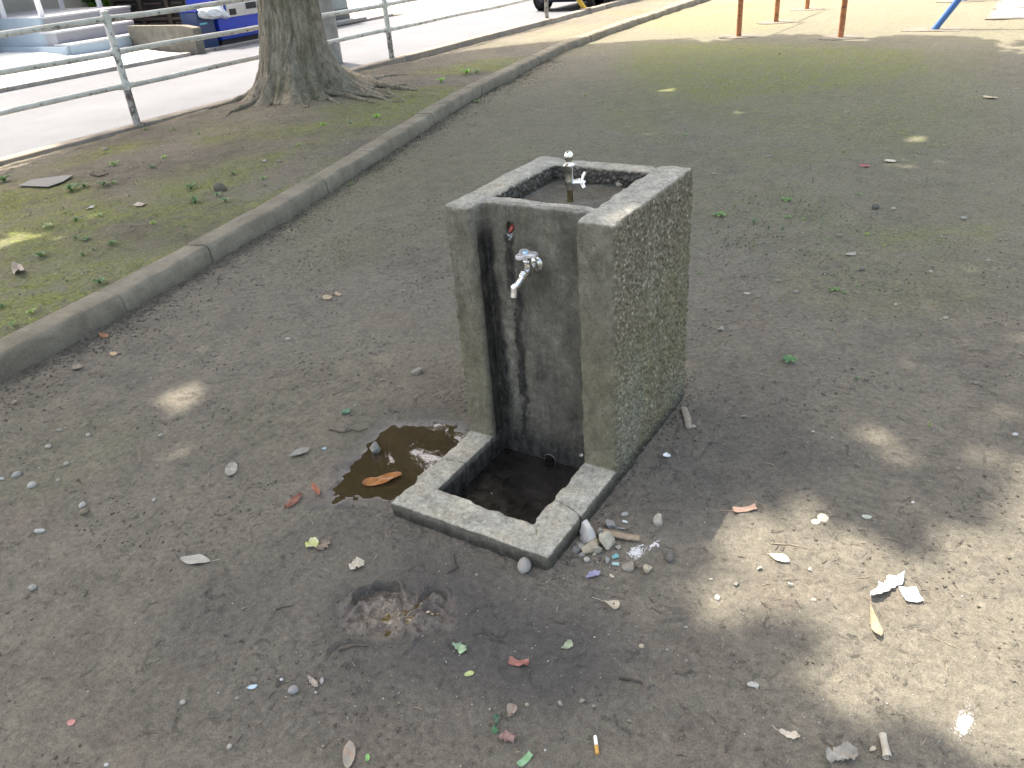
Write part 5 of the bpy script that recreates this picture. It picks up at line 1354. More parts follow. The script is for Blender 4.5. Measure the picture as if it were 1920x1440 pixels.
LM = {}
def leafmat(c, c2=None, rough=0.6):
    k = (c, c2, rough)
    if k not in LM:
        t = NT('litter_%d' % len(LM)); f = t.noise(45, 5, 0.7)
        a = t.mix(t.ramp(f, [(0.4, 0.0), (0.62, 1.0)]), c, c2 or tuple(x * 0.72 for x in c))
        a = t.mix(t.ramp(t.noise(130, 3, 0.6), [(0.62, 0.0), (0.72, 0.5)]), a, tuple(x * 0.35 for x in c))
        LM[k] = t.fin(a, rough, t.bump(t.noise(220, 2, 0.5), 0.3, 0.001), None, 0.4)
    return LM[k]

def leaf(px, py, Lpx, Wpx, ang, c, label, name='dry_leaf', cat='leaf', shape='lance', curl=0.15, fold=0.15, wav=0.4, c2=None, stalk=0, rough=0.6, jag=0.0, group=None, lift=0.0015, tilt=0.0, z=None, thick=0.0005):
    p, d, mp = frame(px, py, ang); L = Lpx * mp; W = Wpx * across(px, py, ang)
    if z is not None: p = at(px, py, z); p.z = z
    seed = int(px * 7 + py) % 997
    vs, fs = leaf_bm(L, W, shape, curl, fold, wav, seed, jag)
    X_ = d; Y_ = Vector((-d.y, d.x, 0)); Zv = Vector((0, 0, 1))
    # lie on the slope of the soil
    if z is None:
        e = 0.015; sx_ = (gz(p.x + e, p.y) - gz(p.x - e, p.y)) / (2 * e); sy_ = (gz(p.x, p.y + e) - gz(p.x, p.y - e)) / (2 * e)
        sx_, sy_ = max(-.3, min(.3, sx_)), max(-.3, min(.3, sy_))
    else: sx_ = sy_ = 0
    out = []; mn = min(v[2] for v in vs)
    for (x, y, zz) in vs:
        q = p + X_ * x + Y_ * y; h = (gz(q.x, q.y) if z is None else z)
        base = p.z + sx_ * (q.x - p.x) + sy_ * (q.y - p.y)
        out.append((q.x, q.y, max(base, h) * 0.7 + h * 0.3 + lift + (zz - mn) + tilt * (y if tilt else 0)))
    bm = bmesh.new(); bv = [bm.verts.new(v) for v in out]
    for f in fs:
        try: bm.faces.new([bv[i] for i in f])
        except ValueError: pass
    bmesh.ops.remove_doubles(bm, verts=bm.verts, dist=0.00002)
    bmesh.ops.solidify(bm, geom=bm.faces[:], thickness=thick)
    mat = leafmat(c, c2, rough)
    mb = MB().bm(bm)
    if stalk:
        root = thing(name, p, label, cat, group)
        mb.build('leaf_blade', mat, root, ang=60)
        s0 = p + X_ * (-L / 2); pts = [Vector((s0.x, s0.y, gz(s0.x, s0.y) + 0.002))]
        for k in range(1, 5):
            q = s0 - X_ * (stalk * mp * k / 4) + Y_ * (0.05 * L * math.sin(k * 0.8 + seed)); pts.append(Vector((q.x, q.y, (gz(q.x, q.y) if z is None else z) + 0.0015 + 0.001 * k)))
        MB().tube(pts, [0.0009, .0008, .0007, .0007, .0009], 6).build('stalk', mat, root)
    else:
        o = mb.build(name, mat, None, p, ang=60); tag(o, label, cat, group)

CREAM = (0.46, 0.43, 0.35); GREY = (0.33, 0.32, 0.27); PINK = (0.33, 0.20, 0.15); TAN = (0.30, 0.21, 0.13); PALEG = (0.30, 0.36, 0.24); GREEN = (0.13, 0.30, 0.10)
leaf(367, 1053, 58, 17, 180, GREY, 'long pale grey leaf with short stalk on dark soil at left of the footprint', stalk=16, shape='lance', curl=0.08, c2=(0.38, 0.37, 0.32))
leaf(433, 882, 30, 19, 72, GREY, 'pale oval leaf standing out on dark soil left of the puddle', shape='oval', stalk=5)
leaf(717, 901, 76, 17, 3, (0.34, 0.155, 0.055), 'long wet orange brown leaf floating in the muddy puddle', shape='oval', curl=0.08, fold=0.1, c2=(0.30, 0.10, 0.02), rough=0.25, z=WATER_Z + 0.0005, wav=0.5)
leaf(592, 919, 20, 13, 140, (0.28, 0.10, 0.06), 'small red brown leaf at the left tip of the puddle', shape='oval', stalk=4)
leaf(550, 941, 44, 10, 38, (0.24, 0.095, 0.065), 'narrow reddish leaf left of the muddy puddle', shape='lance')
leaf(562, 853, 44, 12, 22, GREY, 'curled grey leaf with bright edge left of the puddle stone', shape='lance', curl=0.35, fold=0.4)
leaf(586, 1022, 26, 20, 10, (0.42, 0.46, 0.10), 'crumpled yellow green leaf with pale veins on dark soil', shape='torn', wav=1.2, c2=(0.52, 0.52, 0.36), jag=0.5)
leaf(606, 1024, 26, 14, 40, (0.24, 0.19, 0.14), 'brown scrap touching the crumpled yellow green leaf', shape='torn', wav=0.7, jag=0.6)
leaf(670, 1062, 30, 18, 15, (0.52, 0.48, 0.38), 'small torn cream scrap above the wet footprint', name='paper_scrap', cat='scrap', shape='torn', wav=1.4, jag=0.9)
leaf(862, 1217, 30, 16, -25, (0.23, 0.32, 0.21), 'torn pale green leaf below the wet footprint', shape='torn', wav=1.2, jag=0.9, c2=(0.34, 0.50, 0.30))
leaf(880, 1265, 19, 9, 8, (0.42, 0.50, 0.22), 'tiny fresh yellow green leaf in the foreground', shape='oval')
leaf(973, 1245, 36, 11, -4, (0.25, 0.115, 0.09), 'folded red brown wrapper strip in the foreground', name='wrapper', cat='wrapper', shape='rect', wav=1.3, c2=(0.42, 0.16, 0.12), rough=0.35)
leaf(1062, 1212, 26, 19, 30, PALEG, 'round pale green leaf with torn edge in front of the fountain', shape='obov', stalk=0, jag=0.5)
leaf(1146, 1134, 32, 17, -22, (0.44, 0.39, 0.30), 'oval cream leaf with brown stalk in front of the slab corner', shape='obov', stalk=22)
leaf(655, 1418, 52, 24, 95, (0.34, 0.24, 0.18), 'broad pinkish grey leaf pointing away at the bottom edge', shape='oval', c2=(0.26, 0.27, 0.22))
leaf(690, 1422, 16, 8, 85, (0.20, 0.42, 0.14), 'tiny green leaf at the bottom edge beside the pinkish leaf', shape='oval')
leaf(931, 1353, 22, 12, 80, (0.07, 0.14, 0.09), 'dark green twisted leaf, upper half of a bow shape', shape='obov', wav=1.2, curl=0.3, rough=0.35)
leaf(928, 1371, 15, 12, 120, (0.05, 0.17, 0.075), 'dark green curled leaf end just below the twisted one', shape='oval', wav=1.0, curl=0.4, rough=0.35)
leaf(952, 1384, 34, 17, -8, (0.32, 0.20, 0.17), 'crumpled pink brown leaf near the bottom centre', shape='torn', wav=1.7, jag=0.7, c2=(0.22, 0.14, 0.12))
leaf(959, 1338, 26, 20, 65, (0.30, 0.24, 0.19), 'curled brown grey leaf cup near the bottom centre', shape='obov', curl=0.7, fold=0.5)
leaf(984, 1425, 32, 13, 42, (0.16, 0.34, 0.15), 'green leaf with thin stalk at the bottom edge', shape='rect', stalk=0, c2=(0.24, 0.40, 0.24))
leaf(473, 1289, 24, 7, 20, (0.38, 0.52, 0.58), 'narrow pale blue sliver on dark soil', name='plastic_sliver', cat='scrap', shape='lance', c2=(0.42, 0.55, 0.60))
leaf(134, 1356, 15, 12, 50, (0.46, 0.19, 0.17), 'small pink red petal like scrap at lower left', name='plastic_scrap', cat='scrap', shape='oval', c2=(0.54, 0.27, 0.25))
leaf(587, 1280, 26, 12, -40, (0.34, 0.29, 0.24), 'torn beige leaf beside a grey stone in the left foreground', shape='torn', jag=0.5)
leaf(604, 1278, 15, 7, 80, (0.33, 0.31, 0.29), 'small grey leaf shard right of the torn beige leaf', shape='lance')
leaf(1396, 957, 44, 9, 5, (0.44, 0.28, 0.21), 'pinkish tan leaf with long thin stalk at the shadow edge', shape='rect', stalk=22)
leaf(1461, 1048, 40, 13, -25, (0.56, 0.50, 0.38), 'long cream leaf in full sun right of the rubble', shape='lance', stalk=5, c2=(0.60, 0.55, 0.44))
leaf(1412, 1286, 22, 14, 5, (0.40, 0.40, 0.35), 'pale grey torn leaf in the shade of the right foreground', shape='torn', jag=0.6)
leaf(1480, 1378, 40, 16, -15, (0.48, 0.42, 0.33), 'beige torn leaf with stalk in the right foreground', shape='torn', stalk=16, jag=0.4, c2=(0.54, 0.49, 0.40))
leaf(1578, 1420, 60, 34, 5, (0.36, 0.34, 0.29), 'large crumpled grey beige leaf at the lower right', shape='torn', wav=1.3, jag=0.6, fold=0.3)
leaf(1636, 1406, 14, 10, 50, (0.50, 0.45, 0.34), 'small beige leaf chip beside the rolled leaf', shape='torn', wav=1)
leaf(1662, 1105, 72, 24, 44, (0.62, 0.61, 0.58), 'torn curved white paper strip in full sun', name='torn_paper', cat='paper', shape='torn', jag=0.9, wav=0.8, c2=(0.66, 0.64, 0.60), rough=0.8)
leaf(1707, 1116, 33, 27, 0, (0.64, 0.63, 0.61), 'small square of white paper in full sun', name='paper_square', cat='paper', shape='rect', wav=0.3, c2=(0.70, 0.69, 0.67), rough=0.8)
leaf(1640, 1165, 78, 18, -72, (0.36, 0.25, 0.15), 'long tan curved film strip below the torn paper', name='film_strip', cat='scrap', shape='obov', wav=0.3, c2=(0.40, 0.30, 0.20), rough=0.35)
leaf(1543, 972, 22, 15, 0, (0.58, 0.54, 0.42), 'cream flat chip in the sun patch right of the fountain', name='pale_chip', cat='chip', shape='oval', fold=0.0, curl=0.0, thick=0.003)
leaf(1529, 979, 15, 10, 10, (0.56, 0.52, 0.42), 'smaller cream chip touching the larger cream chip', name='pale_chip', cat='chip', shape='oval', fold=0.0, curl=0.0, thick=0.002)
leaf(1625, 970, 20, 8, -5, (0.40, 0.45, 0.36), 'pale green flat leaf in the shade band at right', shape='oval')
leaf(195, 631, 20, 6, -10, (0.34, 0.17, 0.09), 'small orange brown leaf at the foot of the kerb', shape='lance')
leaf(213, 664, 15, 7, 12, (0.46, 0.32, 0.18), 'tan leaf below the orange leaf near the kerb', shape='oval')
leaf(146, 692, 20, 8, 8, (0.28, 0.24, 0.18), 'curled tan brown leaf beside dark crumbs near the kerb', shape='oval', curl=0.5, fold=0.4)
leaf(614, 559, 14, 8, 20, (0.50, 0.40, 0.26), 'light tan leaf chip on the ground left of the fountain', shape='oval')
leaf(634, 553, 10, 6, -40, (0.46, 0.33, 0.21), 'small tan chip right of the light tan leaf', shape='oval')
leaf(1857, 184, 12, 5, 8, (0.58, 0.47, 0.30), 'sunlit tan leaf on the mossy ground far right', shape='oval')
leaf(1668, 303, 22, 5, 5, (0.60, 0.56, 0.44), 'narrow cream leaf far behind the fountain to the right', shape='lance')
leaf(1622, 312, 8, 6, 30, (0.40, 0.12, 0.12), 'tiny red scrap on the ground behind the fountain', name='plastic_scrap', cat='scrap', shape='oval')
leaf(1594, 478, 18, 6, 25, (0.36, 0.34, 0.29), 'grey leaf beside small stones right of the fountain', shape='lance')
leaf(37, 510, 20, 9, -40, (0.44, 0.36, 0.29), 'pale pinkish curled leaf on the mossy strip at the left', shape='oval', curl=0.4)
leaf(262, 386, 11, 6, -20, (0.52, 0.42, 0.36), 'small pale pink leaf in the middle of the mossy strip', shape='oval')
leaf(170, 390, 9, 5, 0, (0.44, 0.43, 0.39), 'small pale grey leaf near the middle of the mossy strip', shape='oval')
leaf(1400, 551, 16, 5, 0, (0.40, 0.38, 0.31), 'thin grey leaf right of the fountain flank', shape='lance')
leaf(1300, 800, 9, 6, 10, (0.36, 0.34, 0.30), 'grey chip beside the leaning wood stick', shape='torn')
leaf(1250, 855, 11, 10, 10, (0.80, 0.82, 0.83), 'tiny white scrap beside the right foot of the fountain', name='paper_scrap', cat='scrap', shape='torn', wav=1)
leaf(1112, 1080, 28, 11, 28, (0.26, 0.24, 0.36), 'folded purple wrapper below the rubble heap', name='purple_wrapper', cat='wrapper', shape='torn', wav=1.0, fold=0.5, c2=(0.33, 0.31, 0.44), rough=0.3)
leaf(1154, 1046, 13, 11, 0, (0.14, 0.34, 0.35), 'torn teal plastic wrapper at the foot of the rubble heap', name='teal_wrapper', cat='wrapper', shape='torn', wav=1.2, c2=(0.16, 0.46, 0.46), rough=0.3)
leaf(1154, 1059, 13, 6, 0, (0.34, 0.50, 0.50), 'pale teal scrap just below the teal wrapper', name='teal_scrap', cat='wrapper', shape='rect', wav=0.4, rough=0.3)
leaf(1147, 1081, 9, 6, -50, (0.52, 0.46, 0.34), 'tiny tan triangle right of the purple wrapper', shape='torn')
leaf(648, 773, 16, 7, 40, (0.12, 0.26, 0.16), 'small green leaf on the ground above the puddle', shape='lance', wav=1)
leaf(608, 842, 9, 4, 5, (0.32, 0.46, 0.56), 'tiny pale blue chip left of the puddle', name='plastic_chip', cat='scrap', shape='oval')
leaf(1090, 855, 6, 5, 0, (0.5, 0.5, 0.45), 'tiny pale speck leaf on the slab arm', shape='oval', z=0.0475)

# rolled leaf
p, d, mp = frame(1658, 1403, 100)
b = MB(); vs = []; fs = []; n = 20; L = 44 * mp; Y_ = Vector((-d.y, d.x, 0))
for i in range(13):
    t = i / 12
    for k in range(n + 1):
        a = -2.2 + 4.9 * k / n; r = 0.0085 * (1 - 0.25 * t + 0.12 * math.sin(5 * t + k * .4)); c = p + d * (L * (t - 0.5)) + Y_ * (math.cos(a) * r); vs.append((c.x, c.y, p.z + 0.009 + math.sin(a) * r * 0.85))
for i in range(12):
    for k in range(n): fs.append((i * (n + 1) + k, i * (n + 1) + k + 1, (i + 1) * (n + 1) + k + 1, (i + 1) * (n + 1) + k))
o = b.add(vs, fs).build('rolled_leaf', leafmat((0.40, 0.36, 0.29), (0.50, 0.46, 0.38)), None, p); tag(o, 'pale leaf rolled into a hollow tube at the lower right', 'leaf')

# cigarette end
p, d, mp = frame(1118, 1399, 97); L = 34 * mp; z_ = p.z + 0.0042
root = thing('cigarette_end', p, 'cigarette end with white paper and orange filter near the bottom edge', 'cigarette')
A = p - d * L / 2; B = p + d * L / 2; A.z = B.z = z_; mid = A.lerp(B, 0.46)
b = MB().tube([A, A.lerp(mid, .5), mid], [0.0040, 0.0041, 0.0041], 20); b.build('filter', simple('orange_filter_paper', (0.56, 0.31, 0.08), 0.7, 0.15, 300), root)
b = MB().tube([mid, mid.lerp(B, .6), mid.lerp(B, .9), B], [0.00395, 0.0038, 0.0036, 0.0026], 20); b.build('paper_tube', simple('cigarette_paper', (0.78, 0.78, 0.76), 0.8, 0.04, 200), root)

# stones
def stone(px, py, wpx, hpx, c, label, name='stone', cat='stone', kind='round', seed=0, ang=0, flat=0.6, sink=0.25, c2=None, z=None, group=None, mat=None, parent=None):
    p, d, mp = frame(px, py, ang); rx = wpx * mp / 2 * 0.88; ry = hpx * 0.88 * across(px, py, ang) / 2 * (0.9 if py > 900 else 0.7)
    if py < 800: ry = min(ry, rx * 0.85)
    if kind == 'ang': rx *= 1.22; ry *= 1.22
    if z is not None: p = at(px, py, z); p.z = z
    rr = random.Random(seed + px * 3 + py); bm = bmesh.new()
    if kind == 'rough':
        bmesh.ops.create_icosphere(bm, subdivisions=3, radius=1.0); s_ = rr.uniform(0, 99)
        cuts = [(Vector((rr.gauss(0, 1), rr.gauss(0, 1), rr.gauss(0, 1))).normalized(), rr.uniform(0.35, 0.70)) for _ in range(14)]
        for v in bm.verts:
            for (nn_, dd_) in cuts:
                e_ = v.co.dot(nn_) - dd_
                if e_ > 0: v.co -= nn_ * e_
            a3 = [np.array([q * 3.2 + s_]) for q in v.co]; b3 = [np.array([q * 9 + s_]) for q in v.co]
            v.co *= 1.45 + 0.07 * float(n3(*a3)[0]) + 0.05 * float(n3(*b3)[0])
    elif kind == 'round':
        bmesh.ops.create_icosphere(bm, subdivisions=3, radius=1.0)
        s_ = rr.uniform(0, 99)
        for v in bm.verts:
            k = 1 + 0.10 * float(n3(np.array([v.co.x * 1.3 + s_]), np.array([v.co.y * 1.3]), np.array([v.co.z * 1.3]))[0]) + 0.02 * float(n3(np.array([v.co.x * 6 + s_]), np.array([v.co.y * 6]), np.array([v.co.z * 6]))[0])
            v.co *= k
    else:
        for k in range(10):
            v = Vector((rr.gauss(0, 1), rr.gauss(0, 1), rr.gauss(0, 1))).normalized() * rr.uniform(0.85, 1.12); bm.verts.new(v)
        r = bmesh.ops.convex_hull(bm, input=bm.verts[:]); bmesh.ops.delete(bm, geom=[g for g in r['geom_interior'] if isinstance(g, bmesh.types.BMVert)], context='VERTS')
        bmesh.ops.bevel(bm, geom=bm.edges[:], offset=0.04, segments=1, affect='EDGES')
    rz = min(rx, ry) * flat * 1.35
    Mx = Matrix(((d.x * rx, -d.y * ry, 0, p.x), (d.y * rx, d.x * ry, 0, p.y), (0, 0, rz, p.z + rz * (1 - 2 * sink)), (0, 0, 0, 1)))
    key = ('st', c, c2)
    if key not in LM:
        t = NT('stone_%d' % len(LM)); a = t.mix(t.ramp(t.noise(60, 5, 0.7), [(0.35, 0.0), (0.65, 1.0)]), c, c2 or tuple(x * 0.65 for x in c))
        LM[key] = t.fin(a, 0.85, t.bump(t.noise(160, 4, 0.7), 0.5, 0.002), None, 0.3)
    mb = MB().bm(bm, Mx)
    if parent is not None: return mb.build(name, mat or LM[key], parent, ang=50)
    o = mb.build(name, mat or LM[key], None, p, ang=50 if kind == 'round' else 15); tag(o, label, cat, group); return o

SG = (0.30, 0.28, 0.235); SP = (0.42, 0.40, 0.34); SW = (0.60, 0.60, 0.58); SB = (0.36, 0.31, 0.22)
stone(984, 1068, 28, 33, (0.27, 0.26, 0.235), 'smooth egg shaped grey pebble touching the front corner of the slab', 'pebble', 'pebble', flat=0.8, sink=0.12, c2=(0.31, 0.30, 0.275))
stone(702, 852, 26, 26, (0.30, 0.29, 0.26), 'grey stone half wet standing in the muddy puddle', kind='ang', z=WATER_Z - 0.004, flat=0.8, sink=0.1, c2=(0.10, 0.10, 0.11))
stone(782, 700, 24, 22, SG, 'angular grey stone on the ground left of the fountain wall', kind='ang')
stone(1234, 980, 20, 22, SP, 'angular pale grey stone lying alone right of the slab', kind='ang', flat=0.9)
stone(551, 1296, 24, 18, (0.31, 0.31, 0.29), 'smooth grey stone half buried in the left foreground', ang=30)
stone(158, 962, 18, 14, (0.24, 0.21, 0.14), 'brown pebble below a paler pebble at the left', 'pebble', 'pebble')
stone(155, 949, 13, 10, (0.44, 0.44, 0.39), 'pale pebble directly above the brown pebble', 'pebble', 'pebble')
stone(32, 892, 22, 10, (0.38, 0.38, 0.34), 'long pale pebble tilted at the left edge', 'pebble', 'pebble', ang=30)
stone(61, 912, 18, 10, (0.46, 0.46, 0.41), 'rounded pale pebble right below the long tilted pebble', 'pebble', 'pebble')
stone(4, 899, 12, 7, (0.46, 0.45, 0.41), 'pale pebble cut by the left edge of the picture', 'pebble', 'pebble')
stone(75, 997, 24, 8, (0.46, 0.46, 0.43), 'flat white pebble at the left below the brown pebble', 'pebble', 'pebble')
stone(62, 1104, 20, 9, (0.36, 0.36, 0.31), 'dull oval pebble alone at the far left', 'pebble', 'pebble', ang=25)
stone(125, 871, 10, 8, SP, 'small pale pebble left of the pale round ones', 'pebble', 'pebble', ang=40)
stone(91, 839, 12, 8, SP, 'small pale pebble with dark shadow near the left edge', 'pebble', 'pebble')
stone(166, 817, 11, 7, SP, 'small pale pebble above the Y shaped twig', 'pebble', 'pebble')
stone(110, 902, 8, 6, SP, 'tiny pale chip right of the pale round pebble', 'pebble', 'pebble', kind='ang')
stone(289, 939, 8, 8, SP, 'tiny pale pebble alone on the dark soil left of centre', 'pebble', 'pebble')
stone(112, 808, 12, 7, SG, 'grey pebble in the upper left litter', 'pebble', 'pebble')
stone(303, 818, 9, 8, SP, 'small pale chip left of the reddish patch', 'pebble', 'pebble', kind='ang')
stone(30, 757, 16, 9, (0.34, 0.29, 0.23), 'pinkish stone near the kerb at the left edge', kind='ang')
stone(540, 638, 12, 9, SP, 'pale stone alone on the ground between kerb and fountain', 'pebble', 'pebble')
stone(445, 1310, 9, 7, SG, 'small grey pebble below the blue sliver', 'pebble', 'pebble')
stone(343, 1318, 13, 7, SP, 'pale flat pebble left of a dark stain in the foreground', 'pebble', 'pebble', ang=35)
stone(431, 1401, 11, 12, SP, 'pale round pebble near the lower left', 'pebble', 'pebble')
stone(200, 1435, 9, 7, SW, 'tiny white pebble at the bottom edge', 'pebble', 'pebble')
stone(1353, 620, 17, 13, (0.33, 0.32, 0.29), 'grey angular stone right of the fountain flank', kind='ang')
stone(1367, 583, 14, 9, SG, 'small grey stone above the grey angular stone', kind='ang')
stone(1492, 549, 12, 8, SG, 'grey stone with dark underside far right of the fountain', 'pebble', 'pebble')
stone(1641, 392, 17, 13, (0.15, 0.145, 0.13), 'dark rounded stone on the open ground at upper right', 'pebble', 'pebble', flat=0.8, sink=0.15)
stone(1675, 393, 11, 5, SP, 'pale flat pebble right of the dark rounded stone', 'pebble', 'pebble')
stone(1806, 411, 13, 7, (0.36, 0.37, 0.33), 'flat pale pebble at the far right behind the moss', 'pebble', 'pebble')
stone(1441, 296, 12, 8, SG, 'grey pebble behind the fountain to the right', 'pebble', 'pebble')
stone(1339, 327, 8, 7, SP, 'small pale pebble right of the fountain top', 'pebble', 'pebble')
stone(1617, 507, 13, 8, (0.17, 0.16, 0.145), 'dark flat stone between small weeds at right', 'pebble', 'pebble')
stone(1574, 443, 11, 6, SG, 'grey pebble among the small weeds at right', 'pebble', 'pebble')
stone(1459, 528, 10, 5, SG, 'small grey pebble right of the fountain edge', 'pebble', 'pebble')
stone(1680, 573, 10, 7, SP, 'pale pebble on grey soil at right', 'pebble', 'pebble', kind='ang')
stone(1772, 598, 12, 5, SP, 'pale flat pebble nearer the right edge', 'pebble', 'pebble')
stone(1853, 490, 10, 4, SP, 'thin pale pebble close to the right edge', 'pebble', 'pebble')
stone(1745, 510, 9, 5, SP, 'tiny pink pebble between the pale pebbles at right', 'pebble', 'pebble', c2=(0.42, 0.32, 0.28))
stone(1829, 720, 14, 8, (0.24, 0.23, 0.20), 'grey stone in the shade at the right edge', 'pebble', 'pebble')
stone(1392, 782, 16, 8, SG, 'flat grey stone right of the leaning stick', 'pebble', 'pebble', kind='ang')
stone(1368, 782, 8, 6, SG, 'tiny grey stone left of the flat grey stone', 'pebble', 'pebble', kind='ang')
stone(1524, 811, 12, 7, SP, 'white chip on dark soil left of the sun spot', 'pebble', 'pebble', kind='ang')
stone(1903, 816, 12, 6, SW, 'white pebble at the right edge above the sun patch', 'pebble', 'pebble')
stone(1798, 880, 11, 7, SG, 'grey angular stone at the upper rim of the sun patch', 'pebble', 'pebble', kind='ang')
stone(1907, 884, 10, 7, (0.24, 0.21, 0.16), 'brown pebble in the sun at the right edge', 'pebble', 'pebble')
stone(1711, 943, 8, 5, SW, 'tiny white pebble in the shade band', 'pebble', 'pebble')
stone(1480, 1098, 16, 10, SP, 'pale angular stone in the sun below the long cream leaf', kind='ang')
stone(1380, 1097, 14, 9, (0.26, 0.25, 0.22), 'grey stone in half shade below the cream leaf', kind='ang', ang=30)
stone(1333, 1087, 9, 5, SP, 'tiny pale stone right of the rubble', 'pebble', 'pebble')
stone(1345, 1122, 12, 12, (0.50, 0.47, 0.40), 'cream pebble at the border of light and shade', 'pebble', 'pebble')
stone(1527, 1126, 13, 7, SP, 'pale chip in the sun left of the torn paper', 'pebble', 'pebble', kind='ang')
stone(1520, 1070, 11, 8, SP, 'pale angular chip right of the long cream leaf', 'pebble', 'pebble', kind='ang')
stone(1425, 1068, 12, 12, SP, 'pale stone on a dark clod below the cream leaf', 'pebble', 'pebble', kind='ang')
stone(1180, 1352, 18, 11, (0.26, 0.25, 0.22), 'grey buried stone right of the cigarette end', kind='ang')
stone(1052, 1319, 13, 11, SG, 'grey crumbly stone in the lower centre', kind='ang')
stone(1091, 1315, 11, 9, SG, 'smaller grey stone right of the crumbly one', kind='ang')
stone(1114, 1326, 9, 8, SG, 'grey chip between the crumbly stone and the cigarette end', kind='ang')
stone(988, 1322, 8, 7, (0.42, 0.38, 0.28), 'tiny tan round seed near the curled leaf', 'seed', 'seed')
stone(1203, 1213, 9, 11, (0.44, 0.38, 0.28), 'small tan seed shell in front of the fountain', 'seed', 'seed', ang=40)
stone(1022, 1407, 5, 5, SW, 'tiny white bead of stone near the bottom centre', 'pebble', 'pebble')
stone(528, 1275, 8, 8, SW, 'white shiny bead left of the half buried stone', 'pebble', 'pebble')
stone(592, 1299, 5, 5, SW, 'white speck of stone right of the half buried stone', 'pebble', 'pebble')
stone(1163, 349, 9, 5, (0.44, 0.37, 0.29), 'pinkish pebble lying in the top basin of the fountain', 'pebble', 'pebble', z=0.744, flat=0.8)
stone(410, 1300, 5, 5, SP, 'tiny grey pebble left of the blue sliver', 'pebble', 'pebble')
# strip stones
stone(413, 358, 24, 8, (0.17, 0.155, 0.12), 'brown half buried stone on the mossy strip near the kerb', flat=0.9)
stone(197, 281, 9, 5, SP, 'pale stone on the planting strip below the street kerb', 'pebble', 'pebble')
stone(525, 304, 9, 4, SG, 'grey chip on the moss near the kerb', 'pebble', 'pebble')
stone(497, 304, 8, 4, SP, 'pale chip on the moss left of the grey chip', 'pebble', 'pebble')

# rubble heap at the slab corner
stone(1105, 1012, 32, 44, (0.50, 0.50, 0.48), 'white lump of mortar leaning on the fountain slab', 'mortar_lump', 'rubble', kind='rough', ang=20, flat=0.95, sink=0.1, c2=(0.44, 0.43, 0.40))
stone(1139, 1022, 34, 32, (0.46, 0.43, 0.34), 'beige angular rubble stone in the middle of the heap', 'rubble_stone', 'rubble', kind='rough', flat=0.9, sink=0.1)
stone(1103, 1031, 34, 20, (0.42, 0.37, 0.26), 'split yellowish rubble piece below the white lump', 'rubble_piece', 'rubble', kind='rough', ang=40, sink=0.15)
stone(1079, 1032, 24, 16, (0.24, 0.235, 0.215), 'grey rubble piece wedged against the slab', 'rubble_piece', 'rubble', kind='rough', ang=-40)
stone(1089, 1028, 10, 28, (0.30, 0.29, 0.26), 'thin grey shard standing between the lump and the slab', 'shard', 'rubble', kind='rough', ang=30, flat=1.2, sink=0.05)
stone(1146, 986, 22, 16, (0.28, 0.28, 0.265), 'flat grey shard behind the wood piece', 'shard', 'rubble', kind='rough', ang=-20)
stone(1163, 992, 22, 6, (0.28, 0.28, 0.27), 'narrow grey shard right of the flat grey one', 'shard', 'rubble', kind='rough')
stone(1171, 966, 15, 9, (0.36, 0.36, 0.33), 'oval grey pebble above the rubble heap', 'pebble', 'pebble', ang=20)
stone(1172, 979, 13, 5, (0.70, 0.72, 0.72), 'bright white sliver of stone above the heap', 'sliver', 'rubble', ang=-20)
stone(1100, 1051, 14, 10, (0.42, 0.41, 0.37), 'small pale pebble below the rubble heap', 'pebble', 'pebble')
stone(1115, 1040, 7, 10, (0.42, 0.39, 0.32), 'tiny beige pebble under the beige rubble stone', 'pebble', 'pebble', ang=-30)
stone(1139, 1052, 11, 12, (0.33, 0.35, 0.33), 'grey green pebble left of the teal wrapper', 'pebble', 'pebble', kind='rough')
stone(1177, 1066, 24, 16, (0.30, 0.28, 0.23), 'lumpy grey brown stone right of the teal wrapper', kind='rough')
stone(1212, 1067, 22, 16, (0.46, 0.41, 0.30), 'cream stone right of the lumpy grey stone', kind='rough')
stone(1256, 1047, 17, 23, (0.17, 0.155, 0.14), 'dark round stone right of the white splash', flat=0.8, sink=0.15, ang=10)
stone(1234, 1024, 6, 6, (0.7, 0.7, 0.7), 'tiny white crumb right of the white splash', 'pebble', 'pebble')
stone(1094, 1006, 20, 26, (0.40, 0.39, 0.36), 'grey mortar chunk tucked behind the white lump', 'mortar_lump', 'rubble', kind='rough', sink=0.1, flat=1.0)
stone(1121, 1036, 18, 16, (0.36, 0.34, 0.28), 'small beige chunk between the two larger rubble stones', 'rubble_piece', 'rubble', kind='rough', sink=0.1, flat=1.0)
stone(1090, 1044, 20, 10, (0.27, 0.26, 0.23), 'flat grey chip at the lower left end of the heap', 'rubble_piece', 'rubble', kind='rough', sink=0.2)
stone(1125, 1003, 16, 14, (0.33, 0.32, 0.28), 'grey chip between the white lump and the wood piece', 'rubble_piece', 'rubble', kind='rough', sink=0.1, flat=1.0)
stone(1160, 1030, 14, 10, (0.40, 0.38, 0.33), 'small pale chunk right of the beige rubble stone', 'rubble_piece', 'rubble', kind='rough', sink=0.15)
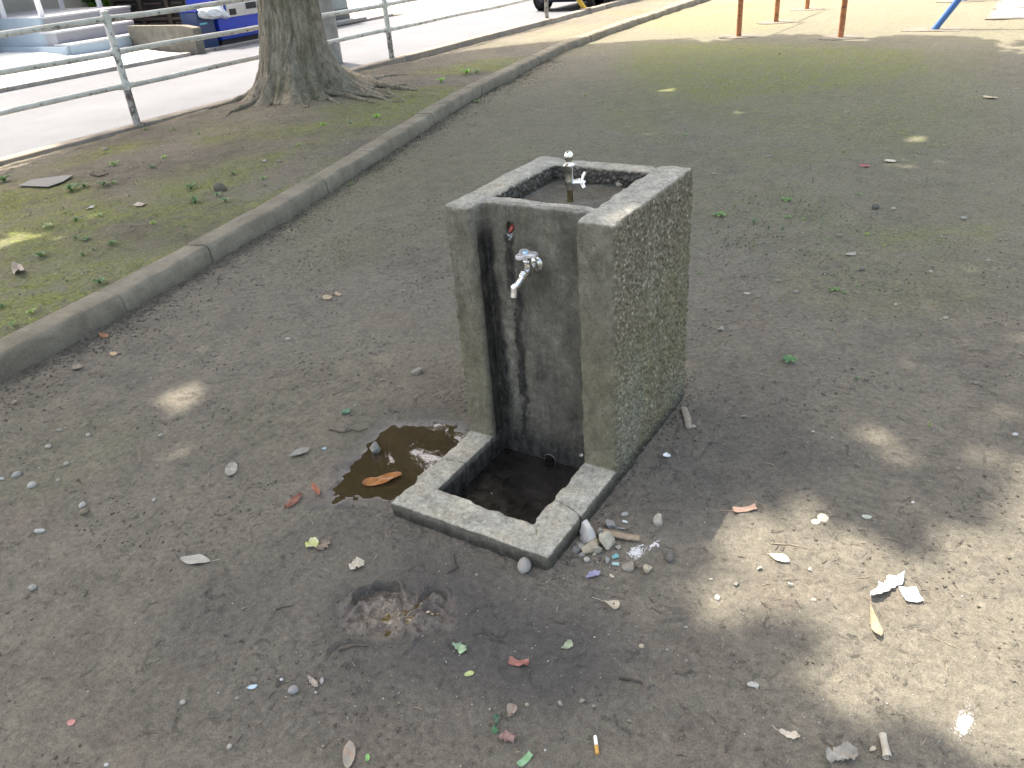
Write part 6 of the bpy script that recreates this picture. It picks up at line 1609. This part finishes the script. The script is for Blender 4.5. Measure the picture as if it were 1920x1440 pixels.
# piece of wood
def wood(px0, py0, px1, py1, wpx, label, c=(0.36, 0.29, 0.20), name='wood_piece', lift=0.006, z1=0.0, c2=None):
    a = spot(px0, py0); b_ = spot(px1, py1); a.z += lift; b_.z += lift + z1
    mpx = (b_ - a).length / math.hypot(px1 - px0, py1 - py0); w = wpx * mpx / 2; d = (b_ - a).normalized(); s = d.cross(Vector((0, 0, 1))).normalized(); u = s.cross(d)
    vs = []; fs = []; n = 10; rr = random.Random(px0)
    sec = [(-1, -.3), (-.9, .35), (-.3, .62), (.35, .5), (.95, .2), (1, -.35), (.2, -.6), (-.5, -.55)]
    for i in range(n + 1):
        t = i / n; f = 0.82 + 0.18 * math.sin(3.1 * t) + rr.uniform(-.07, .07)
        if t == 0: f *= 0.55
        for (x, y) in sec:
            q = a.lerp(b_, t + rr.uniform(-.01, .01)) + s * (x * w * f) + u * (y * w * f * 0.8) + s * (w * 0.5 * math.sin(2.5 * t)); vs.append(q)
    k = len(sec)
    for i in range(n):
        for j in range(k): fs.append((i * k + j, i * k + (j + 1) % k, (i + 1) * k + (j + 1) % k, (i + 1) * k + j))
    fs += [tuple(range(k))[::-1], tuple(n * k + j for j in range(k))]
    t = NT(name + '_mat'); cc = t.ramp(t.noise(60, 4, 0.7, stretch=(1, 1, 1)), [(0.35, tuple(x * 0.6 for x in c)), (0.65, c)])
    mt = t.fin(cc, 0.85, t.bump(t.noise(150, 4, 0.7), 0.5, 0.002), None, 0.3)
    o = MB().add(vs, fs).build(name, mt, None, a, ang=40); tag(o, label, 'wood')
wood(1122, 1001, 1200, 1014, 15, 'pale brown broken piece of wood lying on the rubble heap', lift=0.012)
wood(1291, 806, 1279, 768, 8, 'weathered grey wood stick beside the right foot of the fountain', (0.32, 0.28, 0.22), 'wood_stick', lift=0.004, z1=0.004)
# twigs
def twig(pp, r, label, c='d', cat='twig', name='twig'):
    P = [spot(*q) for q in pp]; pts = []; rr = random.Random(int(pp[0][0]))
    for i in range(len(P) - 1):
        for q in range(4): pts.append(P[i].lerp(P[i + 1], q / 4) + Vector((rr.uniform(-1, 1) * r * .6, rr.uniform(-1, 1) * r * .6, r * 0.9 + rr.uniform(0, r))))
    pts.append(P[-1] + Vector((0, 0, r)))
    o = MB().tube(pts, [r * (1 - 0.5 * k / len(pts)) for k in range(len(pts))], 7).build(name, M_dktwig if c == 'd' else (M_straw if c == 's' else M_gtwig), None, P[0]); tag(o, label, cat)
M_gtwig = simple('grey_twig', (0.20, 0.18, 0.15), 0.85, 0.3, 50, 0)
twig([(624, 741), (650, 730), (676, 716)], 0.0024, 'thin curved grey twig on the ground above the puddle', 'g')
twig([(640, 742), (660, 733), (682, 722)], 0.0014, 'second thinner twig lying along the curved grey twig', 'g')
twig([(617, 806), (632, 811), (645, 813), (660, 808), (675, 811), (690, 804)], 0.0028, 'dark wavy root fragment breaking the soil above the puddle')
twig([(851, 1042), (852, 1058), (856, 1064)], 0.0028, 'upper half of a broken black twig before the slab', 'd')
twig([(857, 1064), (848, 1071), (838, 1077)], 0.0030, 'lower half of the broken black twig before the slab', 'd')
twig([(517, 1145), (530, 1141), (549, 1137)], 0.0022, 'short straight black twig left of the wet footprint', 'd')
twig([(263, 866), (262, 858), (262, 847)], 0.0011, 'left prong of a pale Y shaped stalk', 's')
twig([(263, 862), (270, 855), (276, 844)], 0.0010, 'right prong of a pale Y shaped stalk', 's')
twig([(257, 985), (272, 978), (283, 970), (301, 952)], 0.0016, 'thin brown crooked root on the soil at left', 'g')
twig([(778, 246), (790, 256), (791, 262), (777, 263)], 0.0035, 'bent pale twig at the foot of the kerb', 's')
twig([(1446, 1020), (1480, 1022), (1521, 1031)], 0.0016, 'thin pale stick in the sun above the long cream leaf', 's')
twig([(1645, 1008), (1670, 1010), (1704, 1021)], 0.0014, 'thin pale stick in the sun at the right', 's')
twig([(1380, 1138), (1388, 1148), (1396, 1155)], 0.0014, 'short dark stick at the shadow edge in the foreground', 'g')
twig([(1750, 1196), (1775, 1207), (1803, 1218)], 0.0010, 'fine pale stalk in the sunlit right foreground', 's')
twig([(1428, 867), (1450, 872), (1456, 880)], 0.0009, 'fine pale stalk in the shade right of the fountain', 's')
twig([(1808, 761), (1830, 764), (1850, 769)], 0.0015, 'pale straight stalk near the right edge', 's')
twig([(1603, 510), (1625, 501), (1655, 489)], 0.0020, 'grey forked twig right of the dark flat stone', 'g')
twig([(1880, 712), (1895, 709), (1912, 705)], 0.0012, 'thin stalk at the right edge above the sun patch', 's')
twig([(1127, 1103), (1135, 1106), (1158, 1107)], 0.0012, 'brown stalk piece in front of the slab corner', 'g')
twig([(1162, 1272), (1180, 1276), (1205, 1283)], 0.0035, 'dark root sliver breaking the soil in the foreground', 'd')
twig([(288, 1242), (294, 1238), (301, 1235)], 0.0012, 'pale short stalk in the left foreground', 's')
twig([(170, 328), (185, 332), (205, 327)], 0.0060, 'black rotten stick on the planting strip', 'd')
twig([(635, 1223), (660, 1214), (690, 1213)], 0.0022, 'dark curved root piece below the wet footprint', 'd')
# white splashes
def splash(px, py, w, h, n, label, seed, ang=0):
    g = random.Random(seed); b = MB(); c0 = spot(px, py)
    for k in range(n):
        r = abs(g.gauss(0, 0.42)); a = g.uniform(0, 2 * math.pi); ca, sa = math.cos(math.radians(ang)), math.sin(math.radians(ang))
        ex, ey = r * math.cos(a) * w / 2, r * math.sin(a) * h / 2
        p = spot(px + ex * ca - ey * sa, py + ex * sa + ey * ca); s = g.uniform(0.0005, 0.0024) * (1.3 - min(r, 1)) * (1.8 if g.random() < 0.08 else 1)
        bm = bmesh.new(); bmesh.ops.create_icosphere(bm, subdivisions=1, radius=1)
        for v in bm.verts: v.co *= g.uniform(.7, 1.2)
        b.bm(bm, Matrix.Translation(p) @ Matrix.Rotation(g.uniform(0, 3), 4, 'Z') @ Matrix.Diagonal((s * g.uniform(1.0, 2.4), s, s * 0.28, 1)))
    o = b.build('white_splash', simple('chalky_white', (0.60, 0.60, 0.60), 0.9, 0.1, 90), None, c0); tag(o, label, 'splash'); o['kind'] = 'stuff'
splash(1193, 1035, 60, 34, 330, 'chalky white splash on the soil right of the rubble heap', 3, -25)
splash(1225, 1022, 50, 10, 60, 'thin white trail leading away from the white splash', 5, -40)
splash(1808, 1355, 44, 70, 620, 'chalky white powder patch in the sunlit right foreground', 4, 20)
# flat ribbed sheet on the strip
P = [spot(35, 352), spot(60, 341), spot(120, 333), spot(139, 332), spot(118, 345), spot(92, 354)]
bm = bmesh.new(); f = bm.faces.new([bm.verts.new((v.x, v.y, v.z + 0.012)) for v in P]); r = bmesh.ops.extrude_face_region(bm, geom=[f]); bmesh.ops.translate(bm, vec=(0, 0, 0.005), verts=[q for q in r['geom'] if isinstance(q, bmesh.types.BMVert)])
t = NT('ribbed_plastic'); w_ = t.n('ShaderNodeTexWave'); w_.inputs['Scale'].default_value = 45; w_.bands_direction = 'Y'; t.l(t.pos(), w_.inputs[0])
mt = t.fin(t.ramp(w_.outputs[1], [(0.3, (0.10, 0.105, 0.10)), (0.7, (0.21, 0.215, 0.21))]), 0.4, t.bump(w_.outputs[1], 0.6, 0.004))
o = MB().bm(bm).build('ribbed_sheet', mt, None, P[0]); tag(o, 'torn grey ribbed plastic sheet lying on the planting strip', 'sheet')
# floating bits in the pit
for (px, py, s, lab) in ((922, 925, 4, 'white bubble on the black water of the foot basin'), (1005, 922, 2.5, 'tiny pale speck on the mud in the foot basin')):
    p = at(px, py, -0.033); bm = bmesh.new(); bmesh.ops.create_icosphere(bm, subdivisions=2, radius=0.0018 if s > 3 else 0.001)
    o = MB().bm(bm, Matrix.Translation(p)).build('speck', simple('speck_white', (0.75, 0.78, 0.8), 0.3, 0.02), None, p); tag(o, lab, 'speck')

# ------------------------------------------------------------------ weeds
M_weed = {}
def weedmat(c):
    if c not in M_weed:
        t = NT('weed_%d' % len(M_weed)); cc = t.ramp(t.noise(30, 3), [(0.3, tuple(x * 0.7 for x in c)), (0.7, tuple(min(1, x * 1.2) for x in c))])
        tr = t.n('ShaderNodeBsdfTranslucent'); t.l(cc, tr.inputs[0]); ms = t.n('ShaderNodeMixShader'); ms.inputs[0].default_value = 0.3
        t.fin(cc, 0.5); t.l(t.b.outputs[0], ms.inputs[1]); t.l(tr.outputs[0], ms.inputs[2]); t.l(ms.outputs[0], t.out.inputs[0]); M_weed[c] = t.m
    return M_weed[c]
def weed(px, py, wpx, label, kind='rosette', c=(0.10, 0.22, 0.055), nl=6, h=1.0, group=None):
    p, d, mp = frame(px, py, 0); R_ = wpx * mp / 2; rr = random.Random(int(px * 13 + py)); root = thing('weed' if kind != 'grass' else 'grass_tuft', p, label, 'weed' if kind != 'grass' else 'grass', group)
    mt = weedmat(c)
    for k in range(nl):
        a = 2 * math.pi * k / nl + rr.uniform(-.4, .4); dd = Vector((math.cos(a), math.sin(a), 0)); s = Vector((-dd.y, dd.x, 0)); L = R_ * rr.uniform(0.75, 1.15)
        b = MB(); vs = []; fs = []
        n = 6
        for i in range(n + 1):
            t = i / n
            if kind == 'grass': w = 0.055 * L * (1 - t) + 0.0006; r = L * 0.55 * t * t; z = L * h * 1.3 * t * (1 - 0.25 * t)
            else: w = L * 0.24 * math.sin(math.pi * min(1, 0.08 + 0.92 * t ** 1.25)) + 0.0004; r = L * t; z = L * h * (0.5 * math.sin(2.2 * t))
            c_ = p + dd * r + Vector((0, 0, z + 0.001))
            vs += [c_ - s * w + Vector((0, 0, w * .35)), c_, c_ + s * w + Vector((0, 0, w * .35))]
        for i in range(n):
            for j in range(2): fs.append((i * 3 + j, i * 3 + j + 1, (i + 1) * 3 + j + 1, (i + 1) * 3 + j))
        b.add(vs, fs).build('leaf' if kind != 'grass' else 'blade', mt, root, ang=80)
GB = (0.15, 0.30, 0.08); GD = (0.085, 0.20, 0.065); GY = (0.28, 0.40, 0.08); GP = (0.16, 0.28, 0.13)
weed(1479, 680, 38, 'largest green seedling with broad leaves right of the fountain', c=(0.13, 0.30, 0.12), nl=7, h=1.0)
weed(1606, 713, 12, 'tiny green sprout right of the largest seedling', c=GD, nl=4)
weed(1741, 803, 20, 'yellow green grass tuft above the sun patch', 'grass', GY, 7)
weed(1348, 405, 32, 'bright green spreading weed beside the top right corner of the fountain', c=GB, nl=8, h=0.5)
weed(1473, 377, 26, 'green weed behind and right of the spreading weed', c=GB, nl=7, h=0.5)
weed(1477, 408, 18, 'small weed directly below the green weed at right', c=GB, nl=5, h=0.5)
weed(1413, 424, 34, 'sparse grass tuft between fountain corner and small weeds', 'grass', GP, 12)
weed(1440, 432, 24, 'thin grass tuft right of the sparse one', 'grass', GP, 9)
weed(1467, 433, 24, 'thin grass tuft in the middle of the right hand weeds', 'grass', GP, 9)
weed(1508, 413, 12, 'yellow green sprout right of the small weeds', c=GY, nl=4)
weed(1448, 350, 10, 'single sprout behind the spreading weed', c=GD, nl=4)
weed(1524, 343, 22, 'low patch of green sprouts on the bare ground behind the fountain', 'grass', GP, 8)
weed(1580, 290, 20, 'low green sprouts farther back behind the fountain', 'grass', GY, 8)
weed(1610, 366, 16, 'green sprout left of the dark rounded stone', c=GB, nl=5)
weed(1625, 442, 14, 'yellow green sprout below the dark rounded stone', c=GY, nl=5)
weed(1554, 450, 12, 'green sprout among pebbles right of the grass tufts', c=GB, nl=4)
weed(1564, 544, 24, 'trailing green weed on dark soil right of the fountain', c=GB, nl=7, h=0.4)
weed(1583, 549, 12, 'small sprout at the end of the trailing weed', c=GB, nl=5, h=0.5)
weed(1608, 537, 12, 'small green sprout right of the trailing weed', c=GB, nl=5)
weed(1410, 565, 14, 'upright green grass sprout close to the fountain flank', 'grass', GB, 5)
weed(1420, 594, 16, 'pale grass sprout below the upright green one', 'grass', GP, 5)
weed(1462, 567, 14, 'yellowish grass sprout left of the trailing weed', 'grass', GY, 5)
weed(1449, 590, 14, 'thin pale grass blades near the fountain flank', 'grass', GP, 4)
weed(1560, 622, 18, 'green grass tuft on dark soil above the largest seedling', 'grass', GB, 7)
weed(1507, 632, 20, 'pale grass tuft just above the largest seedling', 'grass', GP, 7)
weed(1604, 601, 12, 'bluish grass sprout right of the pale tufts', 'grass', GP, 4)
weed(1672, 612, 12, 'thin grass sprout farther right in the shade', 'grass', GP, 4)
weed(1725, 632, 18, 'green tuft in the shade toward the right edge', 'grass', GB, 7)
weed(1656, 463, 12, 'green sprout on the mossy patch at right', c=GY, nl=4)
weed(1312, 513, 10, 'green sprout touching the fountain back edge', c=GB, nl=4)
weed(1098, 181, 12, 'small green sprout on open ground near the far kerb', c=GB, nl=4)
weed(1462, 102, 10, 'tiny sprout on the mossy ground near the orange posts', c=GP, nl=4)
weed(1285, 253, 14, 'green sprout on the ground behind the fountain', c=GB, nl=5, h=0.5)
weed(1695, 253, 10, 'small green sprout beside a light fleck far behind', c=GY, nl=4)
weed(895, 193, 16, 'green sprout at the foot of the kerb beyond the tree', c=GB, nl=5)
weed(660, 347, 12, 'green sprout at the foot of the kerb left of the fountain', c=GB, nl=4)
weed(444, 466, 10, 'green sprout at the kerb foot in the middle', c=GD, nl=4)
# planting strip weeds
weed(8, 341, 34, 'dark green weed cut by the left edge on the strip', c=GD, nl=8)
weed(135, 358, 34, 'wide green weed on the strip beside the ribbed sheet', c=GD, nl=8)
weed(158, 351, 22, 'green weed touching the wide one on the strip', c=GD, nl=6)
weed(194, 349, 26, 'broad leaved green weed right of the ribbed sheet', c=GD, nl=7)
weed(212, 345, 14, 'small weed at the right end of the weed row', c=GB, nl=5)
weed(215, 311, 22, 'bright green weed on the strip behind the weed row', c=GB, nl=7)
weed(308, 297, 14, 'bright yellow green weed in the middle of the strip', c=(0.22, 0.46, 0.06), nl=6)
weed(285, 315, 18, 'green weed left below the bright yellow green one', c=GD, nl=6)
weed(272, 243, 12, 'bright green sprout near the first fence post', c=(0.22, 0.46, 0.06), nl=5)
weed(160, 266, 12, 'pale green sprout below the street kerb', c=GB, nl=5)
weed(326, 243, 12, 'green sprout right of the first fence post', c=GB, nl=5)
weed(373, 252, 10, 'green sprout on bare soil left of the tree', c=GB, nl=4)
weed(437, 328, 16, 'green weed on moss below the tree', c=GD, nl=6)
weed(493, 337, 16, 'bright green weed on moss close to the kerb', c=GB, nl=6)
weed(560, 273, 12, 'yellow green sprout on the moss near the kerb', c=(0.22, 0.46, 0.06), nl=5)
weed(366, 381, 26, 'trailing green weed in the middle of the mossy strip', c=GD, nl=7)
weed(358, 355, 26, 'low green weed above the trailing one', c=GD, nl=7)
weed(422, 379, 18, 'green weed below the half buried stone', c=GP, nl=5)
weed(407, 368, 18, 'pale weed touching the half buried stone', c=GP, nl=5)
weed(90, 428, 24, 'sunlit yellow green weed in the light fleck', c=(0.34, 0.42, 0.20), nl=7)
weed(143, 415, 18, 'pale green weed right of the sunlit weed', c=GD, nl=6)
weed(187, 406, 14, 'small pale green weed on the strip', c=GP, nl=5)
weed(142, 448, 14, 'left end of a trailing weed pair on the moss', c=GD, nl=5)
weed(161, 450, 26, 'trailing green weed on the moss', c=GD, nl=7, h=0.5)
weed(210, 459, 22, 'dark green weed standing on the yellow moss', c=GD, nl=7)
weed(176, 469, 12, 'small weed left below the dark green one', c=GP, nl=4)
weed(77, 482, 32, 'long leaved weed below the sunlit fleck', c=GD, nl=5)
weed(157, 480, 22, 'green weed with long leaves nearer the kerb', c=GD, nl=5)
weed(288, 421, 16, 'yellow green weed in the centre of the moss', c=GY, nl=5)
weed(346, 427, 10, 'tiny sprout near the kerb on the moss', c=GD, nl=4)
weed(127, 528, 12, 'tiny green sprout near the kerb at left', c=GD, nl=4)
weed(188, 532, 30, 'weed leaning against the kerb top at left', c=GD, nl=8)
weed(60, 588, 20, 'yellow green weed beside the kerb at far left', c=GY, nl=6)
weed(5, 576, 20, 'green weed at the left edge beside the kerb', c=GD, nl=6)
weed(24, 610, 22, 'bright green broad sprout against the kerb at left edge', c=GB, nl=5)
weed(875, 138, 20, 'bright green weed on the strip beyond the tree', c=(0.20, 0.48, 0.05), nl=7)
weed(893, 137, 14, 'pale weed right of the bright weed beyond the tree', c=GP, nl=5)
weed(827, 154, 20, 'bright green weed between tree roots and kerb', c=(0.20, 0.48, 0.05), nl=7)
weed(634, 163, 16, 'bright grass tuft growing among the tree roots', 'grass', (0.20, 0.44, 0.06), 10)
weed(707, 221, 16, 'bright green sprout on moss right of the tree', c=(0.20, 0.48, 0.05), nl=6)
weed(607, 236, 14, 'green sprout on moss in front of the tree', c=(0.20, 0.48, 0.05), nl=5)
weed(657, 232, 12, 'pale green sprout right of the one before the tree', c=GP, nl=5)
weed(595, 187, 14, 'small green weed at the tree base', c=GD, nl=5)

# ------------------------------------------------------------------ groups of like things
GROUPS = {'weed': 'small weeds sprouting from the soil', 'grass': 'small grass tufts on the bare ground', 'pebble': 'pebbles lying on the soil',
          'stone': 'loose stones on the soil', 'rubble': 'rubble heap at the corner of the fountain slab', 'leaf': 'fallen leaves on the ground',
          'twig': 'twigs and stalks on the ground', 'scrap': 'coloured scraps on the ground', 'wrapper': 'torn wrappers on the ground', 'tree': 'park trees',
          'slab': 'white concrete slabs on the sunlit ground', 'edging': 'gutter edgings across the street', 'chip': 'cream chips in the sun patch', 'paper': 'white papers in the sun patch',
          'seed': 'seeds on the ground', 'puddle': 'muddy puddles by the fountain', 'kerb': 'concrete kerbs', 'splash': 'chalky white splashes', 'speck': 'specks in the foot basin', 'wood': 'pieces of wood by the fountain'}
for o in list(sc.objects):
    if o.parent is None and o.get('category') in GROUPS and o.get('kind') != 'stuff': o['group'] = GROUPS[o['category']]
